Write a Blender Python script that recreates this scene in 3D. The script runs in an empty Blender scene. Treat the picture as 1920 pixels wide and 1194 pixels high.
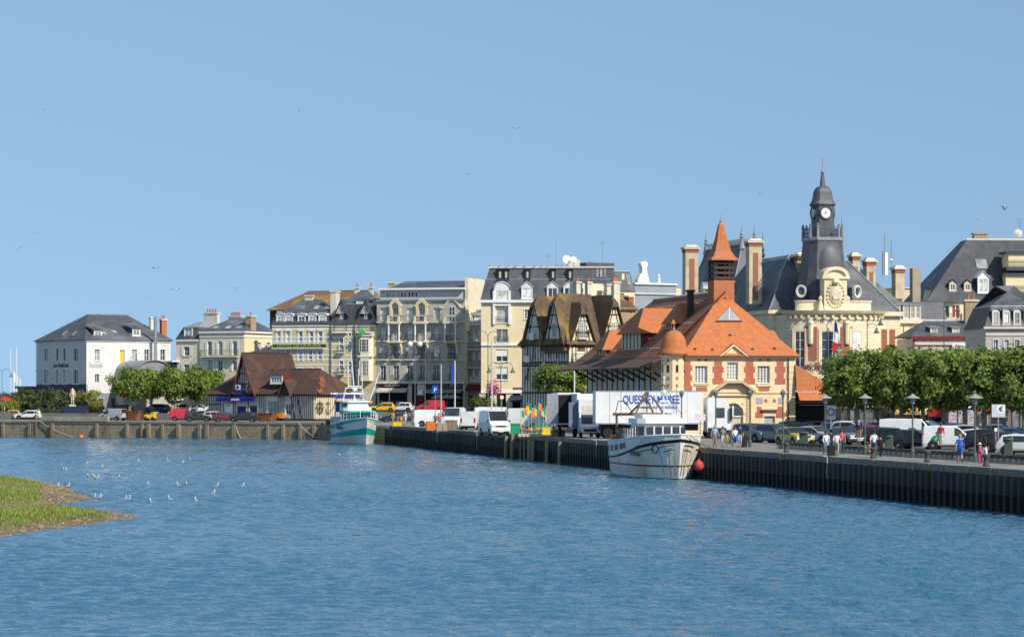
import bpy, bmesh, math, random
import numpy as np
from mathutils import Vector, Matrix
R = math.radians
random.seed(7); RNG = np.random.default_rng(7)
SC = bpy.context.scene; COL = SC.collection
# ---- frame of the place: water at z=0, quay at z=G, camera on a bridge at height EYE looking along +Y
F, EYE, G, HZ = 5000.0, 6.84, 2.45, 735.0
cam = bpy.data.cameras.new('camera'); co = bpy.data.objects.new('camera', cam); COL.objects.link(co)
co.location = (0, 0, EYE); co.rotation_euler = (R(90), 0, 0)
cam.sensor_width = 36; cam.lens = F / 1920 * 36; cam.shift_y = (HZ - 597) / 1920; cam.clip_start = 1; cam.clip_end = 20000
SC.camera = co
SC.cycles.use_denoising = False
SUN_AZ, SUN_EL = 46, 40
w = bpy.data.worlds.new('World'); SC.world = w; w.use_nodes = True
nt = w.node_tree; bg = nt.nodes['Background']
sky = nt.nodes.new('ShaderNodeTexSky'); sky.sky_type = 'NISHITA'; sky.sun_disc = False
sky.sun_elevation = R(SUN_EL); sky.sun_rotation = R(180 - SUN_AZ); sky.air_density = 0.85; sky.dust_density = 0.12; sky.ozone_density = 0.4; sky.altitude = 0
hs = nt.nodes.new('ShaderNodeHueSaturation'); hs.inputs['Saturation'].default_value = 0.98; hs.inputs['Value'].default_value = 1.0; hs.inputs['Hue'].default_value = .488
tcw = nt.nodes.new('ShaderNodeTexCoord'); mpw = nt.nodes.new('ShaderNodeMapping'); mpw.inputs['Location'].default_value = (0, 0, .23); mpw.inputs['Scale'].default_value = (1, 1, .42); nt.links.new(tcw.outputs['Generated'], mpw.inputs[0]); nt.links.new(mpw.outputs[0], sky.inputs[0])   # the whole dome leans on the clear blue above the haze line
nt.links.new(sky.outputs[0], hs.inputs['Color']); nt.links.new(hs.outputs[0], bg.inputs[0]); bg.inputs[1].default_value = 0.134
S = Vector((math.sin(R(SUN_AZ)) * math.cos(R(SUN_EL)), -math.cos(R(SUN_AZ)) * math.cos(R(SUN_EL)), math.sin(R(SUN_EL))))
sl = bpy.data.lights.new('sun', 'SUN'); so = bpy.data.objects.new('sun', sl); COL.objects.link(so)
sl.energy = 4.6; sl.angle = R(0.5); sl.color = (1, 0.93, 0.82)
so.rotation_euler = S.to_track_quat('Z', 'Y').to_euler(); so.location = (100, -100, 150)
SC.view_settings.view_transform = 'Standard'; SC.view_settings.look = 'None'; SC.view_settings.gamma = 1; SC.view_settings.exposure = 0.2

# ---------------------------------------------------------------- helpers
def PX(x, Y): return (x - 960) * Y / F
def PZ(y, Y): return EYE - (y - HZ) * Y / F
def GY(y): return F * (EYE - G) / (y - HZ)          # depth of a point of the quay seen at row y
def WY(y): return F * EYE / (y - HZ)                # depth of a point of the water
T3 = Matrix.Translation
def RZ(a): return Matrix.Rotation(a, 4, 'Z')

MATS = {}
def pm(name, c, c2=None, scale=3.0, rough=0.75, bump=0.0, bscale=None, metal=0.0, stretch=(1, 1, 1), spec=0.3, detail=4, contrast=(0.35, 0.65), rnd=0.0, coat=0, trans=0, brick=None, c3=None, scale3=0.25):
    """procedural paint: two-tone noise, a broad second stain, optional brick courses, optional bump"""
    if name in MATS: return MATS[name]
    m = bpy.data.materials.new(name); m.use_nodes = True; MATS[name] = m
    n = m.node_tree.nodes; l = m.node_tree.links; p = n['Principled BSDF']
    p.inputs['Roughness'].default_value = rough; p.inputs['Metallic'].default_value = metal; p.inputs['Specular IOR Level'].default_value = spec
    if coat: p.inputs['Coat Weight'].default_value = coat; p.inputs['Coat Roughness'].default_value = 0.08
    c2 = c2 or tuple(v * 0.82 for v in c)
    tc = n.new('ShaderNodeTexCoord'); mp = n.new('ShaderNodeMapping'); mp.inputs['Scale'].default_value = stretch
    l.new(tc.outputs['Object'], mp.inputs[0])
    nz = n.new('ShaderNodeTexNoise'); nz.inputs['Scale'].default_value = scale; nz.inputs['Detail'].default_value = detail
    l.new(mp.outputs[0], nz.inputs['Vector'])
    mr = n.new('ShaderNodeMapRange'); mr.inputs[1].default_value = contrast[0]; mr.inputs[2].default_value = contrast[1]; l.new(nz.outputs['Fac'], mr.inputs[0])
    mx = n.new('ShaderNodeMix'); mx.data_type = 'RGBA'; l.new(mr.outputs[0], mx.inputs[0])
    mx.inputs[6].default_value = (*c, 1); mx.inputs[7].default_value = (*c2, 1); out = mx.outputs[2]
    if c3:
        n3 = n.new('ShaderNodeTexNoise'); n3.inputs['Scale'].default_value = scale3; n3.inputs['Detail'].default_value = 6; l.new(tc.outputs['Object'], n3.inputs['Vector'])
        r3 = n.new('ShaderNodeMapRange'); r3.inputs[1].default_value = 0.5; r3.inputs[2].default_value = 0.66; l.new(n3.outputs['Fac'], r3.inputs[0])
        m3 = n.new('ShaderNodeMix'); m3.data_type = 'RGBA'; l.new(r3.outputs[0], m3.inputs[0]); l.new(out, m3.inputs[6]); m3.inputs[7].default_value = (*c3, 1); out = m3.outputs[2]
    if brick:   # (width, height, mortar colour, mix)  courses run along x+y horizontally, z up
        sx = n.new('ShaderNodeSeparateXYZ'); l.new(tc.outputs['Object'], sx.inputs[0])
        ad = n.new('ShaderNodeMath'); l.new(sx.outputs[0], ad.inputs[0]); l.new(sx.outputs[1], ad.inputs[1])
        cb = n.new('ShaderNodeCombineXYZ'); l.new(ad.outputs[0], cb.inputs[0]); l.new(sx.outputs[2], cb.inputs[1])
        bt = n.new('ShaderNodeTexBrick'); l.new(cb.outputs[0], bt.inputs['Vector']); bt.inputs['Scale'].default_value = 1
        bt.inputs['Brick Width'].default_value = brick[0]; bt.inputs['Row Height'].default_value = brick[1]; bt.inputs['Mortar Size'].default_value = brick[1] * 0.09
        bt.inputs['Color1'].default_value = (1, 1, 1, 1); bt.inputs['Color2'].default_value = (0.8, 0.8, 0.8, 1); bt.inputs['Mortar'].default_value = (*brick[2], 1)
        mb_ = n.new('ShaderNodeMix'); mb_.data_type = 'RGBA'; mb_.blend_type = 'MULTIPLY'; mb_.inputs[0].default_value = brick[3]
        l.new(out, mb_.inputs[6]); l.new(bt.outputs['Color'], mb_.inputs[7]); out = mb_.outputs[2]
    if rnd:
        oi = n.new('ShaderNodeObjectInfo'); mrr = n.new('ShaderNodeMapRange'); mrr.inputs[3].default_value = 1 - rnd; mrr.inputs[4].default_value = 1 + rnd; l.new(oi.outputs['Random'], mrr.inputs[0])
        mm = n.new('ShaderNodeMix'); mm.data_type = 'RGBA'; mm.blend_type = 'MULTIPLY'; mm.inputs[0].default_value = 1; l.new(out, mm.inputs[6]); l.new(mrr.outputs[0], mm.inputs[7]); out = mm.outputs[2]
    l.new(out, p.inputs['Base Color'])
    if bump:
        b = n.new('ShaderNodeBump'); b.inputs['Strength'].default_value = bump; b.inputs['Distance'].default_value = 0.05
        n2 = n.new('ShaderNodeTexNoise'); n2.inputs['Scale'].default_value = bscale or scale * 4; n2.inputs['Detail'].default_value = 3
        l.new(mp.outputs[0], n2.inputs['Vector']); l.new(n2.outputs['Fac'], b.inputs['Height']); l.new(b.outputs[0], p.inputs['Normal'])
    if trans:
        p.inputs['Transmission Weight'].default_value = trans
    return m

def glassy(name, c, rough=0.06):
    m = pm(name, c, tuple(v * 2.2 for v in c), scale=0.9, rough=rough, spec=0.6, rnd=0.5)
    return m

class MB:
    """collects polygons; obj() links them as one mesh object"""
    def __init__(s): s.v = []; s.f = []; s.m = []
    def poly(s, pts, m=0):
        i = len(s.v); s.v += [tuple(p) for p in pts]; s.f.append(tuple(range(i, i + len(pts)))); s.m.append(m); return s
    def box(s, x0, y0, z0, x1, y1, z1, m=0):
        i = len(s.v); s.v += [(x0, y0, z0), (x1, y0, z0), (x1, y1, z0), (x0, y1, z0), (x0, y0, z1), (x1, y0, z1), (x1, y1, z1), (x0, y1, z1)]
        for q in ((0, 3, 2, 1), (4, 5, 6, 7), (0, 1, 5, 4), (1, 2, 6, 5), (2, 3, 7, 6), (3, 0, 4, 7)): s.f.append(tuple(i + k for k in q)); s.m.append(m)
        return s
    def tube(s, p, q, r1, r2=None, n=6, m=0, cap=True):
        r2 = r1 if r2 is None else r2; p = Vector(p); q = Vector(q); d = q - p
        if d.length < 1e-6: return s
        z = d.normalized(); a = z.orthogonal().normalized(); b = z.cross(a); i = len(s.v)
        for c, r in ((p, r1), (q, r2)):
            for k in range(n):
                t = 2 * math.pi * k / n; s.v.append(tuple(c + a * (r * math.cos(t)) + b * (r * math.sin(t))))
        for k in range(n): s.f.append((i + k, i + (k + 1) % n, i + n + (k + 1) % n, i + n + k)); s.m.append(m)
        if cap: s.f.append(tuple(i + n - 1 - k for k in range(n))); s.m.append(m); s.f.append(tuple(i + n + k for k in range(n))); s.m.append(m)
        return s
    def path(s, pts, r, n=5, m=0):
        for a, b in zip(pts, pts[1:]): s.tube(a, b, r, r, n, m)
        return s
    def lathe(s, prof, c=(0, 0, 0), n=12, m=0, sx=1, sy=1, a0=0, a1=2 * math.pi, rot=0):
        """prof: (r,z) list"""
        full = abs(a1 - a0 - 2 * math.pi) < 1e-6; k = n if full else n + 1; i = len(s.v)
        for r, z in prof:
            for j in range(k):
                t = a0 + (a1 - a0) * j / n + rot; s.v.append((c[0] + sx * r * math.cos(t), c[1] + sy * r * math.sin(t), c[2] + z))
        for a in range(len(prof) - 1):
            for j in range(n):
                j2 = (j + 1) % k; s.f.append((i + a * k + j, i + a * k + j2, i + (a + 1) * k + j2, i + (a + 1) * k + j)); s.m.append(m)
        if full:
            if prof[0][0] > 1e-4 and abs(prof[0][1] - prof[1][1]) > 1e-6: s.f.append(tuple(i + k - 1 - j for j in range(k))); s.m.append(m)
            if prof[-1][0] > 1e-4 and abs(prof[-1][1] - prof[-2][1]) > 1e-6: s.f.append(tuple(i + (len(prof) - 1) * k + j for j in range(k))); s.m.append(m)
        return s
    def extr(s, pts, off, m=0):
        """closed polygon pts pushed by vector off"""
        n = len(pts); a = [Vector(p) for p in pts]; b = [p + Vector(off) for p in a]
        s.poly(a, m); s.poly(list(reversed(b)), m)
        for k in range(n): s.poly([a[k], b[k], b[(k + 1) % n], a[(k + 1) % n]], m)
        return s
    def xf(s, M, start=0):
        s.v[start:] = [tuple(M @ Vector(p)) for p in s.v[start:]]; return s
    def mesh(s, name, mats, smooth=False):
        me = bpy.data.meshes.new(name); me.from_pydata(s.v, [], s.f)
        for mt in (mats if isinstance(mats, (list, tuple)) else [mats]): me.materials.append(mt)
        if any(s.m): me.polygons.foreach_set('material_index', s.m)
        if smooth: me.polygons.foreach_set('use_smooth', [True] * len(s.f))
        me.update(); return me
    def obj(s, name, mats, parent=None, smooth=False, M=None):
        return inst(s.mesh(name, mats, smooth), name, parent, M)

def inst(me, name, parent=None, M=None):
    o = bpy.data.objects.new(name, me); COL.objects.link(o); o.parent = parent
    if M is not None: o.matrix_basis = M
    return o
def recol(o, *mats):
    for i, m in enumerate(mats):
        if m is not None: o.material_slots[i].link = 'OBJECT'; o.material_slots[i].material = m
    return o
def tag(o, label, cat, group=None):
    o['label'] = label; o['category'] = cat
    if group: o['group'] = group
    return o
def thing(name, label, cat, loc=(0, 0, 0), rz=0, group=None):
    o = bpy.data.objects.new(name, None); COL.objects.link(o); o.location = loc; o.rotation_euler = (0, 0, rz); o.empty_display_size = 0.3
    return tag(o, label, cat, group)
def struct(o, kind='structure'): o['kind'] = kind; return o
CACHE = {}
def cached(key, fn):
    if key not in CACHE: CACHE[key] = fn()
    return CACHE[key]
def smooth_by_angle(me): pass

# unit cube (centred) used for beams, shutters, bricks
def unit_box(mat): return cached(('ub', mat.name), lambda: MB().box(-.5, -.5, -.5, .5, .5, .5).mesh('unit_piece', mat))
def piece(name, parent, mat, c, size, M=None, ang=0):
    """box piece: centre c, size, turned by ang about y (in a facade plane), in frame M"""
    L = T3(c) @ Matrix.Rotation(-ang, 4, 'Y') @ Matrix.Diagonal((*size, 1))
    return inst(unit_box(mat), name, parent, (M @ L) if M is not None else L)

def text_mesh(s, size, mat, ext=0.012, bold=0.0, shear=0.0):
    def make():
        cu = bpy.data.curves.new('lettering', 'FONT'); cu.body = s; cu.size = size; cu.extrude = ext; cu.offset = bold; cu.align_x = 'CENTER'; cu.shear = shear; cu.resolution_u = 3
        o = bpy.data.objects.new('tmp', cu); COL.objects.link(o); dg = bpy.context.evaluated_depsgraph_get()
        me = bpy.data.meshes.new_from_object(o.evaluated_get(dg)); bpy.data.objects.remove(o); me.materials.clear(); me.materials.append(mat); return me
    return cached(('tx', s, size, mat.name, bold, shear), make)
def lettering(parent, s, size, mat, M, width=None, bold=0.0, shear=0.0, name='lettering'):
    """text standing in the xz plane of frame M, facing -y"""
    me = text_mesh(s, size, mat, bold=bold, shear=shear); k = 1
    if width:
        xs = [v.co.x for v in me.vertices]; k = width / (max(xs) - min(xs))
    return inst(me, name, parent, M @ Matrix.Rotation(R(90), 4, 'X') @ Matrix.Diagonal((k, 1, 1, 1)))

# ---------------------------------------------------------------- materials
WHITE = pm('white_paint', (.78, .77, .74), (.68, .67, .63), 2.5, .55)
WHITE2 = pm('bright_white_paint', (.82, .82, .80), (.76, .76, .74), 1.5, .45)
CREAM = pm('cream_render', (.80, .66, .42), (.74, .60, .37), .7, .8)
CREAM2 = pm('pale_cream_render', (.76, .68, .50), (.68, .60, .43), .8, .8)
YELLOWR = pm('yellow_ochre_render', (.62, .53, .30), (.55, .46, .26), .8, .8)
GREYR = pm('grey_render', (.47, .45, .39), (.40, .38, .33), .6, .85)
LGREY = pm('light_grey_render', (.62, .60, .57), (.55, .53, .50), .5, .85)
STONE = pm('cream_limestone', (.80, .70, .48), (.70, .59, .39), 1.6, .85, c3=(.64, .54, .36), scale3=.5)
STONEB = pm('coursed_limestone', (.82, .72, .50), (.74, .63, .43), 1.6, .85, brick=(1.1, .42, (.5, .45, .36), .45))
PALESTONE = pm('pale_stone', (.66, .62, .52), (.54, .50, .42), 2, .85)
BRICK = pm('red_brick', (.42, .13, .07), (.33, .10, .055), 5, .85, brick=(.22, .075, (.75, .72, .66), .6))
BRICKO = pm('orange_brick', (.55, .20, .09), (.42, .14, .06), 5, .85, brick=(.22, .075, (.8, .74, .66), .6))
BRICKT = pm('tan_brick', (.45, .33, .20), (.34, .24, .14), 4, .85, brick=(.22, .08, (.8, .76, .7), .6))
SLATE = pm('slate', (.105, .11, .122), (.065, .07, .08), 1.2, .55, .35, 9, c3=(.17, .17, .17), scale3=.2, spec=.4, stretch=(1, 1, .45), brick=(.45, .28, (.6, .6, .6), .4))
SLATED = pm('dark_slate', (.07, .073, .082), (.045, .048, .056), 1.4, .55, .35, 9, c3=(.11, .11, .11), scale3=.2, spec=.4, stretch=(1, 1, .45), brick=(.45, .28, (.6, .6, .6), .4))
ZINC = pm('zinc', (.30, .32, .34), (.22, .235, .25), 1.5, .45, spec=.5, metal=.2)
TILE = pm('orange_roof_tiles', (.56, .19, .065), (.46, .145, .05), 2.2, .8, .4, 10, c3=(.45, .17, .08), scale3=.35, brick=(.32, .24, (.62, .58, .55), .5))
TILED = pm('brown_roof_tiles', (.36, .135, .07), (.27, .10, .055), 2.0, .8, .4, 10, c3=(.40, .165, .085), scale3=.4, brick=(.32, .24, (.62, .58, .55), .5))
TILEB = pm('old_brown_tiles', (.088, .05, .04), (.062, .036, .03), 2.4, .85, .5, 9, c3=(.13, .062, .042), scale3=.5, brick=(.32, .26, (.6, .58, .55), .5))
LICHEN = pm('lichen_tiles', (.14, .092, .055), (.085, .056, .04), 2.0, .9, .5, 9, c3=(.32, .195, .045), scale3=.28)
LICHENB = pm('brown_lichen_tiles', (.20, .12, .07), (.15, .09, .055), 1.6, .9, .4, 9, c3=(.44, .25, .05), scale3=.12)
IRON = pm('black_iron', (.035, .035, .037), None, 3, .5)
GREYIRON = pm('grey_iron', (.15, .16, .165), None, 3, .5)
GREENP = pm('dark_green_paint', (.035, .09, .065), (.05, .11, .08), 3, .45)
GREENI = pm('green_iron', (.10, .16, .11), None, 3, .5)
TIMBER = pm('dark_timber', (.035, .028, .025), (.055, .042, .035), 4, .75)
REDTIMBER = pm('red_painted_timber', (.20, .028, .028), (.15, .022, .022), 4, .6)
INFILL = pm('white_infill', (.70, .66, .57), (.60, .56, .48), 1.5, .85)
INFILLC = pm('cream_infill', (.74, .64, .44), (.66, .56, .38), 1.5, .85)
WOOD = pm('weathered_wood', (.27, .21, .14), (.17, .13, .09), 6, .85, .3, stretch=(1, 1, .2))
SHUT = pm('white_shutter', (.74, .74, .72), (.62, .62, .61), 1, .6, stretch=(.1, .1, 14))
GLASS = glassy('window_glass', (.022, .028, .036))
GLASSL = glassy('curtained_glass', (.20, .20, .19), .15)
GLASSW = glassy('net_curtain_glass', (.42, .41, .37), .25)
CARGLASS = glassy('car_glass', (.018, .022, .028), .04)
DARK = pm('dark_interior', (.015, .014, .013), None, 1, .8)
NAVY = pm('navy_panel', (.018, .02, .055), None, 2, .5)
BLUESIGN = pm('sign_blue', (.02, .07, .42), None, 2, .4)
BLACKP = pm('black_plastic', (.02, .02, .021), None, 3, .55)
RUBBER = pm('tyre_rubber', (.018, .018, .018), None, 3, .8)
ALLOY = pm('alloy', (.50, .51, .53), (.35, .36, .37), 6, .3, metal=.7)
CHROME = pm('galvanised_steel', (.48, .49, .5), (.38, .39, .4), 4, .35, metal=.6)
RED = pm('red_paint', (.55, .03, .025), None, 2, .4)
ORANGE = pm('orange_paint', (.75, .20, .03), None, 2, .5)
YELLOW = pm('yellow_plastic', (.80, .52, .02), None, 2, .5)
GREENPL = pm('green_plastic', (.015, .32, .17), None, 2, .5)
MAROON = pm('maroon_canvas', (.16, .012, .018), None, 2, .8)
CONC = pm('concrete', (.33, .31, .275), (.24, .225, .20), 1.2, .9, .2)
ROPE = pm('pale_rope', (.50, .47, .38), None, 8, .9)
ROPEG = pm('green_rope', (.25, .55, .42), None, 8, .9)
ROPED = pm('dark_rope', (.08, .07, .055), None, 8, .9)

# ---------------------------------------------------------------- facades
class Bld:
    """a building: Empty at the left foot of its front; local x along the front, y into the house"""
    def __init__(s, name, label, cat, x0, Y0, x1, Y1, D=12, group=None, base=G):
        p = Vector((PX(x0, Y0), Y0, base)); q = Vector((PX(x1, Y1), Y1, base)); s.base = base
        s.W = (q - p).length; s.D = D; s.ang = math.atan2(q.y - p.y, q.x - p.x)
        s.root = thing(name, label, cat, p, s.ang, group); s.mw = T3(p) @ RZ(s.ang)
        s.front = Face(s, 0, 0, 0, s.W); s.left = Face(s, 0, D, R(-90), D); s.right = Face(s, s.W, 0, R(90), D)
    def lx(s, px, y=0):     # local x of the point at depth-into-house y seen at column px
        return Face(s, 0, y, 0, s.W).u(px)
    def z(s, py, x=0, y=0): # height above the ground of the local point seen at row py
        P = s.mw @ Vector((x, y, 0)); return PZ(py, P.y) - s.base
    def part(s, name, mb, mats, smooth=False, parent=None): return mb.obj(name, mats, parent or s.root, smooth)

class Face:
    def __init__(s, B, ox, oy, ang, W):
        s.B = B; s.M = T3((ox, oy, 0)) @ RZ(ang); s.W = W; s.wm = B.mw @ s.M; s.wins = []; s.holes = []
        s.p0 = s.wm @ Vector((0, 0, 0)); s.d = s.wm.to_3x3() @ Vector((1, 0, 0))
    def u(s, px):
        k = (px - 960) / F; return (k * s.p0.y - s.p0.x) / (s.d.x - k * s.d.y)
    def h(s, py, u=0): return PZ(py, s.p0.y + u * s.d.y) - s.B.base
    def win(s, px, y0, y1, wpx, **st):
        u = s.u(px); s.wm_add(u, s.h(y1, u), abs(s.u(px + wpx / 2) - s.u(px - wpx / 2)), s.h(y0, u) - s.h(y1, u), **st)
    def wm_add(s, u, z, w, h, **st): s.wins.append((u, z, w, h, st)); s.holes.append((u - w / 2, z, u + w / 2, z + h))
    def wall(s, Ht, mat, z0=0, name='wall', t=0.3, u0=0, u1=None):
        u1 = s.W if u1 is None else u1; mb = MB()
        hs_ = [h for h in s.holes if h[2] > u0 and h[0] < u1 and h[3] > z0 and h[1] < Ht]
        xs = sorted({u0, u1} | {min(max(v, u0), u1) for h in hs_ for v in (h[0], h[2])}); zs = sorted({z0, Ht} | {min(max(v, z0), Ht) for h in hs_ for v in (h[1], h[3])})
        for a, b in zip(xs, xs[1:]):
            for c, d in zip(zs, zs[1:]):
                if b - a < 1e-5 or d - c < 1e-5: continue
                mx, mz = (a + b) / 2, (c + d) / 2
                if any(h[0] < mx < h[2] and h[1] < mz < h[3] for h in hs_): continue
                mb.poly([(a, 0, c), (b, 0, c), (b, 0, d), (a, 0, d)])
        for a, c, b, d in hs_:
            a, b = max(a, u0), min(b, u1); c, d = max(c, z0), min(d, Ht)
            mb.poly([(a, 0, c), (a, t, c), (b, t, c), (b, 0, c)]); mb.poly([(a, 0, d), (b, 0, d), (b, t, d), (a, t, d)])
            mb.poly([(a, 0, c), (a, 0, d), (a, t, d), (a, t, c)]); mb.poly([(b, 0, c), (b, t, c), (b, t, d), (b, 0, d)])
        o = mb.obj(name, mat, s.B.root, M=s.M)
        for wn in s.wins: window(s.B.root, s.M, *wn[:4], **wn[4])
        s.wins = []; s.holes = []
        return o
    def band(s, z0, z1, mat, out=0.12, name='string_course', u0=0, u1=None, back=0.02):
        return MB().box(u0, -out, z0, s.W if u1 is None else u1, back, z1).obj(name, mat, s.B.root, M=s.M)
    def poly(s, name, pts, mat, y=-0.02, t=0.1, parent=None):
        return MB().extr([(a, y, b) for a, b in pts], (0, t, 0)).obj(name, mat, parent or s.B.root, M=s.M)
    def beam(s, a, b, w, mat, out=0.05, name='timber_beam'):
        d = Vector((b[0] - a[0], b[1] - a[1])); L = d.length; ang = math.atan2(d.y, d.x)
        return piece(name, s.B.root, mat, ((a[0] + b[0]) / 2, -out / 2 + .005 * random.random(), (a[1] + b[1]) / 2), (L, out, w), s.M, ang)
    def awning(s, u0, u1, z, out, drop, mat, name='awning', valance=.3):
        mb = MB().poly([(u0, -.03, z), (u1, -.03, z), (u1, -out, z - drop), (u0, -out, z - drop)]).poly([(u0, -out, z - drop), (u1, -out, z - drop), (u1, -out, z - drop - valance), (u0, -out, z - drop - valance)])
        for u in (u0, u1): mb.poly([(u, -.03, z), (u, -out, z - drop), (u, -out, z - drop - valance)])
        return mb.obj(name, mat, s.B.root, M=s.M)
    def text(s, t, u, z, size, mat, width=None, out=.03, bold=0, shear=0, parent=None):
        return lettering(parent or s.B.root, t, size, mat, s.M @ T3((u, -out, z)), width, bold, shear)

def win_frame(w, h, cols, rows, fm, rec, arch):
    def make():
        mb = MB(); t = .07; y0, y1 = rec, rec + .06
        for a in (-w / 2, w / 2 - t): mb.box(a, y0, 0, a + t, y1, h)
        for b in (0, h - t): mb.box(-w / 2 + t, y0 + .002, b, w / 2 - t, y1, b + t)
        for k in range(1, cols): x = -w / 2 + w * k / cols; mb.box(x - .045, y0 - .01, t, x + .045, y1, h - t)
        for k in range(1, rows): z = h * k / rows; mb.box(-w / 2 + t, y0 + .012, z - .022, w / 2 - t, y1, z + .022)
        if arch:
            n = 8
            for k in range(n):   # spandrels that round the head of the opening
                t0, t1 = math.pi * k / n, math.pi * (k + 1) / n; r = w / 2
                mb.poly([(r * math.cos(t0), y0 - .02, h - r + r * math.sin(t0)), (r * math.cos(t1), y0 - .02, h - r + r * math.sin(t1)), (r * math.cos(t1), y0 - .02, h + .01), (r * math.cos(t0), y0 - .02, h + .01)])
        return mb.mesh('window', fm)
    return cached(('wf', round(w, 2), round(h, 2), cols, rows, fm.name, rec, arch), make)
def rail_mesh(w, h, d, mat, step=.16, bar=.014):
    def make():
        mb = MB(); mb.box(-w / 2, -d - .02, h - .05, w / 2, -d + .03, h); mb.box(-w / 2, -d, .06, w / 2, -d + .02, .1)
        n = max(2, int(w / step))
        for k in range(n + 1): x = -w / 2 + w * k / n; mb.box(x - bar, -d, 0, x + bar, -d + .02, h - .05)
        if d > .2:
            for sx in (-1, 1):
                x = sx * w / 2; mb.box(x - .02, -d, h - .05, x + .02, 0, h); mb.box(x - .015, -d, .06, x + .015, 0, .1)
                m = max(1, int(d / step))
                for k in range(m): y = -d + d * k / m; mb.box(x - bar, y, 0, x + bar, y + .02, h)
        return mb.mesh('railing', mat)
    return cached(('rl', round(w, 2), round(h, 2), round(d, 2), mat.name, step), make)
def window(root, M, u, z, w, h, frame=None, cols=2, rows=2, sill=None, sur=None, shut=None, balc=None, bd=.35, rec=.15, glass=None, lint=None, arch=False, bw=None, blind=None, bh=.95, slab=None, sw=.12):
    fm = frame or WHITE; w = round(w, 2); h = round(h, 2); L = M @ T3((u, 0, z))
    o = inst(win_frame(w, h, cols, rows, fm, rec, arch), 'window', root, L)
    gl = glass or random.choice((GLASS, GLASS, GLASSL))
    inst(cached(('gp', w, h, gl.name, rec), lambda: MB().box(-w / 2 + .02, rec + .03, .02, w / 2 - .02, rec + .05, h - .02).mesh('pane', gl)), 'pane', o)
    if blind: inst(cached(('bl', w, h, blind.name), lambda: MB().box(-w / 2 + .03, rec - .03, h * .45, w / 2 - .03, rec, h - .03).mesh('blind', blind)), 'blind', o)
    if sill: inst(cached(('si', w, sill.name), lambda: MB().box(-w / 2 - .1, -.12, -.12, w / 2 + .1, .1, -.003).mesh('sill', sill)), 'sill', o)
    if sur:
        def ms():
            mb = MB(); b = sw
            mb.box(-w / 2 - b, -.06, -.0, -w / 2 - .002, .04, h + b); mb.box(w / 2 + .002, -.06, 0, w / 2 + b, .04, h + b); mb.box(-w / 2 - .002, -.062, h + .002, w / 2 + .002, .04, h + b)
            return mb.mesh('surround', sur)
        inst(cached(('su', w, h, sur.name, sw), ms), 'surround', o)
    if lint: inst(cached(('li', w, lint.name), lambda: MB().box(-w / 2 - .25, -.2, .12, w / 2 + .25, .02, .3).mesh('lintel', lint)), 'lintel', o, T3((0, 0, h)))
    if shut:
        for sx in (-1, 1):
            piece('shutter', root, shut, (sx * (w / 2 + w / 4 + .04), -.04 - .01 * random.random(), h / 2), (w / 2, .05, h * .98), L)
    if balc:
        W2 = bw or w + .4
        if bd > .2:
            b = inst(cached(('bs', round(W2, 2), bd, (slab or PALESTONE).name), lambda: MB().box(-W2 / 2 - .06, -bd - .06, -.2, W2 / 2 + .06, .02, -.02).mesh('balcony', slab or PALESTONE)), 'balcony', root, L)
            inst(rail_mesh(W2, bh, bd, balc), 'railing', b)
        else: inst(rail_mesh(W2, bh, bd, balc), 'railing', root, L)
    return o

def hip(B, x0, y0, x1, y1, z0, z1, a, b, mat, name='roof', axis='x', ov=.35, lip=.12, parent=None):
    """hip roof over a rectangle; ridge along axis, ends set in by a and b (0 = gable)"""
    x0 -= ov; x1 += ov; y0 -= ov; y1 += ov
    if axis == 'x': ym = (y0 + y1) / 2; r0, r1 = (x0 + a, ym, z1), (x1 - b, ym, z1)
    else: xm = (x0 + x1) / 2; r0, r1 = (xm, y0 + a, z1), (xm, y1 - b, z1)
    A, Bq, C, Dq = (x0, y0, z0), (x1, y0, z0), (x1, y1, z0), (x0, y1, z0); mb = MB()
    if axis == 'x': mb.poly([A, Bq, r1, r0]); mb.poly([Bq, C, r1]); mb.poly([C, Dq, r0, r1]); mb.poly([Dq, A, r0])
    else: mb.poly([A, Bq, r0]); mb.poly([Bq, C, r1, r0]); mb.poly([C, Dq, r1]); mb.poly([Dq, A, r0, r1])
    mb.box(x0 + .01, y0 + .01, z0 - lip, x1 - .01, y1 - .01, z0 - .004)
    o = mb.obj(name, mat, parent or B.root)
    rd = MB().tube(Vector(r0) + Vector((0, 0, .03)), Vector(r1) + Vector((0, 0, .03)), .11, .11, 6).obj('ridge', ZINC if 'slate' in mat.name else mat, o)
    return o
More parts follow.
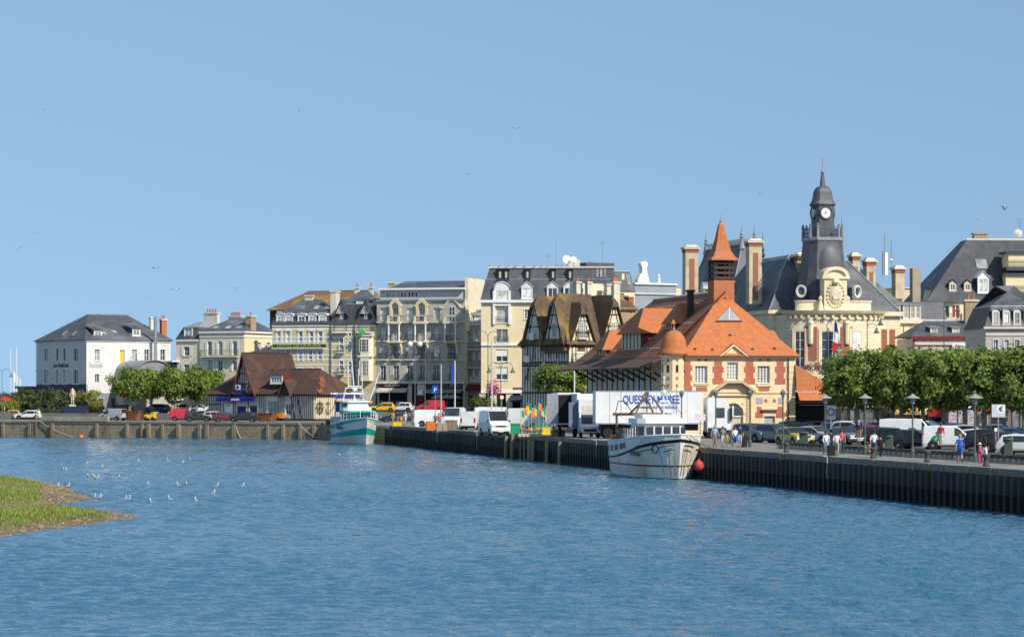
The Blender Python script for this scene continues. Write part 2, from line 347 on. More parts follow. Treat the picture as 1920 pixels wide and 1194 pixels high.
def mansard(B, x0, y0, x1, y1, z0, z1, inset, z2, mat, mat2=None, ov=.3, top=None, name='roof', rinset=3):
    """steep lower slopes z0-z1, then a shallow hip up to z2 (flat lid if z2<=z1)"""
    x0 -= ov; x1 += ov; y0 -= ov; y1 += ov; i = inset
    a = [(x0, y0, z0), (x1, y0, z0), (x1, y1, z0), (x0, y1, z0)]; b = [(x0 + i, y0 + i, z1), (x1 - i, y0 + i, z1), (x1 - i, y1 - i, z1), (x0 + i, y1 - i, z1)]
    mb = MB()
    for k in range(4): mb.poly([a[k], a[(k + 1) % 4], b[(k + 1) % 4], b[k]])
    if z2 > z1:
        ym = (y0 + y1) / 2; r0 = (x0 + i + rinset, ym, z2); r1 = (x1 - i - rinset, ym, z2)
        mb.poly([b[0], b[1], r1, r0], 1); mb.poly([b[1], b[2], r1], 1); mb.poly([b[2], b[3], r0, r1], 1); mb.poly([b[3], b[0], r0], 1)
    else: mb.poly(b, 1)
    mb.box(x0 + .01, y0 + .01, z0 - .15, x1 - .01, y1 - .01, z0 - .004)
    o = mb.obj(name, [mat, mat2 or mat], B.root)
    e = MB()
    for k in range(4): e.tube(b[k], b[(k + 1) % 4], .09, .09, 5)
    e.obj('ridge', ZINC, o); return o
def chimney(B, x, y, z0, z1, w, d, mat, pots=0, capm=None, potm=None, band=None):
    mb = MB().box(x - w / 2, y - d / 2, z0, x + w / 2, y + d / 2, z1)
    o = mb.obj('chimney', mat, B.root)
    MB().box(x - w / 2 - .12, y - d / 2 - .12, z1 - .003, x + w / 2 + .12, y + d / 2 + .12, z1 + .22).obj('cap', capm or PALESTONE, o)
    if band: MB().box(x - w / 2 - .05, y - d / 2 - .05, z1 - .9, x + w / 2 + .05, y + d / 2 + .05, z1 - .35).obj('brick_band', band, o)
    for k in range(pots):
        px = x + (k - (pots - 1) / 2) * w / max(pots, 1) * .8
        MB().lathe([(.15, 0), (.13, .45), (.16, .5), (.16, .6)], (px, y, z1 + .22), 8).obj('chimney_pot', potm or BRICKO, o)
    return o
def dormer(B, M, u, y, z, w, h, d, kind='gable', front=None, roofm=None, rise=.5, glass=None, cols=2, rows=2, cheek=None):
    """dormer with its front at depth y behind frame M, sill at z; parts: dormer > window, pane, dormer_roof"""
    front = front or WHITE; L = M @ T3((u, y, z)); t = .16
    mb = MB(); mb.box(-w / 2, 0, 0, -w / 2 + t, .12, h); mb.box(w / 2 - t, 0, 0, w / 2, .12, h); mb.box(-w / 2 + t, .003, 0, w / 2 - t, .12, .12); mb.box(-w / 2 + t, .003, h - .16, w / 2 - t, .12, h)
    mb.box(-w / 2 - .08, -.1, -.1, w / 2 + .08, .1, -.003)
    for sx in (-1, 1): mb.poly([(sx * (w / 2 - .01), .12, 0), (sx * (w / 2 - .01), d, 0), (sx * (w / 2 - .01), d, h), (sx * (w / 2 - .01), .12, h)], 1)
    o = mb.obj('dormer', [front, cheek or SLATE], B.root, M=L); r = MB(); e = .12
    if kind == 'gable':
        MB().extr([(-w / 2, 0, h), (w / 2, 0, h), (0, 0, h + rise)], (0, .1, 0)).obj('pediment', front, o)
        for sx in (-1, 1): r.extr([(0, -e, h + rise + .12), (sx * (w / 2 + e), -e, h - .04), (sx * (w / 2 + e), -e, h + .06 - .02), (0, -e, h + rise + .2)], (0, d + e, 0))
    elif kind == 'arch':
        n = 8; arc = [((w / 2) * math.cos(math.pi * k / n), (rise) * math.sin(math.pi * k / n)) for k in range(n + 1)]
        MB().extr([(a, 0, h + b) for a, b in arc], (0, .1, 0)).obj('pediment', front, o)
        for (a, b), (c, f) in zip(arc, arc[1:]): q = 1 + .22 / w; r.extr([(a * q, -e, h + b * 1.02 + .01), (c * q, -e, h + f * 1.02 + .01), (c * q, -e, h + f * 1.02 + .14), (a * q, -e, h + b * 1.02 + .14)], (0, d + e, 0))
    else:   # shed
        r.extr([(-w / 2 - e, -e, h), (w / 2 + e, -e, h), (w / 2 + e, -e, h + .1), (-w / 2 - e, -e, h + .1)], (0, d + e, rise))
    r.obj('dormer_roof', roofm or ZINC, o)
    wn = inst(win_frame(round(w - 2 * t, 2), round(h - .28, 2), cols, rows, front, .05, False), 'window', o, T3((0, 0, .12)))
    g = glass or random.choice((GLASS, GLASSL, GLASSW)); ww, hh = w - 2 * t, h - .28
    MB().box(-ww / 2 + .02, .08, .14, ww / 2 - .02, .1, .1 + hh).obj('pane', g, o)
    return o
def back_walls(B, Ht, mat, front=False, left=True, right=True, back=True, name='wall'):
    mb = MB(); W, D = B.W, B.D
    if left: mb.poly([(0, D, 0), (0, 0, 0), (0, 0, Ht), (0, D, Ht)])
    if right: mb.poly([(W, 0, 0), (W, D, 0), (W, D, Ht), (W, 0, Ht)])
    if back: mb.poly([(W, D, 0), (0, D, 0), (0, D, Ht), (W, D, Ht)])
    return mb.obj(name, mat, B.root)
def rooflight(B, c, ux, uy, w, h, parent=None):
    ux = Vector(ux).normalized(); uy = Vector(uy).normalized(); n = ux.cross(uy); c = Vector(c)
    mb = MB(); q = [c + ux * a * w / 2 + uy * b * h / 2 + n * .02 for a, b in ((-1, -1), (1, -1), (1, 1), (-1, 1))]
    mb.extr([p + n * .08 for p in q], -n * .1); o = mb.obj('skylight', ZINC, parent or B.root)
    MB().poly([c + ux * a * (w / 2 - .08) + uy * b * (h / 2 - .08) + n * .105 for a, b in ((-1, -1), (1, -1), (1, 1), (-1, 1))]).obj('pane', GLASSL, o)
# ================================================================ the setting
def QX(Y): return 28.7 - 0.223 * (Y - 149)            # edge of the right-hand quay
QU = Vector((-0.2177, 0.976, 0)); QN = Vector((-0.976, -0.2177, 0)); QANG = math.atan2(QU.y, QU.x)
C1 = Vector((QX(352), 352, 0)); C2 = Vector((-27.5, 385, 0)); LQ0 = Vector((-79, 409, 0)); LQ1 = Vector((-165, 449, 0))
water_m = bpy.data.materials.new('rippled_water'); water_m.use_nodes = True
def make_water(m):
    n = m.node_tree.nodes; l = m.node_tree.links; p = n['Principled BSDF']
    p.inputs['Roughness'].default_value = .05; p.inputs['IOR'].default_value = 1.333; p.inputs['Base Color'].default_value = (.04, .122, .19, 1)
    tc = n.new('ShaderNodeTexCoord'); mp = n.new('ShaderNodeMapping'); mp.inputs['Scale'].default_value = (1, .8, 1); mp.inputs['Rotation'].default_value = (0, 0, .25); l.new(tc.outputs['Object'], mp.inputs[0])
    def noise(s, d=3, dist=0.0):
        a = n.new('ShaderNodeTexNoise'); a.inputs['Scale'].default_value = s; a.inputs['Detail'].default_value = d; a.inputs['Distortion'].default_value = dist; l.new(mp.outputs[0], a.inputs['Vector']); return a.outputs['Fac']
    def mul(a, b):
        k = n.new('ShaderNodeMath'); k.operation = 'MULTIPLY'; l.new(a, k.inputs[0])
        if isinstance(b, float): k.inputs[1].default_value = b
        else: l.new(b, k.inputs[1])
        return k.outputs[0]
    def add(a, b):
        k = n.new('ShaderNodeMath'); l.new(a, k.inputs[0]); l.new(b, k.inputs[1]); return k.outputs[0]
    hgt = add(mul(noise(2.2, 3, .5), .5), add(mul(noise(.7, 2, .3), .5), mul(noise(6.0, 2), .12)))
    b = n.new('ShaderNodeBump'); b.inputs['Strength'].default_value = 1.0; b.inputs['Distance'].default_value = .3; l.new(hgt, b.inputs['Height']); l.new(b.outputs[0], p.inputs['Normal'])
make_water(water_m)
struct(MB().poly([(-6000, 20, -.2), (6000, 20, -.2), (6000, 12000, -.2), (-6000, 12000, -.2)]).obj('sea', water_m))
WR = np.random.default_rng(11); NW = 64; lam = .4 * (5.0 ** WR.random(NW)); th = math.pi / 2 + WR.normal(0, .5, NW); ph = WR.uniform(0, 6.28, NW); kx, ky = 2 * np.pi / lam * np.cos(th), 2 * np.pi / lam * np.sin(th)
def water_patch(x0, x1, y0, y1, dx, dy, sl=.27):
    X, Yg = np.meshgrid(np.arange(x0, x1 + dx * .5, dx, dtype=np.float32), np.arange(y0, y1 + dy * .5, dy, dtype=np.float32)); Z = np.zeros_like(X); use = [i for i in range(NW) if lam[i] > 2.6 * max(dx, dy)]
    amp = sl * math.sqrt(2 / NW) * lam / (2 * np.pi)
    for i in use: Z += amp[i] * np.sin(kx[i] * X + ky[i] * Yg + ph[i])
    Z *= .82 + .42 * np.sin(X * .05 + np.sin(Yg * .031) * 2) * np.sin(Yg * .07 + 1.3 * np.sin(X * .043))
    h_, w_ = X.shape; idx = np.arange(h_ * w_, dtype=np.int32).reshape(h_, w_); q = np.stack([idx[:-1, :-1], idx[:-1, 1:], idx[1:, 1:], idx[1:, :-1]], -1).reshape(-1); nf = len(q) // 4
    m = bpy.data.meshes.new('water'); m.vertices.add(h_ * w_); m.vertices.foreach_set('co', np.stack([X, Yg, Z], -1).reshape(-1)); m.loops.add(nf * 4); m.loops.foreach_set('vertex_index', q); m.polygons.add(nf); m.polygons.foreach_set('loop_start', np.arange(0, nf * 4, 4, dtype=np.int32)); m.polygons.foreach_set('loop_total', np.full(nf, 4, dtype=np.int32)); m.polygons.foreach_set('use_smooth', np.ones(nf, bool)); m.materials.append(water_m); m.update(calc_edges=True)
    struct(inst(m, 'water'))
water_patch(-32, 40, 62, 128, .15, .12); water_patch(-52, 36, 127.9, 225, .27, .21); water_patch(-105, 20, 224.8, 425, .42, .34)
ASPH = pm('quay_asphalt', (.23, .215, .195), (.18, .17, .155), .5, .9, .15, 6, c3=(.26, .245, .22), scale3=.15)
ROADM = pm('road_asphalt', (.11, .107, .104), (.085, .083, .08), .4, .9, .15, 6, c3=(.095, .09, .085), scale3=.12)
gp = [(QX(60), 60), (C1.x, C1.y), (C2.x, C2.y), (LQ0.x, LQ0.y), (LQ1.x, LQ1.y), (-260, 520), (-260, 760), (520, 760), (520, 60)]
struct(MB().poly([(a, b, G) for a, b in gp]).obj('quay', ASPH))
struct(MB().poly([(QX(66) + 13, 66, G + .004), (QX(330) + 13, 330, G + .004), (-4, 375, G + .004), (-22, 400, G + .004), (-70, 424, G + .004), (-230, 500, G + .004), (-230, 620, G + .004), (400, 620, G + .004), (400, 66, G + .004)]).obj('road', ROADM))

TOWN = pm('street_paving', (.17, .16, .15), (.13, .125, .12), .4, .9)
for nm, pts, h in (('street', [(-230, 470), (-120, 436), (-49, 426), (-49, 640), (-230, 640)], 1.0), ('street', [(-24, 398), (14, 396), (14, 640), (-24, 640)], 1.35)):
    m_ = MB().poly([(a, b, G + h) for a, b in pts])
    for (a, b), (c, d) in zip(pts, pts[1:] + pts[:1]): m_.poly([(a, b, G - .1), (c, d, G - .1), (c, d, G + h), (a, b, G + h)])
    struct(m_.obj(nm, TOWN))
# right-hand quay wall: steel sheet piling under a concrete coping
PILE = pm('tarred_steel_piling', (.075, .072, .068), (.042, .041, .04), 1.5, .8, .3, 5, stretch=(1, 1, .25), c3=(.13, .105, .08), scale3=.5, rnd=.3)
COPE = pm('quay_coping', (.27, .25, .22), (.18, .165, .145), 1.3, .9, .3, 6, c3=(.36, .24, .12), scale3=.5, rnd=.12)
qw = MB(); a = Vector((QX(60), 60, 0)) - QN * .42; b = C1 - QN * .42
qw.poly([a + Vector((0, 0, -1.5)), b + Vector((0, 0, -1.5)), b + Vector((0, 0, G - .05)), a + Vector((0, 0, G - .05))])
quay_wall = struct(qw.obj('quay_wall', PILE))
pr = [(-.5, .0), (-.3, -.0), (-.2, -.34), (.2, -.34), (.3, 0), (.5, 0)]
pmb = MB()
for (x0, y0), (x1, y1) in zip(pr, pr[1:]): pmb.poly([(x0, y0, -1.4), (x1, y1, -1.4), (x1, y1, 1.0 + .1 * x1), (x0, y0, 1.0 + .1 * x0)], 1); pmb.poly([(x0, y0, 1.0 + .1 * x0), (x1, y1, 1.0 + .1 * x1), (x1, y1, G - .42), (x0, y0, G - .42)])
pile_me = pmb.mesh('sheet_pile', [PILE, pm('weedy_piling', (.016, .018, .016), (.009, .01, .009), 3, .7, .5, 6, rnd=.3)]); step = 1.0; y = 118.0; k = 0
RQ = Matrix(((QU.x, -QN.x, 0, 0), (QU.y, -QN.y, 0, 0), (0, 0, 1, 0), (0, 0, 0, 1)))
while y < 351.5:
    p = Vector((QX(y), y, 0)); inst(pile_me, 'sheet_pile', quay_wall, T3(p) @ RQ); y += step * .976; k += 1
cope_me = MB().box(-1.96, -.12, G - .4, 1.96, .62, G + .03).mesh('coping_block', COPE); y = 116
while y < 349:
    p = Vector((QX(y), y, 0)) - QN * .1; inst(cope_me, 'coping_block', quay_wall, T3(p) @ RQ); y += 4 * .976
tie_me = MB().box(-.12, -.2, G - .75, .12, -.10, G + .0).mesh('rubbing_strip', pm('rusty_yellow', (.45, .30, .10), (.25, .14, .06), 6, .9))
for px in (1392, 1470, 1640, 1744, 1860, 1265, 1205):
    Y = (28.7 + .223 * 149) / ((px - 960) / F + .223); p = Vector((QX(Y), Y, 0)) - QN * .1; inst(tie_me, 'rubbing_strip', quay_wall, T3(p) @ RQ)
def qpt(px, off=0.0, z=G):     # point on the right quay's edge seen at column px, off metres inland
    Y = (28.7 + .223 * 149) / ((px - 960) / F + .223); return Vector((QX(Y), Y, z)) - QN * off
def gpt(px, py, z=G): Y = GY(py); return Vector((PX(px, Y), Y, z))

# left-hand quay wall: masonry with timber fenders
QSTONE = pm('quay_masonry', (.38, .31, .215), (.28, .225, .155), 1.2, .9, .35, 4, brick=(1.3, .45, (.5, .45, .38), .8), c3=(.25, .20, .13), scale3=.5, contrast=(.3, .7))
lq = MB()
for a, b in ((C1, C2), (C2, LQ0), (LQ0, LQ1)):
    lq.poly([b + Vector((0, 0, -1.5)), a + Vector((0, 0, -1.5)), a + Vector((0, 0, G - .25)), b + Vector((0, 0, G - .25))])
lqw = struct(lq.obj('quay_wall', QSTONE))
LU = (LQ0 - C2).normalized(); LN = Vector((LU.y, -LU.x, 0)); LN = LN if LN.y < 0 else -LN
RL = Matrix(((-LU.x, -LN.x, 0, 0), (-LU.y, -LN.y, 0, 0), (0, 0, 1, 0), (0, 0, 0, 1)))
def lpt(px, out=0.0, z=0.0):   # point on the left quay's face
    k = (px - 960) / F; t = (k * C2.y - C2.x) / (LU.x - k * LU.y); return C2 + LU * t + LN * out + Vector((0, 0, z))
lc = MB().box(-1.48, -.12, G - .28, 1.48, .6, G + .025).mesh('coping_block', COPE); t = 1.5; LEN = (LQ0 - C2).length + 60
while t < LEN: inst(lc, 'coping_block', lqw, T3(C2 + LU * t) @ RL); t += 3.0
fm_ = MB().box(-.22, -.5, -1.2, .22, .05, G - .35).mesh('fender_pile', pm('fender_timber', (.30, .245, .17), (.18, .145, .10), 3, .9, .3, stretch=(1, 1, .2), c3=(.12, .10, .07), scale3=.7))
for px in (7, 57, 100, 183, 240, 268, 281, 306, 337, 376, 389, 440, 503, 533, 565, 590): inst(fm_, 'fender_pile', lqw, T3(lpt(px)) @ RL @ Matrix.Diagonal((random.uniform(.7, 1.1), random.uniform(.7, 1.3), 1, 1)))
ld = MB()
for sx in (-.35, .35): ld.box(sx - .06, -.2, -.8, sx + .06, -.08, G + .1)
for k in range(9): ld.box(-.29, -.17, -.6 + k * .36, .29, -.1, -.52 + k * .36)
ld.obj('ladder', WOOD, lqw, M=T3(lpt(65)) @ RL)
# parapet by the garden
pa, pb = lpt(80, -.1, G), lpt(203, -.1, G); pl = (pb - pa).length; npc = 12
par = thing('parapet_wall', 'low stone parapet along the left quay in front of the dark blue van', 'wall', pa, math.atan2((pb - pa).y, (pb - pa).x))
for k in range(npc): MB().box(pl * k / npc + .01, -.3, .02, pl * (k + 1) / npc - .01, .3, .72 + .01 * (k % 2)).obj('stone_block', pm('parapet_stone', (.40, .35, .26), (.31, .27, .20), 1.5, .9, .2, rnd=.12), par)

# grassy mud bank
bank_px = [(-170, 880), (-60, 888), (0, 895), (60, 899), (100, 908), (128, 914), (150, 925), (172, 935), (140, 942), (92, 946), (112, 950), (160, 955), (215, 961), (256, 969), (230, 976), (150, 985), (90, 992), (40, 1000), (0, 1006), (-80, 1020), (-170, 1040)]
BP = np.array([[PX(x, WY(y)), WY(y)] for x, y in bank_px])
def inside(P):
    x, y = P[:, 0], P[:, 1]; r = np.zeros(len(P), bool)
    for (x1, y1), (x2, y2) in zip(BP, np.roll(BP, -1, 0)):
        c = ((y1 > y) != (y2 > y)) & (x < (x2 - x1) * (y - y1) / (y2 - y1 + 1e-12) + x1); r ^= c
    return r
def edge_dist(P):
    d = np.full(len(P), 1e9)
    for A, Bq in zip(BP, np.roll(BP, -1, 0)):
        v = Bq - A; t = np.clip(((P - A) @ v) / (v @ v), 0, 1); d = np.minimum(d, np.linalg.norm(P - (A + t[:, None] * v), axis=1))
    return d
gx = np.arange(BP[:, 0].min() - 1, BP[:, 0].max() + 1, .6); gy = np.arange(BP[:, 1].min() - 1, BP[:, 1].max() + 1, .6)
XX, YY = np.meshgrid(gx, gy); PP = np.stack([XX.ravel(), YY.ravel()], 1); ins = inside(PP); ed = edge_dist(PP); sd = np.where(ins, ed, -ed)
zz = np.clip(sd * .10, -.4, .45) + np.where(ins, RNG.normal(0, .025, len(PP)), 0) + .02
nx, ny = len(gx), len(gy); fs = []
for j in range(ny - 1):
    for i in range(nx - 1):
        q = (j * nx + i, j * nx + i + 1, (j + 1) * nx + i + 1, (j + 1) * nx + i)
        if max(sd[k] for k in q) > -.7: fs.append(q)
me = bpy.data.meshes.new('mud_bank'); me.from_pydata(np.column_stack([PP, zz]).tolist(), [], fs)
me.materials.append(pm('wet_mud', (.17, .125, .065), (.10, .075, .04), .8, .75, .6, 3, c3=(.21, .17, .06), scale3=.5)); me.polygons.foreach_set('use_smooth', [True] * len(fs)); struct(inst(me, 'mud_bank'))
GRASS = pm('marsh_grass', (.22, .27, .045), (.15, .21, .035), .25, .8, c3=(.25, .22, .10), scale3=.13)
n = 95000; cand = np.column_stack([RNG.uniform(-46, BP[:, 0].max(), n * 2), RNG.uniform(BP[:, 1].min(), BP[:, 1].max(), n * 2)])
cand = cand[inside(cand)]; dd = edge_dist(cand); thr = 1.1 + RNG.exponential(.8, len(cand))
Yc = cand[:, 1]; Xp = cand[:, 0] / Yc * F + 960
thr = thr + np.where((Yc > WY(950)) & (Xp > 78), 4.5, 0) + np.where((Xp > 210), .4, 0)
keep = (dd > thr) & ~((Yc < WY(958)) & (np.abs(np.sin(cand[:, 0] * .5) * 2 + Yc - 150) < 1.6) & (Xp < 130) & (RNG.random(len(cand)) < .8)); cand = cand[keep]; dd = dd[keep]
zb = np.clip(dd * .10, 0, .45); hgt = RNG.uniform(.10, .26, len(cand)); an = RNG.uniform(0, 6.28, len(cand)); wv = RNG.uniform(.025, .05, len(cand)); le = RNG.uniform(-.12, .12, (len(cand), 2))
ca, sa = np.cos(an) * wv, np.sin(an) * wv
V = np.empty((len(cand), 3, 3)); V[:, 0] = np.column_stack([cand[:, 0] - ca, cand[:, 1] - sa, zb]); V[:, 1] = np.column_stack([cand[:, 0] + ca, cand[:, 1] + sa, zb]); V[:, 2] = np.column_stack([cand + le, zb + hgt])
def tri_mesh(name, V, mat, k=3):
    m = bpy.data.meshes.new(name); N = len(V); m.vertices.add(N * k); m.vertices.foreach_set('co', V.reshape(-1).astype(np.float32)); m.loops.add(N * k); m.loops.foreach_set('vertex_index', np.arange(N * k, dtype=np.int32))
    m.polygons.add(N); m.polygons.foreach_set('loop_start', np.arange(0, N * k, k, dtype=np.int32)); m.polygons.foreach_set('loop_total', np.full(N, k, dtype=np.int32)); m.materials.append(mat); m.update(calc_edges=True); return m
g = inst(tri_mesh('marsh_grass', V, GRASS), 'marsh_grass'); struct(g, 'stuff'); g['label'] = 'short yellow green marsh grass covering the mud bank'; g['category'] = 'grass'
# pebbles and weed along the waterline
n = 5000; c = np.column_stack([RNG.uniform(-40, BP[:, 0].max(), n * 3), RNG.uniform(BP[:, 1].min(), BP[:, 1].max(), n * 3)]); c = c[inside(c)]; d = edge_dist(c); c = c[(d < 3.2) | ((c[:, 1] > WY(950)) & (c[:, 0] / c[:, 1] * F + 960 > 85))]; d = edge_dist(c)
tet = np.array([[1, 0, 0], [-.5, .9, 0], [-.5, -.9, 0], [0, 0, .8]]); fcs = np.array([[0, 1, 3], [1, 2, 3], [2, 0, 3]])
sz = RNG.uniform(.05, .16, len(c)); P4 = tet[None] * sz[:, None, None] + np.column_stack([c, np.clip(d * .1, 0, .45) - .01])[:, None, :]
st = inst(tri_mesh('shore_stones', P4[:, fcs].reshape(-1, 3, 3), pm('shore_stone', (.30, .22, .13), (.13, .10, .06), 1.5, .9)), 'shore_stones'); struct(st, 'stuff'); st['label'] = 'brown stones and weed strewn along the edge of the mud bank'; st['category'] = 'stones'
# ================================================================ buildings, left to centre
B = Bld('hotel', 'grey white corner hotel with hipped slate roof at the far left of the quay', 'hotel', 162, 440, 320, 449, D=19.2); f = B.front; lf = B.left; ze = f.h(636, 0)
for px, wp in ((87, 10), (107.5, 6), (121, 6), (142.6, 10)):
    for y0, y1 in ((652.6, 677), (692.5, 719.5)): lf.win(px, y0, y1, wp, sur=WHITE2, sill=WHITE2, cols=2, rows=1)
lf.wall(ze, LGREY, z0=lf.h(720, 15))  # greyer copy of the front render: shade of the left face is in the colour
for px in (182, 252, 275, 305): f.win(px, 655, 676, 9, sur=WHITE2, sill=WHITE2, cols=2, rows=2)
f.win(229, 656, 681, 9, sur=WHITE2, frame=YELLOW, glass=pm('yellow_blind', (.75, .50, .08), None, 1, .8))
for px in (182, 229): f.win(px, 701, 717, 8, sur=WHITE2, cols=2, rows=1)
f.wall(ze, pm('lit_white_grey_render', (.70, .68, .65), (.62, .60, .57), .5, .85), z0=4.2); back_walls(B, ze, LGREY, left=False, right=True)  # front has the lighter, sunlit copy of the grey render
zg = lf.h(720, 15)
MB().box(0, 0.05, 0, lf.W, .3, zg).obj('shopfront', NAVY, B.root, M=lf.M); MB().box(0, .05, 0, f.W, .3, 4.2).obj('shopfront', pm('grey_shopfront', (.25, .25, .26)), B.root)
for k in range(5): window(B.root, lf.M, 2 + k * 3.8, .5, 2.6, zg - 1.3, frame=IRON, rec=-.02, cols=2, rows=1, glass=GLASS)
for k in range(4): window(B.root, f.M, 2 + k * 3.6, .5, 2.4, 3, frame=WHITE, rec=-.02, cols=2, rows=1, glass=GLASS)
f.band(ze - .35, ze, WHITE, .15, 'cornice', u0=-.15); lf.band(ze - .35, ze, LGREY, .15, 'cornice')  # left cornice greyed too, its shade painted in
rf = hip(B, 0, 0, B.W, B.D, ze, B.z(590, 8, 9.6), 5.2, 3.6, SLATE)
lf.text('Les Embruns', lf.u(114), lf.h(688, lf.u(114)), .95, IRON, width=abs(lf.u(129) - lf.u(100)), shear=.3, bold=.03)
f.text('hotel', f.u(180), f.h(689, f.u(180)), 1.3, pm('grey_letter', (.30, .29, .28)), width=2.3)
for px, py in ((190, 627), (262, 624)):
    u = f.u(px); dormer(B, f.M, u, 1.2, f.h(py + 5, u), 1.5, 1.1, 3.5, 'shed', roofm=SLATE, rise=.9)
zr = B.z(590, 8, 9.6); sl = Vector((0, 9.95, zr - ze)).normalized()
for u, t in ((4.2, 1.9), (6.4, 2.6), (9.2, 2.0)): rooflight(B, (u, -.35 + sl.y * t * 1.3, ze + sl.z * t * 1.3), (1, 0, 0), sl, .9, 1.2, rf)
sl2 = Vector((5.5, 0, zr - ze)).normalized()
for yy, t in ((6.5, 1.7), (10.5, 1.9)): rooflight(B, (-.35 + sl2.x * t, yy, ze + sl2.z * t), (0, -1, 0), sl2, 1.0, 1.2, rf)
chimney(B, B.lx(306, 6), 6, ze, B.z(600, 14, 6), .95, .8, BRICKO, 2)
chimney(B, B.lx(284, 4), 4, ze - 2, B.z(597, 12, 4), .55, .5, PALESTONE, 0)
fl = MB().tube((B.lx(291.5, -1.2), -1.2, 3), (B.lx(291.5, -1.2), -1.2, B.z(594, 12, -1.2)), .28, .28, 10); fl.obj('flue', CHROME, B.root)
# spiral stair beside the hotel
st = thing('spiral_staircase', 'black and white steel spiral staircase on the side of the white hotel', 'staircase', B.mw @ Vector((B.lx(256, -1.6), -1.6, 0)), 0)
MB().tube((0, 0, 0), (0, 0, 10.6), .09, .09, 8).obj('pole', GREYIRON, st)
tr = MB().box(.05, -.14, -.02, 1.1, .14, .03).mesh('tread', WHITE)
for k in range(44): inst(tr, 'tread', st, T3((0, 0, 1 + k * .21)) @ RZ(k * .42))
MB().path([(1.1 * math.cos(k * .42), 1.1 * math.sin(k * .42), 1.95 + k * .21) for k in range(44)], .04, 4).obj('handrail', IRON, st)
# low dark pavilion on the far left, and the barrel-roofed hall behind the trees
P = Bld('pavilion', 'low flat roofed dark pavilion beside the grey hotel at the left', 'building', 33, 470, 72, 462, D=8); P.front.wm_add(2, .6, 2.4, 2, frame=IRON); P.front.wall(P.front.h(728, 2), NAVY); back_walls(P, P.front.h(728, 2), NAVY)
MB().box(-.3, -.4, P.front.h(728, 2), P.W + .3, P.D, P.front.h(724, 2)).obj('roof', IRON, P.root)
P = Bld('barrel_roofed_hall', 'grey hall with rounded metal roof behind the left trees', 'building', 256, 436, 332, 440, D=9); zt = P.front.h(676, 3); zl = P.front.h(697, 3); r = P.W * .42
P.front.wall(zl, GREYR); back_walls(P, zl, GREYR)
arc = [(r + .1 - r * math.cos(math.pi * k / 12), zl + (zt - zl) * math.sin(math.pi * k / 12)) for k in range(13)]
P.front.poly('gable_wall', arc, pm('dull_grey_render', (.27, .27, .27), (.22, .22, .22), .6), 0, .2); m_ = MB()
for (a, b), (c, d) in zip(arc, arc[1:]): m_.extr([(a, -.3, b), (c, -.3, d), (c, -.3, d + .12), (a, -.3, b + .12)], (0, 9, 0))
m_.obj('roof', ZINC, P.root); MB().box(2 * r + .25, -.1, zl - 1, P.W, 6, zt - .2).obj('side_wing', NAVY, P.root); MB().box(2 * r, -.6, zt - .2, P.W + .2, 6, zt).obj('flat_roof', WHITE, P.root)

# cream houses
B = Bld('town_house', 'narrow cream house with grey mansard roof and white shutters', 'house', 330, 440, 373, 438.3, D=9); f = B.front; ze = f.h(637, 2)
for y0, y1 in ((650, 667), (683, 697), (715, 728)): f.win(350, y0, y1, 10, shut=SHUT, sill=WHITE, sur=CREAM2)
f.wall(ze, CREAM2); back_walls(B, ze, CREAM2); f.band(ze - .25, ze + .05, WHITE, .25, 'cornice')
mansard(B, 0, 0, B.W, B.D, ze + .05, f.h(613, 2), 1.0, f.h(602, 2), SLATED, ZINC, ov=.1, rinset=.8); dormer(B, f.M, f.u(352), .15, f.h(634, 1), 1.6, 1.7, 2, 'shed', roofm=ZINC, rise=.2, glass=GLASSW)
B = Bld('town_house', 'cream house with long iron balcony and slate roof carrying a monogrammed chimney', 'house', 374, 438, 458, 434.5, D=11); f = B.front; rg = B.right; ze = f.h(622, 4)
for px in (393, 413, 440): f.win(px, 640, 666, 8, shut=SHUT, cols=2, rows=3)
for px in (394, 413, 440): f.win(px, 676, 695, 8, shut=SHUT, cols=2, rows=2)
for px in (394, 413, 440): f.win(px, 708, 726, 8, cols=2, rows=2)
f.wall(ze, CREAM2); u0, u1 = f.u(379), f.u(448); zb = f.h(667, 4)
bo = MB().box(u0, -.8, zb - .25, u1, .02, zb - .05).obj('balcony', PALESTONE, B.root); inst(rail_mesh(round(u1 - u0, 2), 1.0, .75, GREENI), 'railing', bo, T3(((u0 + u1) / 2, 0, zb - .05)))
for px in (486, 503): rg.win(px, 642, 658, 7, shut=SHUT, sill=WHITE, sur=WHITE)
for px in (486, 503): rg.win(px, 680, 700, 7, sur=WHITE)
rg.wall(ze, CREAM); back_walls(B, ze, CREAM2, right=False); f.band(ze - .9, ze - .7, WHITE, .1); f.band(ze - .2, ze + .05, WHITE2, .3, 'cornice', u1=B.W + .3); rg.band(ze - .2, ze + .05, WHITE2, .3, 'cornice'); rg.band(ze - .9, ze - .7, WHITE2, .1)
MB().box(0, -.06, 0, f.W, .2, .6).obj('plinth', PALESTONE, B.root)
rf = hip(B, 0, 0, B.W, B.D, ze + .05, B.z(598, 3, 5.5), 2.6, 2.2, SLATE, ov=.1); zr = B.z(598, 3, 5.5); sl = Vector((0, 5.6, zr - ze)).normalized()
for u in (2.2, 4.6, 6.6): rooflight(B, (u, sl.y * 1.6, ze + .05 + sl.z * 1.75), (1, 0, 0), sl, .9, 1.1, rf)
o = chimney(B, B.W - .6, 3.2, ze - .5, B.z(594, 9, 3), 1.0, 1.7, BRICKT, 1); lettering(o, 'JB', 1.0, IRON, T3((B.W - .6, 2.33, ze + .6)))
chimney(B, B.lx(397, 7), 7, ze, B.z(588, 2, 7), 2.6, .9, PALESTONE, 4); chimney(B, B.lx(442, 10), 10, ze, B.z(594, 5, 10), 2.4, .8, PALESTONE, 5)

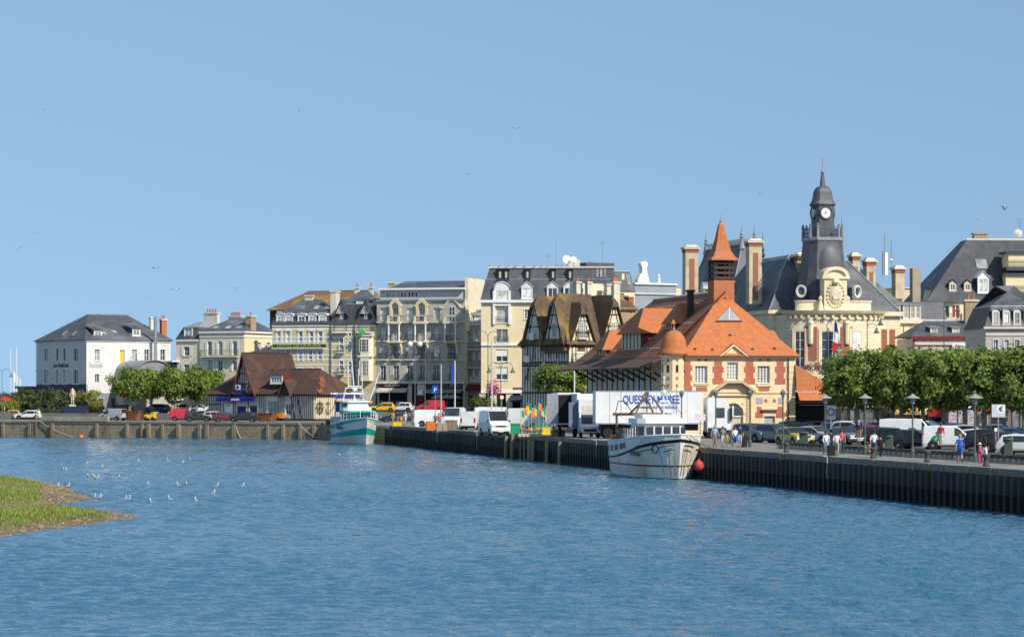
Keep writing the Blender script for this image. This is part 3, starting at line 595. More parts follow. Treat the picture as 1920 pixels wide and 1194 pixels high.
# big brown roof behind the seaside hotel
P = Bld('large_house', 'tall house with lichened brown roof rising behind the yellow hotel', 'house', 506, 470, 690, 462, D=14); zr = P.front.h(544, 6); zl = P.front.h(580, 6)
P.front.wall(zl, TIMBER); back_walls(P, zl, TIMBER); hip(P, 0, 0, P.W, P.D, zl, zr, 4.2, 3, LICHENB, ov=.5)

# yellow hotel with green sign board, and its twin-gabled neighbour
B = Bld('seaside_hotel', 'yellow and white banded hotel with white dormers and long green sign board', 'hotel', 510, 430, 619, 427.6, D=11); f = B.front; ze = f.h(608, 5)
xs = (523, 540.5, 564, 584, 601)
for px in xs: f.win(px, 622, 643, 6, shut=SHUT, sur=WHITE2, lint=WHITE, glass=GLASSW if px < 560 else GLASS)
for px in (523, 540.5, 563, 582, 600): f.win(px, 657, 677, 6, shut=SHUT, sur=WHITE2, lint=WHITE)
for px in (523, 540.5, 563, 582, 600): f.win(px, 690, 712, 6, shut=SHUT, sur=WHITE2)
for px in (525, 545, 565, 585, 605): f.win(px, 728, 760, 13, cols=2, rows=1, frame=IRON)
f.wall(ze, YELLOWR); back_walls(B, ze, YELLOWR)
for py in (617, 632, 640, 655, 666, 674, 684, 700, 714): z = f.h(py, 4); f.band(z - .09, z + .09, WHITE2, .03)
f.band(f.h(612, 4), ze, WHITE, .12, 'cornice'); f.band(f.h(722, 4), f.h(719, 4), WHITE, .2, 'cornice')
u0, u1 = f.u(513), f.u(613); z0, z1 = f.h(652, 4), f.h(645, 4)
sb = MB().box(u0, -.5, z0, u1, -.4, z1).obj('sign_board', pm('sign_green', (.035, .09, .03)), B.root); lettering(sb, 'HOTEL DE LA PLAGE', .62, pm('gold_letter', (.62, .48, .14)), T3(((u0 + u1) / 2, -.52, z0 + .1)), width=(u1 - u0) * .82)
MB().box(u0 - .1, -.54, z1, u1 + .1, -.38, z1 + .14).box(u0 - .1, -.54, z0 - .14, u1 + .1, -.38, z0).obj('sign_frame', WHITE2, B.root)
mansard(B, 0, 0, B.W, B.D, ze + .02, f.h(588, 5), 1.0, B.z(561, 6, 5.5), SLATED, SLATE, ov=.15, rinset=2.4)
for px in (525, 541, 565, 585, 604): dormer(B, f.M, f.u(px), .1, f.h(607, 5), 1.35, 1.3, 1.6, 'arch', rise=.3, roofm=WHITE)
zt = f.h(588, 5); sl = Vector((0, 4.5, B.z(561, 6, 5.5) - zt)).normalized()
for px in (557, 584, 604): rooflight(B, (f.u(px), .9 + sl.y * 2, zt + sl.z * 2.1), (1, 0, 0), sl, .8, 1.3)
chimney(B, B.lx(580, 5.5), 5.5, zt, B.z(556, 5, 5.5), 1.3, .7, PALESTONE, 0); chimney(B, .4, 4, ze, B.z(586, 1, 4), 1.3, 1, PALESTONE, 0)
chimney(B, B.W - .3, 3.5, ze, B.z(548, 9, 3.5), .9, 2.2, PALESTONE, 0)

B = Bld('gabled_hotel', 'yellow banded house with two pointed timber dormers, white oriel and green pharmacy cross', 'house', 619, 427.6, 706, 425.7, D=12); f = B.front; ze = f.h(608, 5)
GREY_Y = YELLOWR
for px in (640, 686):
    f.win(px, 589, 613, 6.5, frame=WHITE2, cols=2, rows=3)
f.win(640, 634, 660, 7, balc=GREENI, bd=.5, sur=WHITE2, cols=2, rows=3); f.win(640, 676, 700, 7, balc=GREENI, bd=.5, sur=WHITE2, cols=2, rows=3)
for px in (625, 656, 669): f.win(px, 624, 630, 5, sur=WHITE2, cols=2, rows=1)
for px in (656,): f.win(px, 640, 660, 5, shut=SHUT, sur=WHITE2); f.win(px, 678, 700, 5, shut=SHUT, sur=WHITE2)
f.wall(ze, YELLOWR, z0=4.0); back_walls(B, ze, YELLOWR)
for py in (617, 632, 645, 655, 666, 674, 684, 695, 705): z = f.h(py, 4); f.band(z - .09, z + .09, WHITE2, .03, u1=f.u(671))
f.band(f.h(612, 4), ze, WHITE, .12, 'cornice')
MB().tube((f.u(620.5), -.1, 0), (f.u(620.5), -.1, ze), .11, .11, 6).obj('downpipe', GREYIRON, B.root); MB().tube((f.u(665), -.1, 0), (f.u(665), -.1, ze), .13, .13, 6).obj('downpipe', GREYIRON, B.root)
# oriel
ub0, ub1 = f.u(674), f.u(700); zo0, zo1 = f.h(714, 6), f.h(630, 6)
ow = MB(); op = [(ub0, 0), (ub0 + .45, -.9), (ub1 - .45, -.9), (ub1, 0)]
for (a, b), (c, d) in zip(op, op[1:]): ow.poly([(a, b, zo0), (c, d, zo0), (c, d, zo1), (a, b, zo1)])
ow.poly([(a, b, zo1) for a, b in op]); ow.poly([(a, b, zo0) for a, b in op]); ob = ow.obj('oriel', CREAM2, B.root)
MB().box(ub0 - .1, -1.05, zo1, ub1 + .1, .05, zo1 + .2).box(ub0 - .05, -.98, f.h(668, 6) - .1, ub1 + .05, .05, f.h(668, 6) + .1).obj('oriel_moulding', WHITE2, B.root)
for zz0, zz1 in ((660, 636), (704, 676)):
    for uu, ww in ((.28, .8), (.6, .8)): window(B.root, f.M @ T3((0, -.9, 0)), ub0 + (ub1 - ub0) * uu, f.h(zz0, 6), ww, f.h(zz1, 6) - f.h(zz0, 6), frame=WHITE2, rec=-.03, cols=2, rows=4, glass=GLASS if zz0 < 670 else GLASSW)
for px in (640, 686):
    u = f.u(px); zd = f.h(588, u); zt = f.h(563, u); hw = 1.15; yb = 5
    f.poly('dormer_gable', [(u - hw * .8, zd), (u + hw * .8, zd), (u, zt - .2)], INFILL, 0, .1); rr = MB()
    for sx in (-1, 1): rr.extr([(u, -.3, zt), (u + sx * hw, -.3, zd - .45), (u + sx * (hw + .15), -.3, zd - .45), (u, -.3, zt + .22)], (0, yb, 0))
    rr.obj('dormer_roof', SLATED, B.root)
    for a, b in (((u, zd), (u, zt - .5)), ((u - .7, zd + .1), (u + .4, zd + .9)), ((u + .7, zd + .1), (u - .4, zd + .9))): f.beam(a, b, .1, GREYIRON)
    window(B.root, f.M, u, f.h(613, u), .5, .5, rec=-.05, cols=1, rows=1); bz = f.h(622, u); b_ = MB().box(u - 1.1, -.85, bz - .2, u + 1.1, .02, bz).obj('balcony', WHITE2, B.root); inst(rail_mesh(2.1, 1, .8, GREENI), 'railing', b_, T3((u, 0, bz)))
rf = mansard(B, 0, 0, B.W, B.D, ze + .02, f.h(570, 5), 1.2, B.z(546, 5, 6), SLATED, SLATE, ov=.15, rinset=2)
dormer(B, f.M, f.u(672), 1.2, f.h(571, 5), 1.5, .8, 2.5, 'shed', rise=.3, roofm=SLATE, cols=4, rows=1); dormer(B, f.M, f.u(700), 1.9, f.h(571, 5), 1.3, .7, 2.5, 'shed', rise=.3, roofm=SLATE, cols=3, rows=1)
for px in (670, 696): chimney(B, B.lx(px, 6.5), 6.5, ze, B.z(541, 5, 6), .7, .7, PALESTONE, 1)
u = f.u(684); zc = f.h(622, u); cr = MB().box(-.5, -.1, -.17, .5, .1, .17).box(-.17, -.11, -.5, .17, .11, .5).obj('pharmacy_cross', pm('cross_green', (.03, .55, .12), None, 2, .4), B.root, M=f.M @ T3((u, -1.5, zc)))
MB().tube((u, 0, zc), (u, -1.4, zc), .04).obj('bracket', IRON, B.root)
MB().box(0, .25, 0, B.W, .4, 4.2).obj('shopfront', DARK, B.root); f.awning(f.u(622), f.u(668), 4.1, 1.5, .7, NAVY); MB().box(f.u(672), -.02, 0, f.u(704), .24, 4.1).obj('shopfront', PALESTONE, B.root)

# grey apartment house with loggias
B = Bld('apartment_house', 'ornate grey five storey house with white columned loggias and iron balconies', 'apartment house', 706.5, 425.7, 872, 422, D=12); f = B.front; ze = f.h(562, 7)
cx = (718, 742.5, 768, 792, 818, 848)
for i, px in enumerate(cx):
    f.win(px, 685, 713, 10.5, balc=IRON, bd=.14, cols=2, rows=3, glass=GLASS, rec=.25); f.win(px, 647, 673, 10.5, balc=IRON, bd=.4, cols=2, rows=4, glass=(GLASSW, GLASS)[i % 2], shut=None, rec=.25)
    f.win(px, 613, 638, 10.5, balc=IRON if i % 2 == 0 else None, bd=.4, cols=2, rows=4, glass=GLASSW, rec=.25); f.win(px, 577, 600, 10, cols=2, rows=2, glass=(GLASSW, GLASSL)[i % 2], rec=.25)
f.wall(ze, GREYR, z0=f.h(717, 5), t=.4); back_walls(B, ze, CREAM2)
zg = f.h(717, 6)
for z in (f.h(604, 7), f.h(640, 7), f.h(675, 7)): f.band(z - .12, z + .1, PALESTONE, .15)
f.band(f.h(719, 7), f.h(715.5, 7), PALESTONE, .3, 'cornice')
def console(u, z, h, d):
    pts = [(0, 0), (d, 0), (d, -.18)] + [(d * (1 - (k / 6) ** .6) + .12, -.18 - (h - .18) * k / 6) for k in range(1, 7)] + [(0, -h)]
    MB().extr([(u - .16, -a, z + b) for a, b in pts], (.32, 0, 0)).obj('console', CREAM2, B.root)
for px in (742.5, 792, 848):
    u = f.u(px); z3, z4 = f.h(640, u), f.h(603, u); hw = abs(f.u(px + 10.5) - u); dp = 1.5
    bo = MB().box(u - hw - .2, -dp, z4 - .35, u + hw + .2, .02, z4).box(u - hw - .1, -dp + .08, z4, u - hw + .25, -dp + .3, z4 + 1).box(u + hw - .25, -dp + .08, z4, u + hw + .1, -dp + .3, z4 + 1).box(u - hw - .1, -dp + .08, z4 + .85, u + hw + .1, -dp + .3, z4 + 1).obj('balcony', CREAM2, B.root)
    inst(rail_mesh(round(2 * hw - .4, 2), .9, .05, GREYIRON), 'railing', bo, T3((u, -dp + .2, z4)))
    b3 = MB().box(u - hw - .2, -dp, z3 - .22, u + hw + .2, .02, z3).obj('balcony', CREAM2, B.root); inst(rail_mesh(round(2 * hw - .3, 2), .95, dp - .15, IRON), 'railing', b3, T3((u, 0, z3)))
    for sx in (-1, 1):
        MB().lathe([(.2, 0), (.2, .15), (.14, .2), (.13, z4 - z3 - .75), (.2, z4 - z3 - .6), (.22, z4 - z3 - .355)], (u + sx * hw * .92, -dp + .28, z3 + .003), 8).obj('column', WHITE2, B.root)
        console(u + sx * hw * .9, z3 - .225, f.h(640, u) - f.h(662, u), dp - .3)
    zt = f.h(560 if px < 800 else 563, u); zs = f.h(592, u)   # scrolled gable above
    if px < 800:
        sc = [(-hw, z4 + 1.0), (-hw, z4 + 2.2), (-hw - .25, z4 + 2.5), (-hw * .75, z4 + 3.2), (-hw * .7, zt - .6), (-hw * .35, zt - .05), (0, zt + .12), (hw * .35, zt - .05), (hw * .7, zt - .6), (hw * .75, z4 + 3.2), (hw + .25, z4 + 2.5), (hw, z4 + 2.2), (hw, z4 + 1.0), (hw * .62, z4 + 1.0), (hw * .62, z4 + 2.6), (0, z4 + 3.1), (-hw * .62, z4 + 2.6), (-hw * .62, z4 + 1.0)]
        f.poly('scrolled_gable', [(u + a, b) for a, b in sc], pm('cream_stone_trim', (.72, .62, .42), (.58, .49, .32), 2.5), -.55, .5)
    else:
        hw2 = f.W - u - .1; sc = [(-hw2, z4), (-hw2, zs + 1.2)] + [(-hw2 + .6 + k * (hw2 - .6) / 6, zs + 1.2 + (zt - zs - 1.2) * math.sin(k / 6 * math.pi / 2)) for k in range(7)]; sc += [(-a, b) for a, b in reversed(sc[:-1])]
        g_ = [(u + a, b) for a, b in sc]; f.poly('curved_gable', g_, GREYR, -.12, .1)
        o = MB()
        for (a, b), (c, d) in zip(g_[1:-1], g_[2:-1]): o.extr([(a, -.3, b), (c, -.3, d), (c, -.3, d + .25), (a, -.3, b + .25)], (0, .3, 0))
        o.obj('gable_coping', CREAM2, B.root); window(B.root, f.M, u, z4 + .05, 1.0, 2.3, rec=-.16, cols=2, rows=3)
for a, b in ((718, 733), (752, 782), (802, 836)):
    u0, u1 = f.u(a - 9), f.u(b); z4 = f.h(603, u0); b_ = MB().box(u0, -.85, z4 - .2, u1, .02, z4).obj('balcony', PALESTONE, B.root); inst(rail_mesh(round(u1 - u0, 2), 1, .8, GREYIRON), 'railing', b_, T3(((u0 + u1) / 2, 0, z4)))
# attic storey and roof
z0, z1, z2 = ze, f.h(543, 7), B.z(527, 8, 7)
f.band(z0 - .2, z0 + .1, ZINC, .3, 'cornice')
MB().box(.3, .8, z0, B.W - .4, B.D, z1).obj('attic_wall', LGREY, B.root)
for px in (724, 729, 735, 745, 751, 757, 765, 771, 778): u = f.u(px); window(B.root, f.M @ T3((0, .8, 0)), u, z0 + .35, .42, z1 - z0 - .7, frame=WHITE, rec=-.03, cols=1, rows=1, glass=GLASS)
MB().box(.1, .1, z1, B.W - .2, B.D, z1 + .3).obj('flat_cornice', WHITE2, B.root)
m_ = MB(); m_.poly([(1.6, 1.2, z1 + .3), (B.W, 1.2, z1 + .3), (B.W, 6.5, z2), (2.8, 6.5, z2)]); m_.poly([(2.8, 6.5, z2), (B.W, 6.5, z2), (B.W, 12, z1 + .3), (1.6, 12, z1 + .3)]); m_.poly([(1.6, 1.2, z1 + .3), (2.8, 6.5, z2), (1.6, 12, z1 + .3)]); m_.obj('roof', SLATE, B.root)
chimney(B, 1.6, 3, z1, B.z(531, 2, 3), 1.0, 1.0, BRICKT, 0)
MB().box(B.W - .2, .6, ze - 5, B.W + .35, 10.5, z2 + .25).obj('gable_end', CREAM2, B.root)
# shops of the grey house
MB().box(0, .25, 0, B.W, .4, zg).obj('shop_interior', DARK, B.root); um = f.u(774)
[MB().box(a, -.02, 0, b, .25, zg - .05).obj('pier', PALESTONE, B.root) for a, b in ((f.u(708), f.u(711)), (f.u(764), f.u(772)), (f.u(782), f.u(796)), (f.u(868), f.W))]
s_ = MB().box(f.u(709.5), -.12, f.h(725.5, 3), f.u(766), .0, f.h(718.5, 3)).obj('sign_board', pm('brown_sign', (.07, .02, .012)), B.root); [MB().box(f.u(722) + k * .16, -.15, f.h(723.6, 3), f.u(722) + k * .16 + .09, -.121, f.h(723.6, 3) + (.22, .34, .2, .3, .24)[k % 5]).obj('sign_stroke', pm('pale_letter', (.6, .52, .4)), s_) for k in range(16) if k != 7]
f.awning(f.u(710), f.u(765), f.h(727, 3), 1.3, .45, pm('pale_awning', (.55, .53, .47)))
for px in (716, 731, 748): window(B.root, f.M, f.u(px), .5, 1.1, 2.4, frame=WHITE2, rec=.1, cols=1, rows=2, glass=GLASS)
s_ = MB().box(f.u(797), -.14, f.h(728, 9), f.u(868), .0, f.h(718, 9)).obj('sign_board', pm('slate_sign', (.055, .06, .06)), B.root); lettering(s_, 'CE CAMPE', .62, pm('grey_gold_letter', (.30, .28, .22)), T3((f.u(843), -.16, f.h(726.4, 9))), width=3.4)
f.awning(f.u(797), f.u(868), f.h(729, 9), 1.4, .4, pm('grey_awning', (.28, .27, .25)))
for px in (806, 822, 840, 856): window(B.root, f.M, f.u(px), .3, 1.1, 2.6, frame=IRON, rec=.1, cols=1, rows=2, glass=GLASS)

# narrow house with green balconies
B = Bld('narrow_house', 'narrow pinkish grey house with green balconies and red cafe awning', 'house', 872, 424, 904, 423.3, D=8); f = B.front; ze = f.h(609, 1)
for y0, y1, bl in ((622, 642, 1), (660, 677, 1), (692, 706, 0)):
    for px in (881, 894): f.win(px, y0, y1, 6, shut=SHUT if px > 890 else None, cols=2, rows=2)
f.wall(ze, pm('pink_grey_render', (.50, .42, .35), (.42, .35, .29), .7), z0=3.8); back_walls(B, ze, CREAM2)
for py in (654, 688):
    z = f.h(py, 1); b_ = MB().box(.1, -1.0, z - .2, B.W - .1, .02, z).obj('balcony', PALESTONE, B.root); inst(rail_mesh(round(B.W - .3, 2), 1, .95, GREENI), 'railing', b_, T3((B.W / 2, 0, z)))
f.band(ze - .1, ze + .15, PALESTONE, .3, 'cornice'); mansard(B, 0, 0, B.W, B.D, ze + .15, f.h(586, 1), 1.2, f.h(578, 1), ZINC, ZINC, ov=.1, rinset=.8)
for px in (880, 894): dormer(B, f.M, f.u(px), .2, f.h(606, 1), 1.0, 1.2, 1.6, 'arch' if px < 890 else 'shed', rise=.35)
MB().box(0, .25, 0, B.W, .4, 3.9).obj('shopfront', pm('maroon_front', (.06, .012, .012)), B.root); f.awning(-.8, B.W + .2, f.h(720, 1), 1.8, .7, MAROON)
zc = f.h(714.5, 1); MB().box(.2, -.3, zc - .12, B.W, -.2, zc).obj('sign_rail', WHITE2, B.root); f.text('CAFE', B.W * .62, zc, .85, WHITE2, out=.28, bold=.02, width=1.7)

# tall cream building with mansard storeys
B = Bld('apartment_block', 'tall cream block with two storey slate mansard and white gabled dormers', 'apartment block', 902, 405, 1164, 404, D=14); f = B.front; ze = f.h(563, 3)
for y0, y1 in ((579, 605), (617, 642), (655, 678), (688, 712)): f.win(941, y0, y1, 22, cols=2, rows=1, frame=WHITE2, glass=GLASSL if y0 < 650 else GLASS, blind=WHITE if y0 > 650 else None, balc=GREYIRON if y0 < 650 else None, bd=.12, sill=WHITE2)
for px in (988, 1036, 1067):
    for y0, y1 in ((580, 598), (617, 635)): f.win(px, y0, y1, 9, sur=WHITE2, sill=WHITE2, cols=2, rows=1)
f.wall(ze, CREAM, z0=f.h(734, 3), t=.35); back_walls(B, ze, CREAM)
f.band(ze - .35, ze + .05, WHITE2, .45, 'cornice', u0=-.4); f.band(f.h(648, 3), f.h(644.5, 3), WHITE2, .2); f.band(f.h(737, 3), f.h(733, 3), WHITE2, .3, 'cornice')
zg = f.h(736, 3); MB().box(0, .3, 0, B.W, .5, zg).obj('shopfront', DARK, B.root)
for px in (905, 925, 955, 982): MB().box(f.u(px) - .5, -.15, 0, f.u(px) + .5, .3, zg - .1).obj('pier', CREAM2, B.root)
f.awning(f.u(958), f.u(1040), 4.0, 2.2, .8, NAVY); MB().box(f.u(962), -.05, f.h(730, 3), f.u(980), 0, f.h(726, 3)).obj('street_name_plate', pm('plate_grey', (.12, .13, .16)), B.root)
zm, zt = f.h(524, 3), f.h(501, 3)
mansard(B, 0, 0, B.W, B.D, ze + .05, zm, .75, zm, SLATE, SLATE, ov=.1, name='roof'); B2 = MB(); i = .72
a = [(i, i, zm), (B.W - i, i, zm), (B.W - i, B.D - i, zm), (i, B.D - i, zm)]; b = [(i + .5, i + .5, zt), (B.W - i - .5, i + .5, zt), (B.W - i - .5, B.D - i - .5, zt), (i + .5, B.D - i - .5, zt)]
for k in range(4): B2.poly([a[k], a[(k + 1) % 4], b[(k + 1) % 4], b[k]])
ur = B2.poly(b, 1).obj('upper_roof', [SLATE, pm('gravel_roof', (.55, .50, .45), (.45, .41, .37), 2)], B.root); MB().box(i + .3, i + .3, zt - .1, B.W - i - .3, i + .6, zt + .15).obj('parapet', PALESTONE, B.root)
for px, wpx in ((937.5, 9), (949, 9), (989, 10), (1037, 10), (1069, 10)): dormer(B, f.M, f.u(px), .45, f.h(523, 3), .8, 1.4, 1.5, 'shed', rise=.1, front=IRON, roofm=IRON, glass=pm('beige_blind_glass', (.55, .50, .36), None, 1, .3), cols=1, rows=1)
for px in (988, 1036, 1067): dormer(B, f.M, f.u(px), -.1, f.h(560, 3), 1.7, 1.75, 1.6, 'gable', rise=.75, roofm=WHITE2, cols=2, rows=1)
u = f.u(941); dormer(B, f.M, u, -.25, f.h(572, 3), 2.3, 2.3, 2, 'arch', rise=1.15, roofm=WHITE2, cols=2, rows=1, glass=GLASSW)
for px in (926.5, 955.5): MB().box(f.u(px) - .18, -.3, f.h(608, 3), f.u(px) + .18, .0, f.h(545, 3)).obj('pilaster', WHITE2, B.root)
for px in (1120, 1127, 1134): rooflight(B, (f.u(px), i + .26, zm + .95), (1, 0, 0), (0, .5, zt - zm), .35, 1.3)
# roof plant, dishes and aerials
MB().box(f.u(1065), 5, zt, f.u(1085), 8, zt + 1.4).obj('lift_housing', PALESTONE, B.root)
for px, r, y in ((1062, .7, 3.5), (1075, .5, 3)):
    u = f.u(px); MB().lathe([(.02, .22), (r * .5, .16), (r * .85, .04), (r, 0.0)], (0, 0, 0), 14).xf(Matrix.Rotation(R(75), 4, 'X') ).obj('satellite_dish', WHITE2, B.root, M=T3((u, y, zt + 1.3)) @ RZ(R(25))); MB().tube((u, y + .1, zt), (u, y + .1, zt + 1.3), .05).obj('dish_pole', GREYIRON, B.root)
def aerial(x, y, z, h, bars, n='aerial', parent=None):
    mb = MB().tube((x, y, z), (x, y, z + h), .025)
    for k in range(bars): mb.tube((x - .6 + .1 * k, y, z + h - .15 - .28 * k), (x + .6 - .1 * k, y, z + h - .15 - .28 * k), .018)
    return mb.obj(n, GREYIRON, parent or B.root)
aerial(f.u(1040), 6, zt, 4.6, 0); aerial(f.u(1129), 6, zt, 4.2, 2); aerial(f.u(1026), 5, zt, 2.2, 2); aerial(f.u(1105), 5, zt, 1.2, 3)
Bg = B
P = Bld('rear_block', 'slate clad block behind the tall cream building', 'apartment block', 1120, 425, 1190, 428, D=10); zt2 = P.front.h(508, 3); P.front.wall(P.front.h(545, 3), CREAM); back_walls(P, P.front.h(545, 3), CREAM); mansard(P, 0, 0, P.W, P.D, P.front.h(545, 3), zt2, .7, zt2, SLATE, ZINC, ov=.1)
MB().box(-1.5, 1, zt2 + .0, 3.6, 7, zt2 + 1.3).obj('roof_storey', SLATE, P.root); rooflight(P, (P.W - 1, .35, zt2 - 1.3), (1, 0, 0), (0, .3, 1), .5, 1.8); MB().box(P.W - 2.2, .3, zt2 - 2.4, P.W - 1.7, .5, zt2 - .4).obj('window_panel', CREAM, P.root)

# half-timbered corner house with lichened roofs
B = Bld('half_timbered_house', 'half timbered corner house with steep lichened gables and black beams', 'house', 1065, 362, 1165, 367.2, D=10.8)
ang = B.ang; f = B.front; lf = B.left; ze = f.h(640, 1); zr = B.z(552, 4, 5)
for px in (990, 1001, 1015, 1030, 1045, 1057):
    for y0, y1 in ((650, 672), (690, 715)): lf.win(px, y0, y1, 4.5, cols=2, rows=3, rec=.1)
lf.wall(ze, INFILL); 
for px in (1090,): f.win(px, 605, 632, 11, cols=3, rows=5, rec=.1, glass=GLASSL); f.win(px, 648, 668, 15, cols=2, rows=1, frame=WHITE2, glass=pm('white_shutter_blind', (.7, .7, .69)))
for px in (1150,): f.win(px, 606, 626, 10, cols=3, rows=4, rec=.1, glass=GLASSL)
for px in (1090, 1150): f.win(px, 690, 712, 14, cols=3, rows=2, rec=.1)
f.wall(ze, INFILLC); back_walls(B, ze, INFILL, left=False)
for fc in (lf, f):
    for k in range(int(fc.W / .62) + 1): fc.beam((k * .62 + .08, 0), (k * .62 + .08, ze), .14, TIMBER) if not any(abs(k * .62 + .08 - fc.u(p)) < .55 for p in ((1090, 1150) if fc is f else ())) else None
    for z in (fc.h(685, 2), fc.h(680, 2), fc.h(640, 2) - .2, 4.3, fc.h(648, 2)): fc.beam((0, z), (fc.W, z), .22, TIMBER, .08)
    for k in range(4): u = fc.W * (k + .2) / 4; fc.beam((u, fc.h(720, 1)), (u + 1.2, fc.h(688, 1)), .14, TIMBER, .06)
# cross gables
def cross_gable(fc, u, hw, zb, zt, dep, mat, inf, cut=.35, ov=.55):
    zk = zt - (zt - zb) * cut * .55; wk = hw * cut * .55; g_ = [(u - hw, zb), (u + hw, zb), (u + wk, zk), (u - wk, zk)]
    fc.poly('gable_wall', g_, inf, -.12, .12)
    r_ = MB(); e = .12; hw2 = hw + .3; zb2 = zb - .35 * (zt - zb) / hw
    y0 = -ov
    for sx in (-1, 1):
        r_.extr([(u + sx * wk, y0, zk), (u + sx * hw2, y0, zb2), (u + sx * hw2, y0, zb2 + .25), (u + sx * wk, y0, zk + .25)], (0, dep + ov, 0))
        r_.poly([(u + sx * wk, y0, zk + .25), (u, y0 + .9, zt + .25), (u, dep, zt + .25), (u + sx * wk, dep, zk + .25)])
    r_.poly([(u - wk - .15, y0 - .1, zk - .25), (u + wk + .15, y0 - .1, zk - .25), (u, y0 + .9, zt + .27)])
    r_.obj('gable_roof', mat, B.root, M=fc.M)
    o_ = -.12; M2 = fc.M
    def bm(a, b, w=.15): d = Vector((b[0] - a[0], b[1] - a[1])); piece('timber_beam', B.root, TIMBER, ((a[0] + b[0]) / 2, o_ - .03, (a[1] + b[1]) / 2), (d.length, .06, w), M2, math.atan2(d.y, d.x))
    for sx in (-1, 1):
        bm((u + sx * hw * .97, zb), (u + sx * wk, zk - .05), .22); bm((u + sx * hw * .5, zb), (u + sx * hw * .45, zb + (zk - zb) * .5)); bm((u + sx * hw * .62, zb + .2), (u + sx * .1, zk - .4), .12)
    for t in (.02, .42, .74):
        w_ = hw + (wk - hw) * t; bm((u - w_, zb + (zk - zb) * t), (u + w_, zb + (zk - zb) * t), .16)
    return zk
uL = lf.W
zk = cross_gable(lf, lf.u(1004), 2.5, lf.h(640, 6), lf.h(557, 6), 6, LICHEN, INFILL); cross_gable(lf, lf.u(1041), 2.6, lf.h(645, 9), lf.h(553, 9), 6, LICHEN, INFILL)
cross_gable(f, f.u(1091), 2.35, f.h(650, 2), f.h(570, 2), 5.5, LICHEN, INFILLC); cross_gable(f, f.u(1150), 2.2, f.h(640, 8), f.h(556, 8), 5.5, LICHEN, INFILLC)
window(B.root, f.M, f.u(1090), f.h(633, 2), 1.1, 2.2, rec=-.2, cols=3, rows=5, glass=GLASSL, balc=IRON, bd=.5, bw=1.5); window(B.root, f.M, f.u(1150), f.h(626, 8), 1.0, 1.6, rec=-.2, cols=3, rows=4, glass=GLASSL)
for px in (1004, 1041): window(B.root, lf.M, lf.u(px), lf.h(632, 6), .9, 1.8, rec=-.2, cols=2, rows=3)
bo = MB().box(f.u(1072), -.9, f.h(680, 1), f.u(1128), .02, f.h(677, 1)).obj('balcony', TIMBER, B.root); inst(rail_mesh(round(f.u(1128) - f.u(1072), 2), 1, .85, IRON), 'railing', bo, T3(((f.u(1128) + f.u(1072)) / 2, 0, f.h(677, 1))))
hip(B, 0, 0, B.W, B.D, ze - .3, zr, 3.6, 3.6, LICHEN, ov=.5); 
for px, pot in ((1082, 1), (1103, 1), (1139, 0), (1154, 4)): chimney(B, B.lx(px, 6.5), 6.5, zr - 2.5, B.z(530 if px < 1110 else (533 if px < 1145 else 528), 4, 6.5), .7 if px != 1154 else 1.1, .7, PALESTONE, pot)
MB().box(B.lx(1092, 8), 8, zr - 1, B.lx(1135, 8), 11, B.z(530, 5, 8)).obj('rear_attic', CREAM2, B.root)
for px, py in ((1004, 631), (996, 673)): MB().box(-.55, -.06, -.45, .55, 0, .45).obj('sign_panel', WHITE, B.root, M=lf.M @ T3((lf.u(px), -.7, lf.h(py, 5))))
P = Bld('rear_cottage', 'brick cottage with mossy dormer roof tucked behind the half timbered house', 'house', 1152, 385, 1192, 387, D=7); zl = P.front.h(592, 1); P.front.win(1181, 578, 588, 6, cols=3, rows=2); P.front.wall(zl + 1.2, BRICKT); back_walls(P, zl + 1.2, BRICKT); hip(P, 0, 0, P.W, P.D, zl + .9, P.front.h(549, 1), 0, 0, LICHEN, ov=.3)
chimney(P, P.W + .3, 2, zl - 2, P.front.h(556, 2), .9, .9, BRICK, 0)
# white scrolled gable and blue grey terrace behind
P = Bld('villa', 'blue grey villa with white scrolled gable showing above the market roof', 'house', 1189, 440, 1268, 444, D=10); f = P.front; zt = f.h(532, 3)
f.wall(zt, pm('blue_grey_wall', (.30, .335, .37), (.25, .28, .31), .5)); back_walls(P, zt, SLATED); f.band(f.h(552, 3), f.h(549.5, 3), LGREY, .25); f.band(zt - .15, zt + .12, WHITE2, .3, 'cornice')
c = f.u(1207); hw = abs(f.u(1220) - c)
f.poly('scrolled_gable', [(c + a * hw, f.h(b, 1)) for a, b in ((-1, 532), (-.95, 524), (-.6, 514), (-.35, 512), (-.32, 500), (-.5, 498), (-.5, 493), (-.2, 490), (.25, 490), (.5, 494), (.48, 498), (.32, 500), (.38, 512), (.6, 522), (.75, 532))], WHITE2, -.3, 1.0)
MB().lathe([(.3, 0), (.3, .9), (.12, 1.0), (.28, 1.3), (.12, 1.6), (0, 1.65)], (f.u(1235), 0, zt), 8).obj('finial', WHITE2, P.root); MB().box(f.u(1240), .2, zt - 2.4, f.u(1262), 3, zt + .1).obj('dark_bay', SLATED, P.root)
P.part('side_block', MB().box(P.W, 2, 0, P.W + 2.2, 9, zt - .6), STONE)
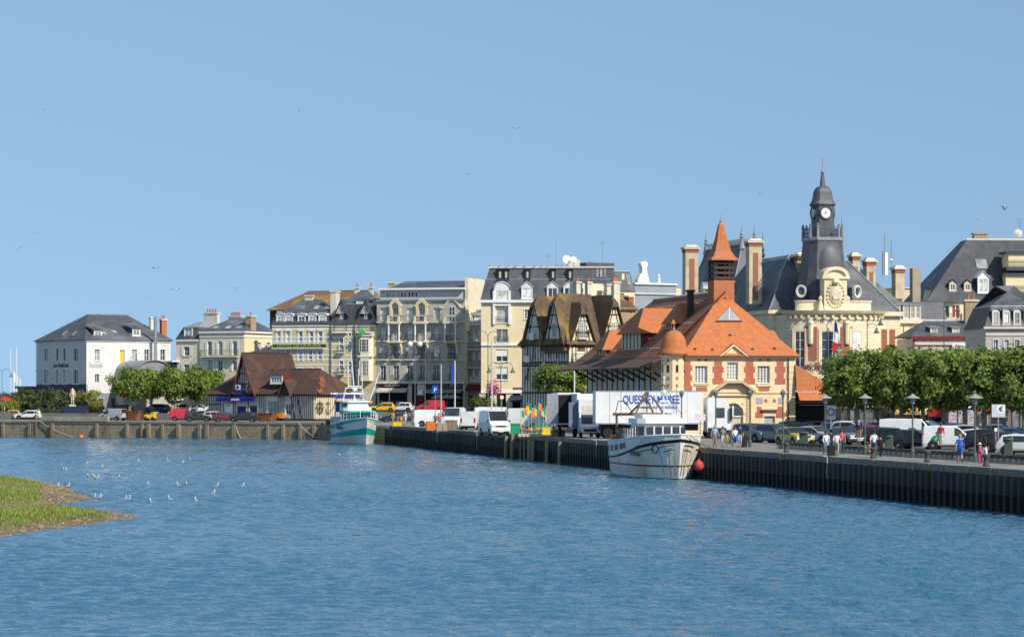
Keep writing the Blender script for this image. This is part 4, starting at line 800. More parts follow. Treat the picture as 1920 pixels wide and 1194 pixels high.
# ================================================================ quayside half-timbered lodge on the left quay
B = Bld('quay_lodge', 'low half timbered lodge with brown tiled roofs and blue shop front on the left quay', 'building', 391, 419, 590, 408.5, D=12); f = B.front; rg = B.right; ze = f.h(738.5, 8); W = B.W
f.wm_add(f.u(427), .8, 1.9, 1.9, frame=NAVY, cols=1, rows=1, glass=GLASSW); f.wm_add(f.u(453), 0.0, 1.7, 2.2, frame=NAVY, cols=1, rows=1, glass=pm('blue_door_panel', (.02, .035, .22), None, 2, .4)); f.wm_add(f.u(475), .1, 1.5, 2.2, frame=NAVY, cols=1, rows=1)
f.wm_add(f.u(511), .1, 1.9, 2.9, frame=WHITE, cols=2, rows=3); f.wm_add(f.u(540), .9, 1.0, 1.6, cols=2, rows=2)
f.wall(ze, INFILL); rg.wall(ze, INFILLC); back_walls(B, ze, INFILL, right=False)
avoid = [(f.u(427), 1.1), (f.u(453), 1.0), (f.u(475), .9), (f.u(511), 1.1), (f.u(540), .65)]
for k in range(int(W / .36)):
    u = .2 + k * .36
    if not any(abs(u - a) < b for a, b in avoid): f.beam((u, 0), (u, ze), .1, TIMBER)
for k in range(int(B.D / .5)): rg.beam((.2 + k * .5, 0), (.2 + k * .5, ze), .1, WOOD)
for fc in (f, rg):
    fc.beam((0, ze - .15), (fc.W, ze - .15), .26, TIMBER, .09); fc.beam((0, .15), (fc.W, .15), .3, TIMBER, .09)
f.beam((f.u(391), 2.5), (f.u(415), 2.5), .14, TIMBER, .07)
for a, b in ((557, 566), (545, 553)): f.beam((f.u(a), ze - .3), (f.u(b), .4), .14, TIMBER, .08)
# roofs: low ridge on the right, hipped ends, tall gabled centre
zr2 = B.z(692, 14, 4); zr1 = B.z(693, 3, 4)
hip(B, f.u(487), 0, W, B.D, ze, zr2, .5, 3.6, TILEB, 'roof', ov=.55); hip(B, 0, 0, f.u(470), B.D, ze, zr1, 3.2, .5, TILEB, 'roof', ov=.55)
ug, hw, zt = f.u(459), f.u(483) - f.u(459), B.z(664, 7, 0)
prof = [(1, ze - .35), (.72, ze + .9), (.5, ze + 2.2), (0, zt)]; r_ = MB(); y0, y1 = -.8, 12.5
for sx in (-1, 1):
    for (a, b), (c, d) in zip(prof, prof[1:]): r_.extr([(ug + sx * hw * a, y0, b), (ug + sx * hw * c, y0, d), (ug + sx * hw * c, y0, d + .2), (ug + sx * hw * (a + .03), y0, b + .1)], (0, y1 - y0, 0))
r_.obj('gable_roof', TILEB, B.root)
for k in range(30): MB().lathe([(.13, 0), (.13, .16)], (ug, y0 + .2 + k * .42, zt + .16), 6).obj('ridge_tile', TILEB, B.root)
f.poly('gable_wall', [(ug - hw * .9, ze - .1), (ug + hw * .9, ze - .1), (ug + hw * .48, ze + 2.1), (ug, zt - .1), (ug - hw * .48, ze + 2.1)], INFILL, -.1, .1)
bb = MB()
for sx in (-1, 1):
    for (a, b), (c, d) in zip(prof, prof[1:]): bb.extr([(ug + sx * hw * a, y0 - .06, b - .1), (ug + sx * hw * c, y0 - .06, d - .25), (ug + sx * hw * c, y0 - .06, d + .22), (ug + sx * hw * a, y0 - .06, b + .14)], (0, .07, 0))
bb.obj('bargeboard', REDTIMBER, B.root); G2 = f.M @ T3((0, -.13, 0))
def gb(a, b, w=.12): d = Vector((b[0] - a[0], b[1] - a[1])); piece('timber_beam', B.root, TIMBER, ((a[0] + b[0]) / 2, 0, (a[1] + b[1]) / 2), (d.length, .07, w), G2, math.atan2(d.y, d.x))
for k in range(-6, 7):
    u = k * .42; top = zt - .5 - abs(u) / (hw * .95) * (zt - ze); 
    if top > ze + .3 and k != 1: gb((ug + u, ze), (ug + u, top))
for z, w_ in ((ze + .1, .86), (ze + 1.6, .55), (ze + 3.2, .34)): gb((ug - hw * w_, z), (ug + hw * w_, z), .18)
for sx in (-1, 1): gb((ug, ze + .2), (ug + sx * 1.4, ze + 1.5)); gb((ug + sx * 1.4, ze + .2), (ug, ze + 1.5))
window(B.root, f.M, f.u(465), f.h(714, 7), .8, 1.3, rec=-.24, cols=2, rows=3, frame=WHITE2)
# tile-hung dormers on the right roof
sl = Vector((0, 6.55, zr2 - ze)).normalized(); u = f.u(514); zd = f.h(719, 11)
dormer(B, f.M, u, .55, zd, 2.3, 1.25, 2.3, 'shed', front=WHITE, roofm=TILEB, rise=.9, cols=4, rows=2, cheek=REDTIMBER)
u = f.u(538); f.poly('porch_gable', [(u - 1, ze - .2), (u + 1, ze - .2), (u, ze + 1.9)], TIMBER, -.6, .1); pr_ = MB()
for sx in (-1, 1): pr_.extr([(u, -.9, ze + 2.1), (u + sx * 1.25, -.9, ze - .45), (u + sx * 1.35, -.9, ze - .4), (u, -.9, ze + 2.25)], (0, 3.2, 0))
pr_.obj('porch_roof', TILEB, B.root)
# patch of new orange tiles on the right hip
tm = unit_box(pm('new_orange_tile', (.50, .17, .07), None, 3, .8, rnd=.25))
nrm = Vector((0, -(zr2 - ze), 6.55)).normalized(); ux = Vector((1, 0, 0)); M_ = Matrix((ux.to_4d(), sl.to_4d(), nrm.to_4d(), (0, 0, 0, 1))).transposed()
for k in range(46):
    t = random.uniform(.3, 5.2); uu = f.u(622) - 1.0 + (t - 2.5) * -.45 + random.gauss(0, .3); p = Vector((uu - 2.1, -.55, ze)) + sl * t + nrm * .03; M_.translation = p
    inst(tm, 'roof_tile', B.root, M_ @ Matrix.Diagonal((random.uniform(.18, .4), .2, .04, 1)))
# blue fascia, signs, ship's wheel
fs_ = MB().box(f.u(413), -1.1, ze - 1.15, f.u(484), -.95, ze - .55).poly([(f.u(413), -1.1, ze - .55), (f.u(484), -1.1, ze - .55), (f.u(484), -.12, ze - .2), (f.u(413), -.12, ze - .2)]).obj('fascia', BLUESIGN, B.root); recol(fs_, pm('deep_blue', (.015, .03, .20), None, 2, .4)); [MB().box(f.u(449) - .8 + k * .2, -1.13, ze - 1.0, f.u(449) - .66 + k * .2, -1.102, ze - .74 + .04 * (k % 2)).obj('sign_stroke', WHITE2, fs_) for k in range(8)]
sg = MB().box(-.65, -.05, -.75, .65, .05, .75).obj('sign_panel', pm('deep_blue', (0, 0, 0)), B.root, M=f.M @ T3((f.u(454), -1.0, f.h(728, 5)))); MB().box(-.5, -.07, -.2, .5, -.055, .55).obj('sign_face', WHITE2, sg); MB().lathe([(.0, 0), (.26, 0)], (0, 0, 0), 10).xf(Matrix.Rotation(R(90), 4, 'X')).obj('sign_emblem', pm('deep_blue', (0, 0, 0)), sg, M=T3((-.08, -.085, .17)))
wh = MB()
for k in range(16): a0, a1 = k * math.pi / 8, (k + 1) * math.pi / 8; wh.tube((.8 * math.cos(a0), 0, .8 * math.sin(a0)), (.8 * math.cos(a1), 0, .8 * math.sin(a1)), .07)
for k in range(8): a0 = k * math.pi / 4; wh.tube((0, 0, 0), (1.12 * math.cos(a0), 0, 1.12 * math.sin(a0)), .05)
wh.obj('ship_wheel', TIMBER, B.root, M=rg.M @ T3((rg.u(598), -.2, 2.0)))
MB().tube((0, 0, -1.1), (0, 0, .9), .07).tube((-.6, 0, .5), (.6, 0, .5), .06).path([(.75 * math.cos(a), 0, -.4 - .7 * math.sin(a)) for a in [math.pi * k / 8 for k in range(9)]], .07).obj('anchor', GREYIRON, B.root, M=rg.M @ T3((rg.u(614), -.2, 2.2)))
LODGE = B

# ================================================================ fish market
B = Bld('fish_market', 'fish market of red brick and cream stone with orange tiled roof and louvred spire', 'market hall', 1285, 270, 1490, 272.5, D=13); f = B.front; W = B.W; ze = f.h(667, 4); zw = ze
STN = pm('cream_dressing', (.80, .64, .40), (.72, .56, .34), .9, .8)
RBR = pm('market_brick', (.50, .155, .085), (.42, .125, .07), 3, .85, brick=(.24, .085, (.85, .76, .66), .35))
for px in (1315, 1432): f.win(px, 686, 718, 23, cols=4, rows=6, frame=WHITE2, rec=.22, sill=STN, glass=GLASSL)
f.win(1373.5, 679, 712, 21, cols=4, rows=5, frame=WHITE2, rec=.22, sill=STN, glass=GLASSL, arch=True)
ud = f.u(1375); f.wm_add(ud, 0, 2.1, 3.25, frame=pm('cream_door', (.70, .60, .50), (.62, .53, .44)), cols=2, rows=1, rec=.25, glass=pm('pink_cream_door', (.62, .50, .42), (.55, .44, .37), .8, .6), arch=True)
f.wm_add(f.u(1443), 0, 1.15, 1.95, frame=pm('grey_door', (.38, .39, .39)), cols=1, rows=2, rec=.2, glass=pm('grey_door_leaf', (.40, .41, .41)))
f.wall(ze, STN, t=.35); rgt = B.right; rgt.wall(ze, STN); MB().poly([(0, 13, 0), (0, 0, 0), (0, 0, ze), (0, 13, ze)]).obj('wall', STN, B.root)
MB().extr([(ud + .85 * math.cos(t), .2, 1.95 + .85 * math.sin(t)) for t in [math.pi * k / 10 for k in range(11)]], (0, .04, 0)).obj('fanlight', GLASS, B.root); MB().box(ud - .07, .14, 1.9, ud + .07, .24, 3.0).box(ud - .9, .14, 1.86, ud + .9, .24, 1.98).obj('fanlight_bar', WHITE2, B.root)
# brick panels with toothed edges: each panel a stack of courses
def panel(u0, z0, u1, z1, tooth=True):
    o = MB().box(u0 + .08, -.035, z0, u1 - .08, .02, z1).obj('brick_panel', RBR, B.root)
    n = max(1, round((z1 - z0) / .55))
    if tooth:
        for k in range(n):
            if k % 2 == 0:
                zz = z0 + (z1 - z0) * k / n; MB().box(u0 - .1, -.033, zz + .003, u1 + .1, .018, zz + (z1 - z0) / n - .003).obj('brick_course', RBR, o)
def zf(y): return f.h(y, 5)
for a, b in ((1283, 1296), (1338, 1355), (1397, 1414), (1455, 1471)): panel(f.u(a), zf(720 if a > 1290 else 732), f.u(b), zf(676))
for a, b in ((1306, 1315), (1319, 1328), (1421, 1429), (1436, 1445)): panel(f.u(a) + .03, zf(677), f.u(b), zf(673), False)
panel(f.u(1304), zf(733), f.u(1327), zf(725), False); panel(f.u(1421), zf(734), f.u(1444), zf(726), False)
panel(f.u(1418), zf(783), f.u(1429), zf(762)); panel(f.u(1457), zf(783), f.u(1470), zf(762)); panel(f.u(1432), zf(754), f.u(1440), zf(748), False); panel(f.u(1448), zf(754), f.u(1456), zf(748), False)
for a, b in ((1418, 1430), (1459, 1470)): MB().box(f.u(a), -.03, zf(757), f.u(b), .02, zf(745)).obj('grey_panel', pm('grey_door_leaf', (0, 0, 0)), B.root)
f.band(zf(672), zf(668), STN, .3, 'cornice', u0=-.1, u1=W + .3); f.band(zf(737), zf(733.5), STN, .1, 'string_course', u0=f.u(1415), u1=W)
for k in range(13):  # quoins at the right corner and beside
    z = .2 + k * .62; MB().box(W - .75 - (.12 if k % 2 else 0), -.06, z, W + .05, .4, z + .58).obj('quoin', STN, B.root)
f.wall
f.band(zf(722), zf(719), STN, .12, u0=f.u(1302), u1=f.u(1329)); f.band(zf(724), zf(721), STN, .12, u0=f.u(1419), u1=f.u(1446)); f.band(zf(769.5), zf(767), pm('brown_lintel', (.30, .17, .09)), .3, 'lintel', u0=f.u(1427), u1=f.u(1458))
MB().tube((f.u(1477.5), -.12, 0), (f.u(1477.5), -.12, ze - .2), .055).obj('downpipe', IRON, B.root)
ldm = MB()
for px in (1401, 1407): ldm.tube((f.u(px), -.15, 0), (f.u(px), -.15, zf(740)), .025)
for k in range(10): ldm.tube((f.u(1401), -.15, .3 + .36 * k), (f.u(1407), -.15, .3 + .36 * k), .02)
ldm.obj('ladder', BRICKO, B.root)
# pediments
ca = f.u(1374); top = zf(649); eav = zf(664); hwp = abs(f.u(1396) - ca)
f.poly('upper_pediment', [(ca - hwp, ze - .3), (ca - hwp, eav - .1), (ca, top), (ca + hwp, eav - .1), (ca + hwp, ze - .3)], STN, -.2, .4)
pd = MB()
for sx in (-1, 1): pd.extr([(ca, -.45, top + .02), (ca + sx * (hwp + .25), -.45, eav - .32), (ca + sx * (hwp + .25), -.45, eav - .12), (ca, -.45, top + .24)], (0, .7, 0))
pd.obj('pediment_coping', STN, B.root); pr_ = MB()
for sx in (-1, 1): pr_.poly([(ca, -.5, top + .26), (ca + sx * (hwp + .3), -.5, eav - .1), (ca + sx * (hwp + .3), 3.0, eav - .1), (ca, 4.2, top + .26)])
pr_.obj('pediment_roof', TILE, B.root)
lw = MB(); z1_, z2_ = zf(734), zf(717); h2 = abs(f.u(1413) - ca)
for sx in (-1, 1): lw.extr([(ca + sx * h2 * .35, -.75, z2_ - .05), (ca + sx * h2, -.75, z1_ - .1), (ca + sx * h2, -.75, z1_ + .18), (ca + sx * h2 * .35, -.75, z2_ + .22)], (0, .75, 0))
lw.extr([(ca - h2 * .35, -.75, z2_ - .05), (ca + h2 * .35, -.75, z2_ - .05), (ca + h2 * .35, -.75, z2_ + .22), (ca - h2 * .35, -.75, z2_ + .22)], (0, .75, 0)); lw.obj('door_hood', pm('hood_stone', (.62, .46, .27), (.55, .40, .24)), B.root)
f.poly('door_panel', [(ca - h2 * .9, z1_ - .1), (ca + h2 * .9, z1_ - .1), (ca + h2 * .3, z2_), (ca - h2 * .3, z2_)], STN, -.12, .1); f.band(zf(742), zf(739.5), STN, .2, u0=f.u(1342), u1=f.u(1410)); arch = MB()
for k in range(13): t0, t1 = math.pi * k / 13, math.pi * (k + 1) / 13; arch.extr([(ud + 1.07 * math.cos(t0), -.08, 2.2 + 1.07 * math.sin(t0)), (ud + 1.07 * math.cos(t1), -.08, 2.2 + 1.07 * math.sin(t1)), (ud + 1.32 * math.cos(t1), -.08, 2.2 + 1.32 * math.sin(t1)), (ud + 1.32 * math.cos(t0), -.08, 2.2 + 1.32 * math.sin(t0))], (0, .1, 0))
arch.obj('archivolt', STN, B.root)
# roofs
zr = 14.85; xc = W / 2; ya = 6.5; e = .45; ye = 33; xl, zl = -3.6, 6.95; xm, zmid = -1.3, 8.0; dep = 41
rf = MB(); A = (-e, -e, ze + .02); Bq = (W + e, -e, ze + .02); ap = (xc, ya, zr)
rf.poly([A, Bq, ap]); rf.poly([Bq, (W + e, 14, ze + .02), (xc, 14, zr), ap]); rf.poly([A, ap, (xc, 9, zr), (-e, 9, ze + .02)])
front_roof = rf.obj('roof', TILE, B.root); MB().box(-e, -e, ze - .12, W + e, -e + .14, ze + .01).obj('gutter', pm('brown_gutter', (.16, .07, .045)), front_roof)
hr = MB()
hr.poly([(xm, 4.5, zmid), (xc, 4.5, zr - .02), (xc, ye, zr - .02), (xm, dep, zmid)]); hr.poly([(xm, dep, zmid), (xc, ye, zr - .02), (W, dep, zmid)]); hr.poly([(W, 13, ze), (W, dep, ze), (xc, ye, zr - .02), (xc, 13, zr - .02)])
hall = hr.obj('hall_roof', TILED, B.root)
MB().extr([(xm + .05, 4.4, zmid - .02), (xl, 4.4, zl), (xl, 4.4, zl - .15), (xm, 4.4, zmid - .3)], (0, dep - 4.0, 0)).obj('canopy_roof', pm('canopy_tiles', (.13, .075, .055), (.10, .06, .045), 2, .8, .4, 10), hall)
MB().tube((xc, 6.5, zr + .05), (xc, ye, zr + .05), .14, .14, 6).obj('ridge', PALESTONE, hall)
for yy, tt in [(6 + .9 * k, t) for k in range(29) for t in (.14, .52, .84)]:   # pale snow hooks in rows
    x = xm + (xc - xm) * tt; z = zmid + (zr - zmid) * tt; 
    if tt != .84 or yy < 30: piece('snow_hook', hall, PALESTONE, (x - .03, yy, z + .06), (.1, .22, .05))
# hall side under the canopy
hw_ = MB().poly([(0, dep, 0), (0, 13, 0), (0, 13, zmid), (0, dep, zmid)]).obj('hall_wall', INFILL, B.root); ML = T3((0, dep, 0)) @ RZ(R(-90))
for k in range(13): piece('timber_beam', B.root, TIMBER, (.3 + k * 2.3, -.04, 3.6), (.22, .08, 7.2), ML)
for k in range(8):  # brackets
    y = 6.5 + k * 4.4; MB().extr([(0, y, 5.5), (0, y, 5.75), (xl + 1.1, y, zl + .1), (xl + 1.2, y, zl - .12)], (0, .2, 0)).obj('bracket', pm('brown_bracket', (.07, .045, .035)), B.root)
# dormers on the hall roof (local frame facing the water)
def hall_dormer(y0, y1, t0, zt, big):
    x = xm + (xc - xm) * t0; z = zmid + (zr - zmid) * t0; ym = (y0 + y1) / 2; tt = (zt - zmid) / (zr - zmid); xb = xm + (xc - xm) * tt
    ov = .5; zs = z + (1.9 if big else .7); fr = MB().box(x, y0, z - .2, x + .12, y1, zs + .1); o = fr.obj('dormer', INFILLC, B.root)
    for k in range(5 if big else 3): yy = y0 + (y1 - y0) * (k + .5) / (5 if big else 3); MB().box(x - .05, yy - .14, z - .1, x + .0, yy + .14, zs + .05).obj('post', REDTIMBER if big else TIMBER, o)
    MB().poly([(x + .1, y0, z - .2), (x + .1, y0, zs), (xb, y0, zs), ]).poly([(x + .1, y1, z - .2), (x + .1, y1, zs), (xb, y1, zs)]).obj('cheek', REDTIMBER, o)
    r_ = MB(); k = 1.3 if big else .9   # hipped roof: ridge runs back into the slope
    r_.poly([(x - ov, y0 - ov, zs - .15), (x - ov, y1 + ov, zs - .15), (x + k, ym + .6, zt), (x + k, ym - .6, zt)]); r_.poly([(x - ov, y0 - ov, zs - .15), (x + k, ym - .6, zt), (xb + .4, ym - .6, zt), (xb, y0 - ov, zs - .1)]); r_.poly([(x - ov, y1 + ov, zs - .15), (x + k, ym + .6, zt), (xb + .4, ym + .6, zt), (xb, y1 + ov, zs - .1)]); r_.poly([(x + k, ym - .6, zt), (x + k, ym + .6, zt), (xb + .4, ym + .6, zt), (xb + .4, ym - .6, zt)])
    r_.obj('dormer_roof', TILE, o)
hall_dormer(16.5, 24, .14, 13.5, True); hall_dormer(10.4, 13.6, .44, 13.8, False); hall_dormer(29.5, 33.6, .08, 11.4, False)
chimney(B, 3.3, 9.5, 11.5, 14.9, .6, .6, pm('black_brick', (.06, .04, .035)), 0, capm=IRON)
# octagonal corner turret
tc_ = (-.95, .9); zt0, zt1, rr = f.h(735, -1), f.h(667, -1), 1.3
MB().lathe([(.35, zt0 - 1.4), (.75, zt0 - .9), (1.05, zt0 - .5), (rr + .12, zt0 - .1), (rr + .12, zt0 + .15), (rr, zt0 + .18), (rr, zt1 - .1), (rr + .2, zt1 - .05), (rr + .25, zt1 + .12)], (*tc_, 0), 8, rot=R(22.5)).obj('turret', STN, B.root)
for k in range(8):
    a_ = R(22.5 * 0 + 45 * k - 90); d = Vector((math.cos(a_), math.sin(a_), 0)); Mt = T3((tc_[0], tc_[1], 0)) @ RZ(a_ + R(90)) @ T3((0, -rr * math.cos(R(22.5)), 0))
    for zz, hh, mt in ((.55, .25, RBR), (1.25, .3, RBR), (2.0, .75, DARK), (3.1, .25, RBR)): piece('turret_panel' if mt is RBR else 'slit_window', B.root, mt, (0, 0, zt0 + zz + hh / 2), (.24, .05, hh), Mt)
MB().lathe([(1.75, zt1 + .1), (1.5, zt1 + .45), (1.32, zt1 + .9), (1.25, zt1 + 1.4), (1.05, zt1 + 1.95), (.7, zt1 + 2.4), (.3, zt1 + 2.6), (0, zt1 + 2.66)], (*tc_, 0), 16).obj('turret_dome', TILE, B.root, True); MB().lathe([(.06, 0), (.12, .15), (.04, .3), (.015, .7), (0, .75)], (tc_[0], tc_[1], zt1 + 2.6), 6).obj('finial', ZINC, B.root)
# triangular dormer light in the front slope
sl = Vector((0, ya + e, zr - ze)).normalized(); nr = Vector((0, -sl.z, sl.y)); cpx = 1366
def onroof(px, py):   # point of the front slope seen at a pixel
    C = B.mw.inverted() @ Vector((0, 0, EYE)); d = (B.mw.inverted().to_3x3() @ Vector(((px - 960) / F, 1, -(py - HZ) / F))); p0 = Vector((0, -e, ze)); t = (p0 - C).dot(nr) / d.dot(nr); return C + d * t
a, b, c = onroof(1341, 604), onroof(1391, 604), onroof(1367, 577)
t_ = MB().extr([a + nr * .02, b + nr * .02, c + nr * .02], nr * .16).obj('triangular_dormer', pm('brown_frame', (.16, .08, .05)), B.root)
q = [a.lerp((a + b + c) / 3, .1), b.lerp((a + b + c) / 3, .1), c.lerp((a + b + c) / 3, .1)]; MB().extr([p + nr * .17 for p in q], nr * .03).obj('pane', pm('pale_glazing', (.38, .37, .34), (.30, .30, .28), .8, .2), t_)
m0 = (q[0] + q[1]) / 2; MB().tube(m0 + nr * .2, q[2] + nr * .2, .05).obj('glazing_bar', WHITE, t_)
for px, py in ((1303, 655), (1336, 656), (1411, 655), (1452, 654), (1369, 629), (1359, 560)): p = onroof(px, py); MB().box(-.12, -.12, 0, .12, .12, .14).obj('roof_vent', IRON, B.root, M=T3(p))
# louvred spire
sc_ = (xc, ya + .2); zb0, zb1 = 13.5, B.z(526, xc, ya); zl1 = B.z(488, xc, ya); hb = 1.1
MB().box(sc_[0] - hb, sc_[1] - hb, zb0, sc_[0] + hb, sc_[1] + hb, zb1).obj('spire_base', BRICKO, B.root)
for sx in (-1, 1):
    for sy in (-1, 1): MB().box(sc_[0] + sx * .95 - .1, sc_[1] + sy * .95 - .1, zb1, sc_[0] + sx * .95 + .1, sc_[1] + sy * .95 + .1, zl1).obj('spire_post', TIMBER, B.root)
for k in range(4): z = zb1 + .1 + (zl1 - zb1) * k / 4; MB().lathe([(1.62, z), (1.62, z + .12), (1.25, z + .3)], (*sc_, 0), 4, rot=R(45)).obj('louvre', pm('brown_louvre', (.075, .045, .036)), B.root)
MB().lathe([(.35, zb1), (.35, zl1)], (*sc_, 0), 6).obj('bell_post', TIMBER, B.root)
zs = B.z(421, xc, ya); hs_ = zs - zl1
MB().lathe([(2.05, zl1 - .05), (2.05, zl1 + .08), (1.65, zl1 + .35), (1.2, zl1 + hs_ * .25), (.75, zl1 + hs_ * .6), (.36, zs), (.0, zs + .05)], (*sc_, 0), 4, rot=R(45)).obj('spire_roof', TILE, B.root)
MB().lathe([(.28, 0), (.16, .3), (.2, .4), (.06, .6), (.03, 1.05), (0, 1.1)], (sc_[0], sc_[1], zs - .05), 8).obj('finial', ZINC, B.root)
# right-hand annexe with low roofs
an = MB(); X0 = W; z0, z1 = f.h(733, 12), f.h(683, 12)
an.poly([(X0, -.2, z1 - .0), (X0, -.6, z0), (X0 + 4.6, -.6, z0), (X0 + 1.3, 3.2, z1 - .4)]); an.poly([(X0, -.2, z1), (X0 + 1.3, 3.2, z1 - .4), (X0 + 1.3, 14, z1 - .4), (X0, 14, z1)]); an.poly([(X0 + 1.3, 3.2, z1 - .4), (X0 + 4.6, -.6, z0), (X0 + 5, 14, z0), (X0 + 1.3, 14, z1 - .4)])
an.obj('annexe_roof', TILE, B.root); MB().poly([(X0, -.95, z0 - .15), (X0 + 4.9, -.95, z0 - .15), (X0 + 4.6, -1.6, z0 - .95), (X0, -1.6, z0 - .95)]).poly([(X0, -.6, z0 - .1), (X0 + 4.6, -.6, z0 - .1), (X0 + 4.9, -.95, z0 - .15), (X0, -.95, z0 - .15)]).obj('pent_roof', TILE, B.root)
MB().box(X0, .5, 0, X0 + 4.5, 12, z0 - .1).obj('annexe_wall', DARK, B.root); MB().box(X0, -2.6, z0 - 1.45, X0 + 4.7, -1.3, z0 - 1.38).obj('cafe_awning', IRON, B.root)
for z_, y_ in ((10.6, 7), (9.4, 12)):
    pass
MB().poly([(W - 1.6, 9.5, 10.9), (W + .9, 9.5, 10.9), (W + 1.6, 6.5, 8.3), (W - .4, 6.5, 8.3)]).poly([(W - 1.6, 9.5, 10.9), (W + .9, 9.5, 10.9), (W + .9, 14, 10.9), (W - 1.6, 14, 10.9)]).obj('side_roof', TILE, B.root)
FM = B

# ================================================================ town hall
B = Bld('town_hall', 'cream stone town hall with slate roofs, clock tower and carved coat of arms', 'town hall', 1478, 325, 1688, 328.3, D=44); f = B.front; W = B.W; ze = f.h(590, 4)
TS = STONEB; f.wall(ze, TS); rg = B.right; rg.wall(ze, TS); MB().poly([(0, 44, 0), (0, 0, 0), (0, 0, ze), (0, 44, ze)]).obj('wall', TS, B.root)
cxu = f.u(1562); ra, rb = f.u(1650) - cxu, 2.6
def ell(t, k=0.0): return (cxu + (ra + k) * math.sin(t), -(rb + k) * math.cos(t))
NSEG = 28; T0 = math.pi / 2
def curved(name, z0, z1, k, mat, k2=None):
    mb = MB(); k2 = k if k2 is None else k2
    for j in range(NSEG):
        t0, t1 = -T0 + 2 * T0 * j / NSEG, -T0 + 2 * T0 * (j + 1) / NSEG; a, b = ell(t0, k), ell(t1, k); c, d = ell(t1, k2), ell(t0, k2)
        mb.poly([(*a, z0), (*b, z0), (*c, z1), (*d, z1)])
    for z, kk in ((z0, k), (z1, k2)): mb.poly([(*ell(-T0 + 2 * T0 * j / NSEG, kk), z) for j in range(NSEG + 1)])
    return mb.obj(name, mat, B.root)
curved('rotunda_wall', 0, ze - .2, 0, TS)
zc = ze
for z0, z1, k, k2 in ((f.h(600, 4), f.h(596, 4), .12, .12), (f.h(592, 4), f.h(588, 4), .15, .5), (f.h(588, 4), f.h(583, 4), .55, .75)): curved('cornice', z0, z1, k, STONE, k2)
curved('attic_band', f.h(583, 4), f.h(566, 4), -1.2, STONE); curved('attic_coping', f.h(566, 4), f.h(563.5, 4), -1.05, PALESTONE)
f.band(f.h(592, 9), f.h(584, 9), STONE, .5, 'cornice', u0=-.4, u1=W + .4); rg.band(f.h(592, 9), f.h(584, 9), STONE, .4, 'cornice', u1=10)
def on_rot(px):   # angle on the rotunda seen at column px
    best = min(((abs((lambda P: 960 + F * P.x / P.y)(B.mw @ Vector((*ell(t), 0))) - px), t) for t in [-1.4 + .01 * k for k in range(281)])); return best[1]
def rframe(px):
    t = on_rot(px); x, y = ell(t); nx, ny = math.sin(t) / ra, -math.cos(t) / rb; return T3((x, y, 0)) @ RZ(math.atan2(nx, -ny))
def hz(y): return f.h(y, 4) - .3
for px, ww, y0, y1 in ((1553, 1.75, 617, 684), (1606, 1.3, 617, 684), (1500, 1.2, 617, 684)):
    Mr = rframe(px); window(B.root, Mr, 0, hz(y1), ww, hz(y0) - hz(y1), rec=-.03, cols=2, rows=4, frame=WHITE2, sur=STONE, sw=.35, glass=GLASS if px < 1600 else GLASSW)
    window(B.root, Mr, 0, .6, ww, 3.2, rec=-.03, cols=2, rows=2, frame=WHITE2, sur=STONE, sw=.3)
BRK = pm('town_hall_brick', (.36, .14, .085), (.30, .115, .07), 4, .85, brick=(.24, .09, (.85, .76, .66), .4))
for px in (1520, 1587):
    Mr = rframe(px); o = MB().box(-.62, -.06, hz(672), .62, .05, hz(609)).obj('brick_pier', BRK, B.root, M=Mr)
    for k in range(7): MB().box(-.78, -.058, .003, .78, .048, .5).obj('brick_course', BRK, o, M=T3((0, 0, hz(672) + k * (hz(609) - hz(672)) / 7 + .1)))
    MB().lathe([(.28, 0), (.3, .5), (.34, 2.3), (.42, 2.6), (.3, 2.9)], (0, -.12, 0), 8).obj('carved_drop', STONE, B.root, M=Mr @ T3((0, 0, hz(641))))
for px in (1640, 1655): MB().box(-.35, -.06, hz(680), .35, .05, hz(612)).obj('brick_pier', BRK, B.root, M=f.M @ T3((f.u(px + 18), 0, 0)))
for s_, px in (('HOTEL', 1532), ('DE', 1556), ('VILLE', 1578)): lettering(B.root, s_, .62, pm('carved_letter', (.42, .35, .24)), rframe(px) @ T3((0, -.05, hz(601))), width={'HOTEL': 1.9, 'DE': .5, 'VILLE': 1.8}[s_])
for k in range(17):  # brackets under the cornice
    t = -1.35 + 2.7 * k / 16; x, y = ell(t, .12); MB().box(-.14, -.3, 0, .14, .1, .32).obj('modillion', STONE, B.root, M=T3((x, y, f.h(592, 4) - .34)) @ RZ(math.atan2(math.sin(t) / ra, math.cos(t) / rb)))
# coat of arms dormer
u = f.u(1555); zz0, zz1 = f.h(583, 4), f.h(524, 4); ya_ = -rb + .35
MB().box(u - 1.45, ya_, zz0 - .5, u + 1.45, ya_ + 1.6, zz1).box(u - 1.75, ya_ - .2, zz1, u + 1.75, ya_ + 1.7, zz1 + .3).obj('arms_dormer', STONE, B.root)
n = 12; ar = MB()
for k in range(n): t0, t1 = math.pi * k / n, math.pi * (k + 1) / n; ar.extr([(u + 1.25 * math.cos(t0), ya_ - .2, zz1 + .3 + .8 * math.sin(t0)), (u + 1.25 * math.cos(t1), ya_ - .2, zz1 + .3 + .8 * math.sin(t1)), (u + 1.7 * math.cos(t1), ya_ - .2, zz1 + .3 + 1.2 * math.sin(t1)), (u + 1.7 * math.cos(t0), ya_ - .2, zz1 + .3 + 1.2 * math.sin(t0))], (0, 1.8, 0))
ar.obj('arched_hood', STONE, B.root); MB().extr([(u + 1.25 * math.cos(math.pi * k / n), ya_ + .1, zz1 + .3 + .8 * math.sin(math.pi * k / n)) for k in range(n + 1)], (0, 1.3, 0)).obj('tympanum', STONE, B.root)
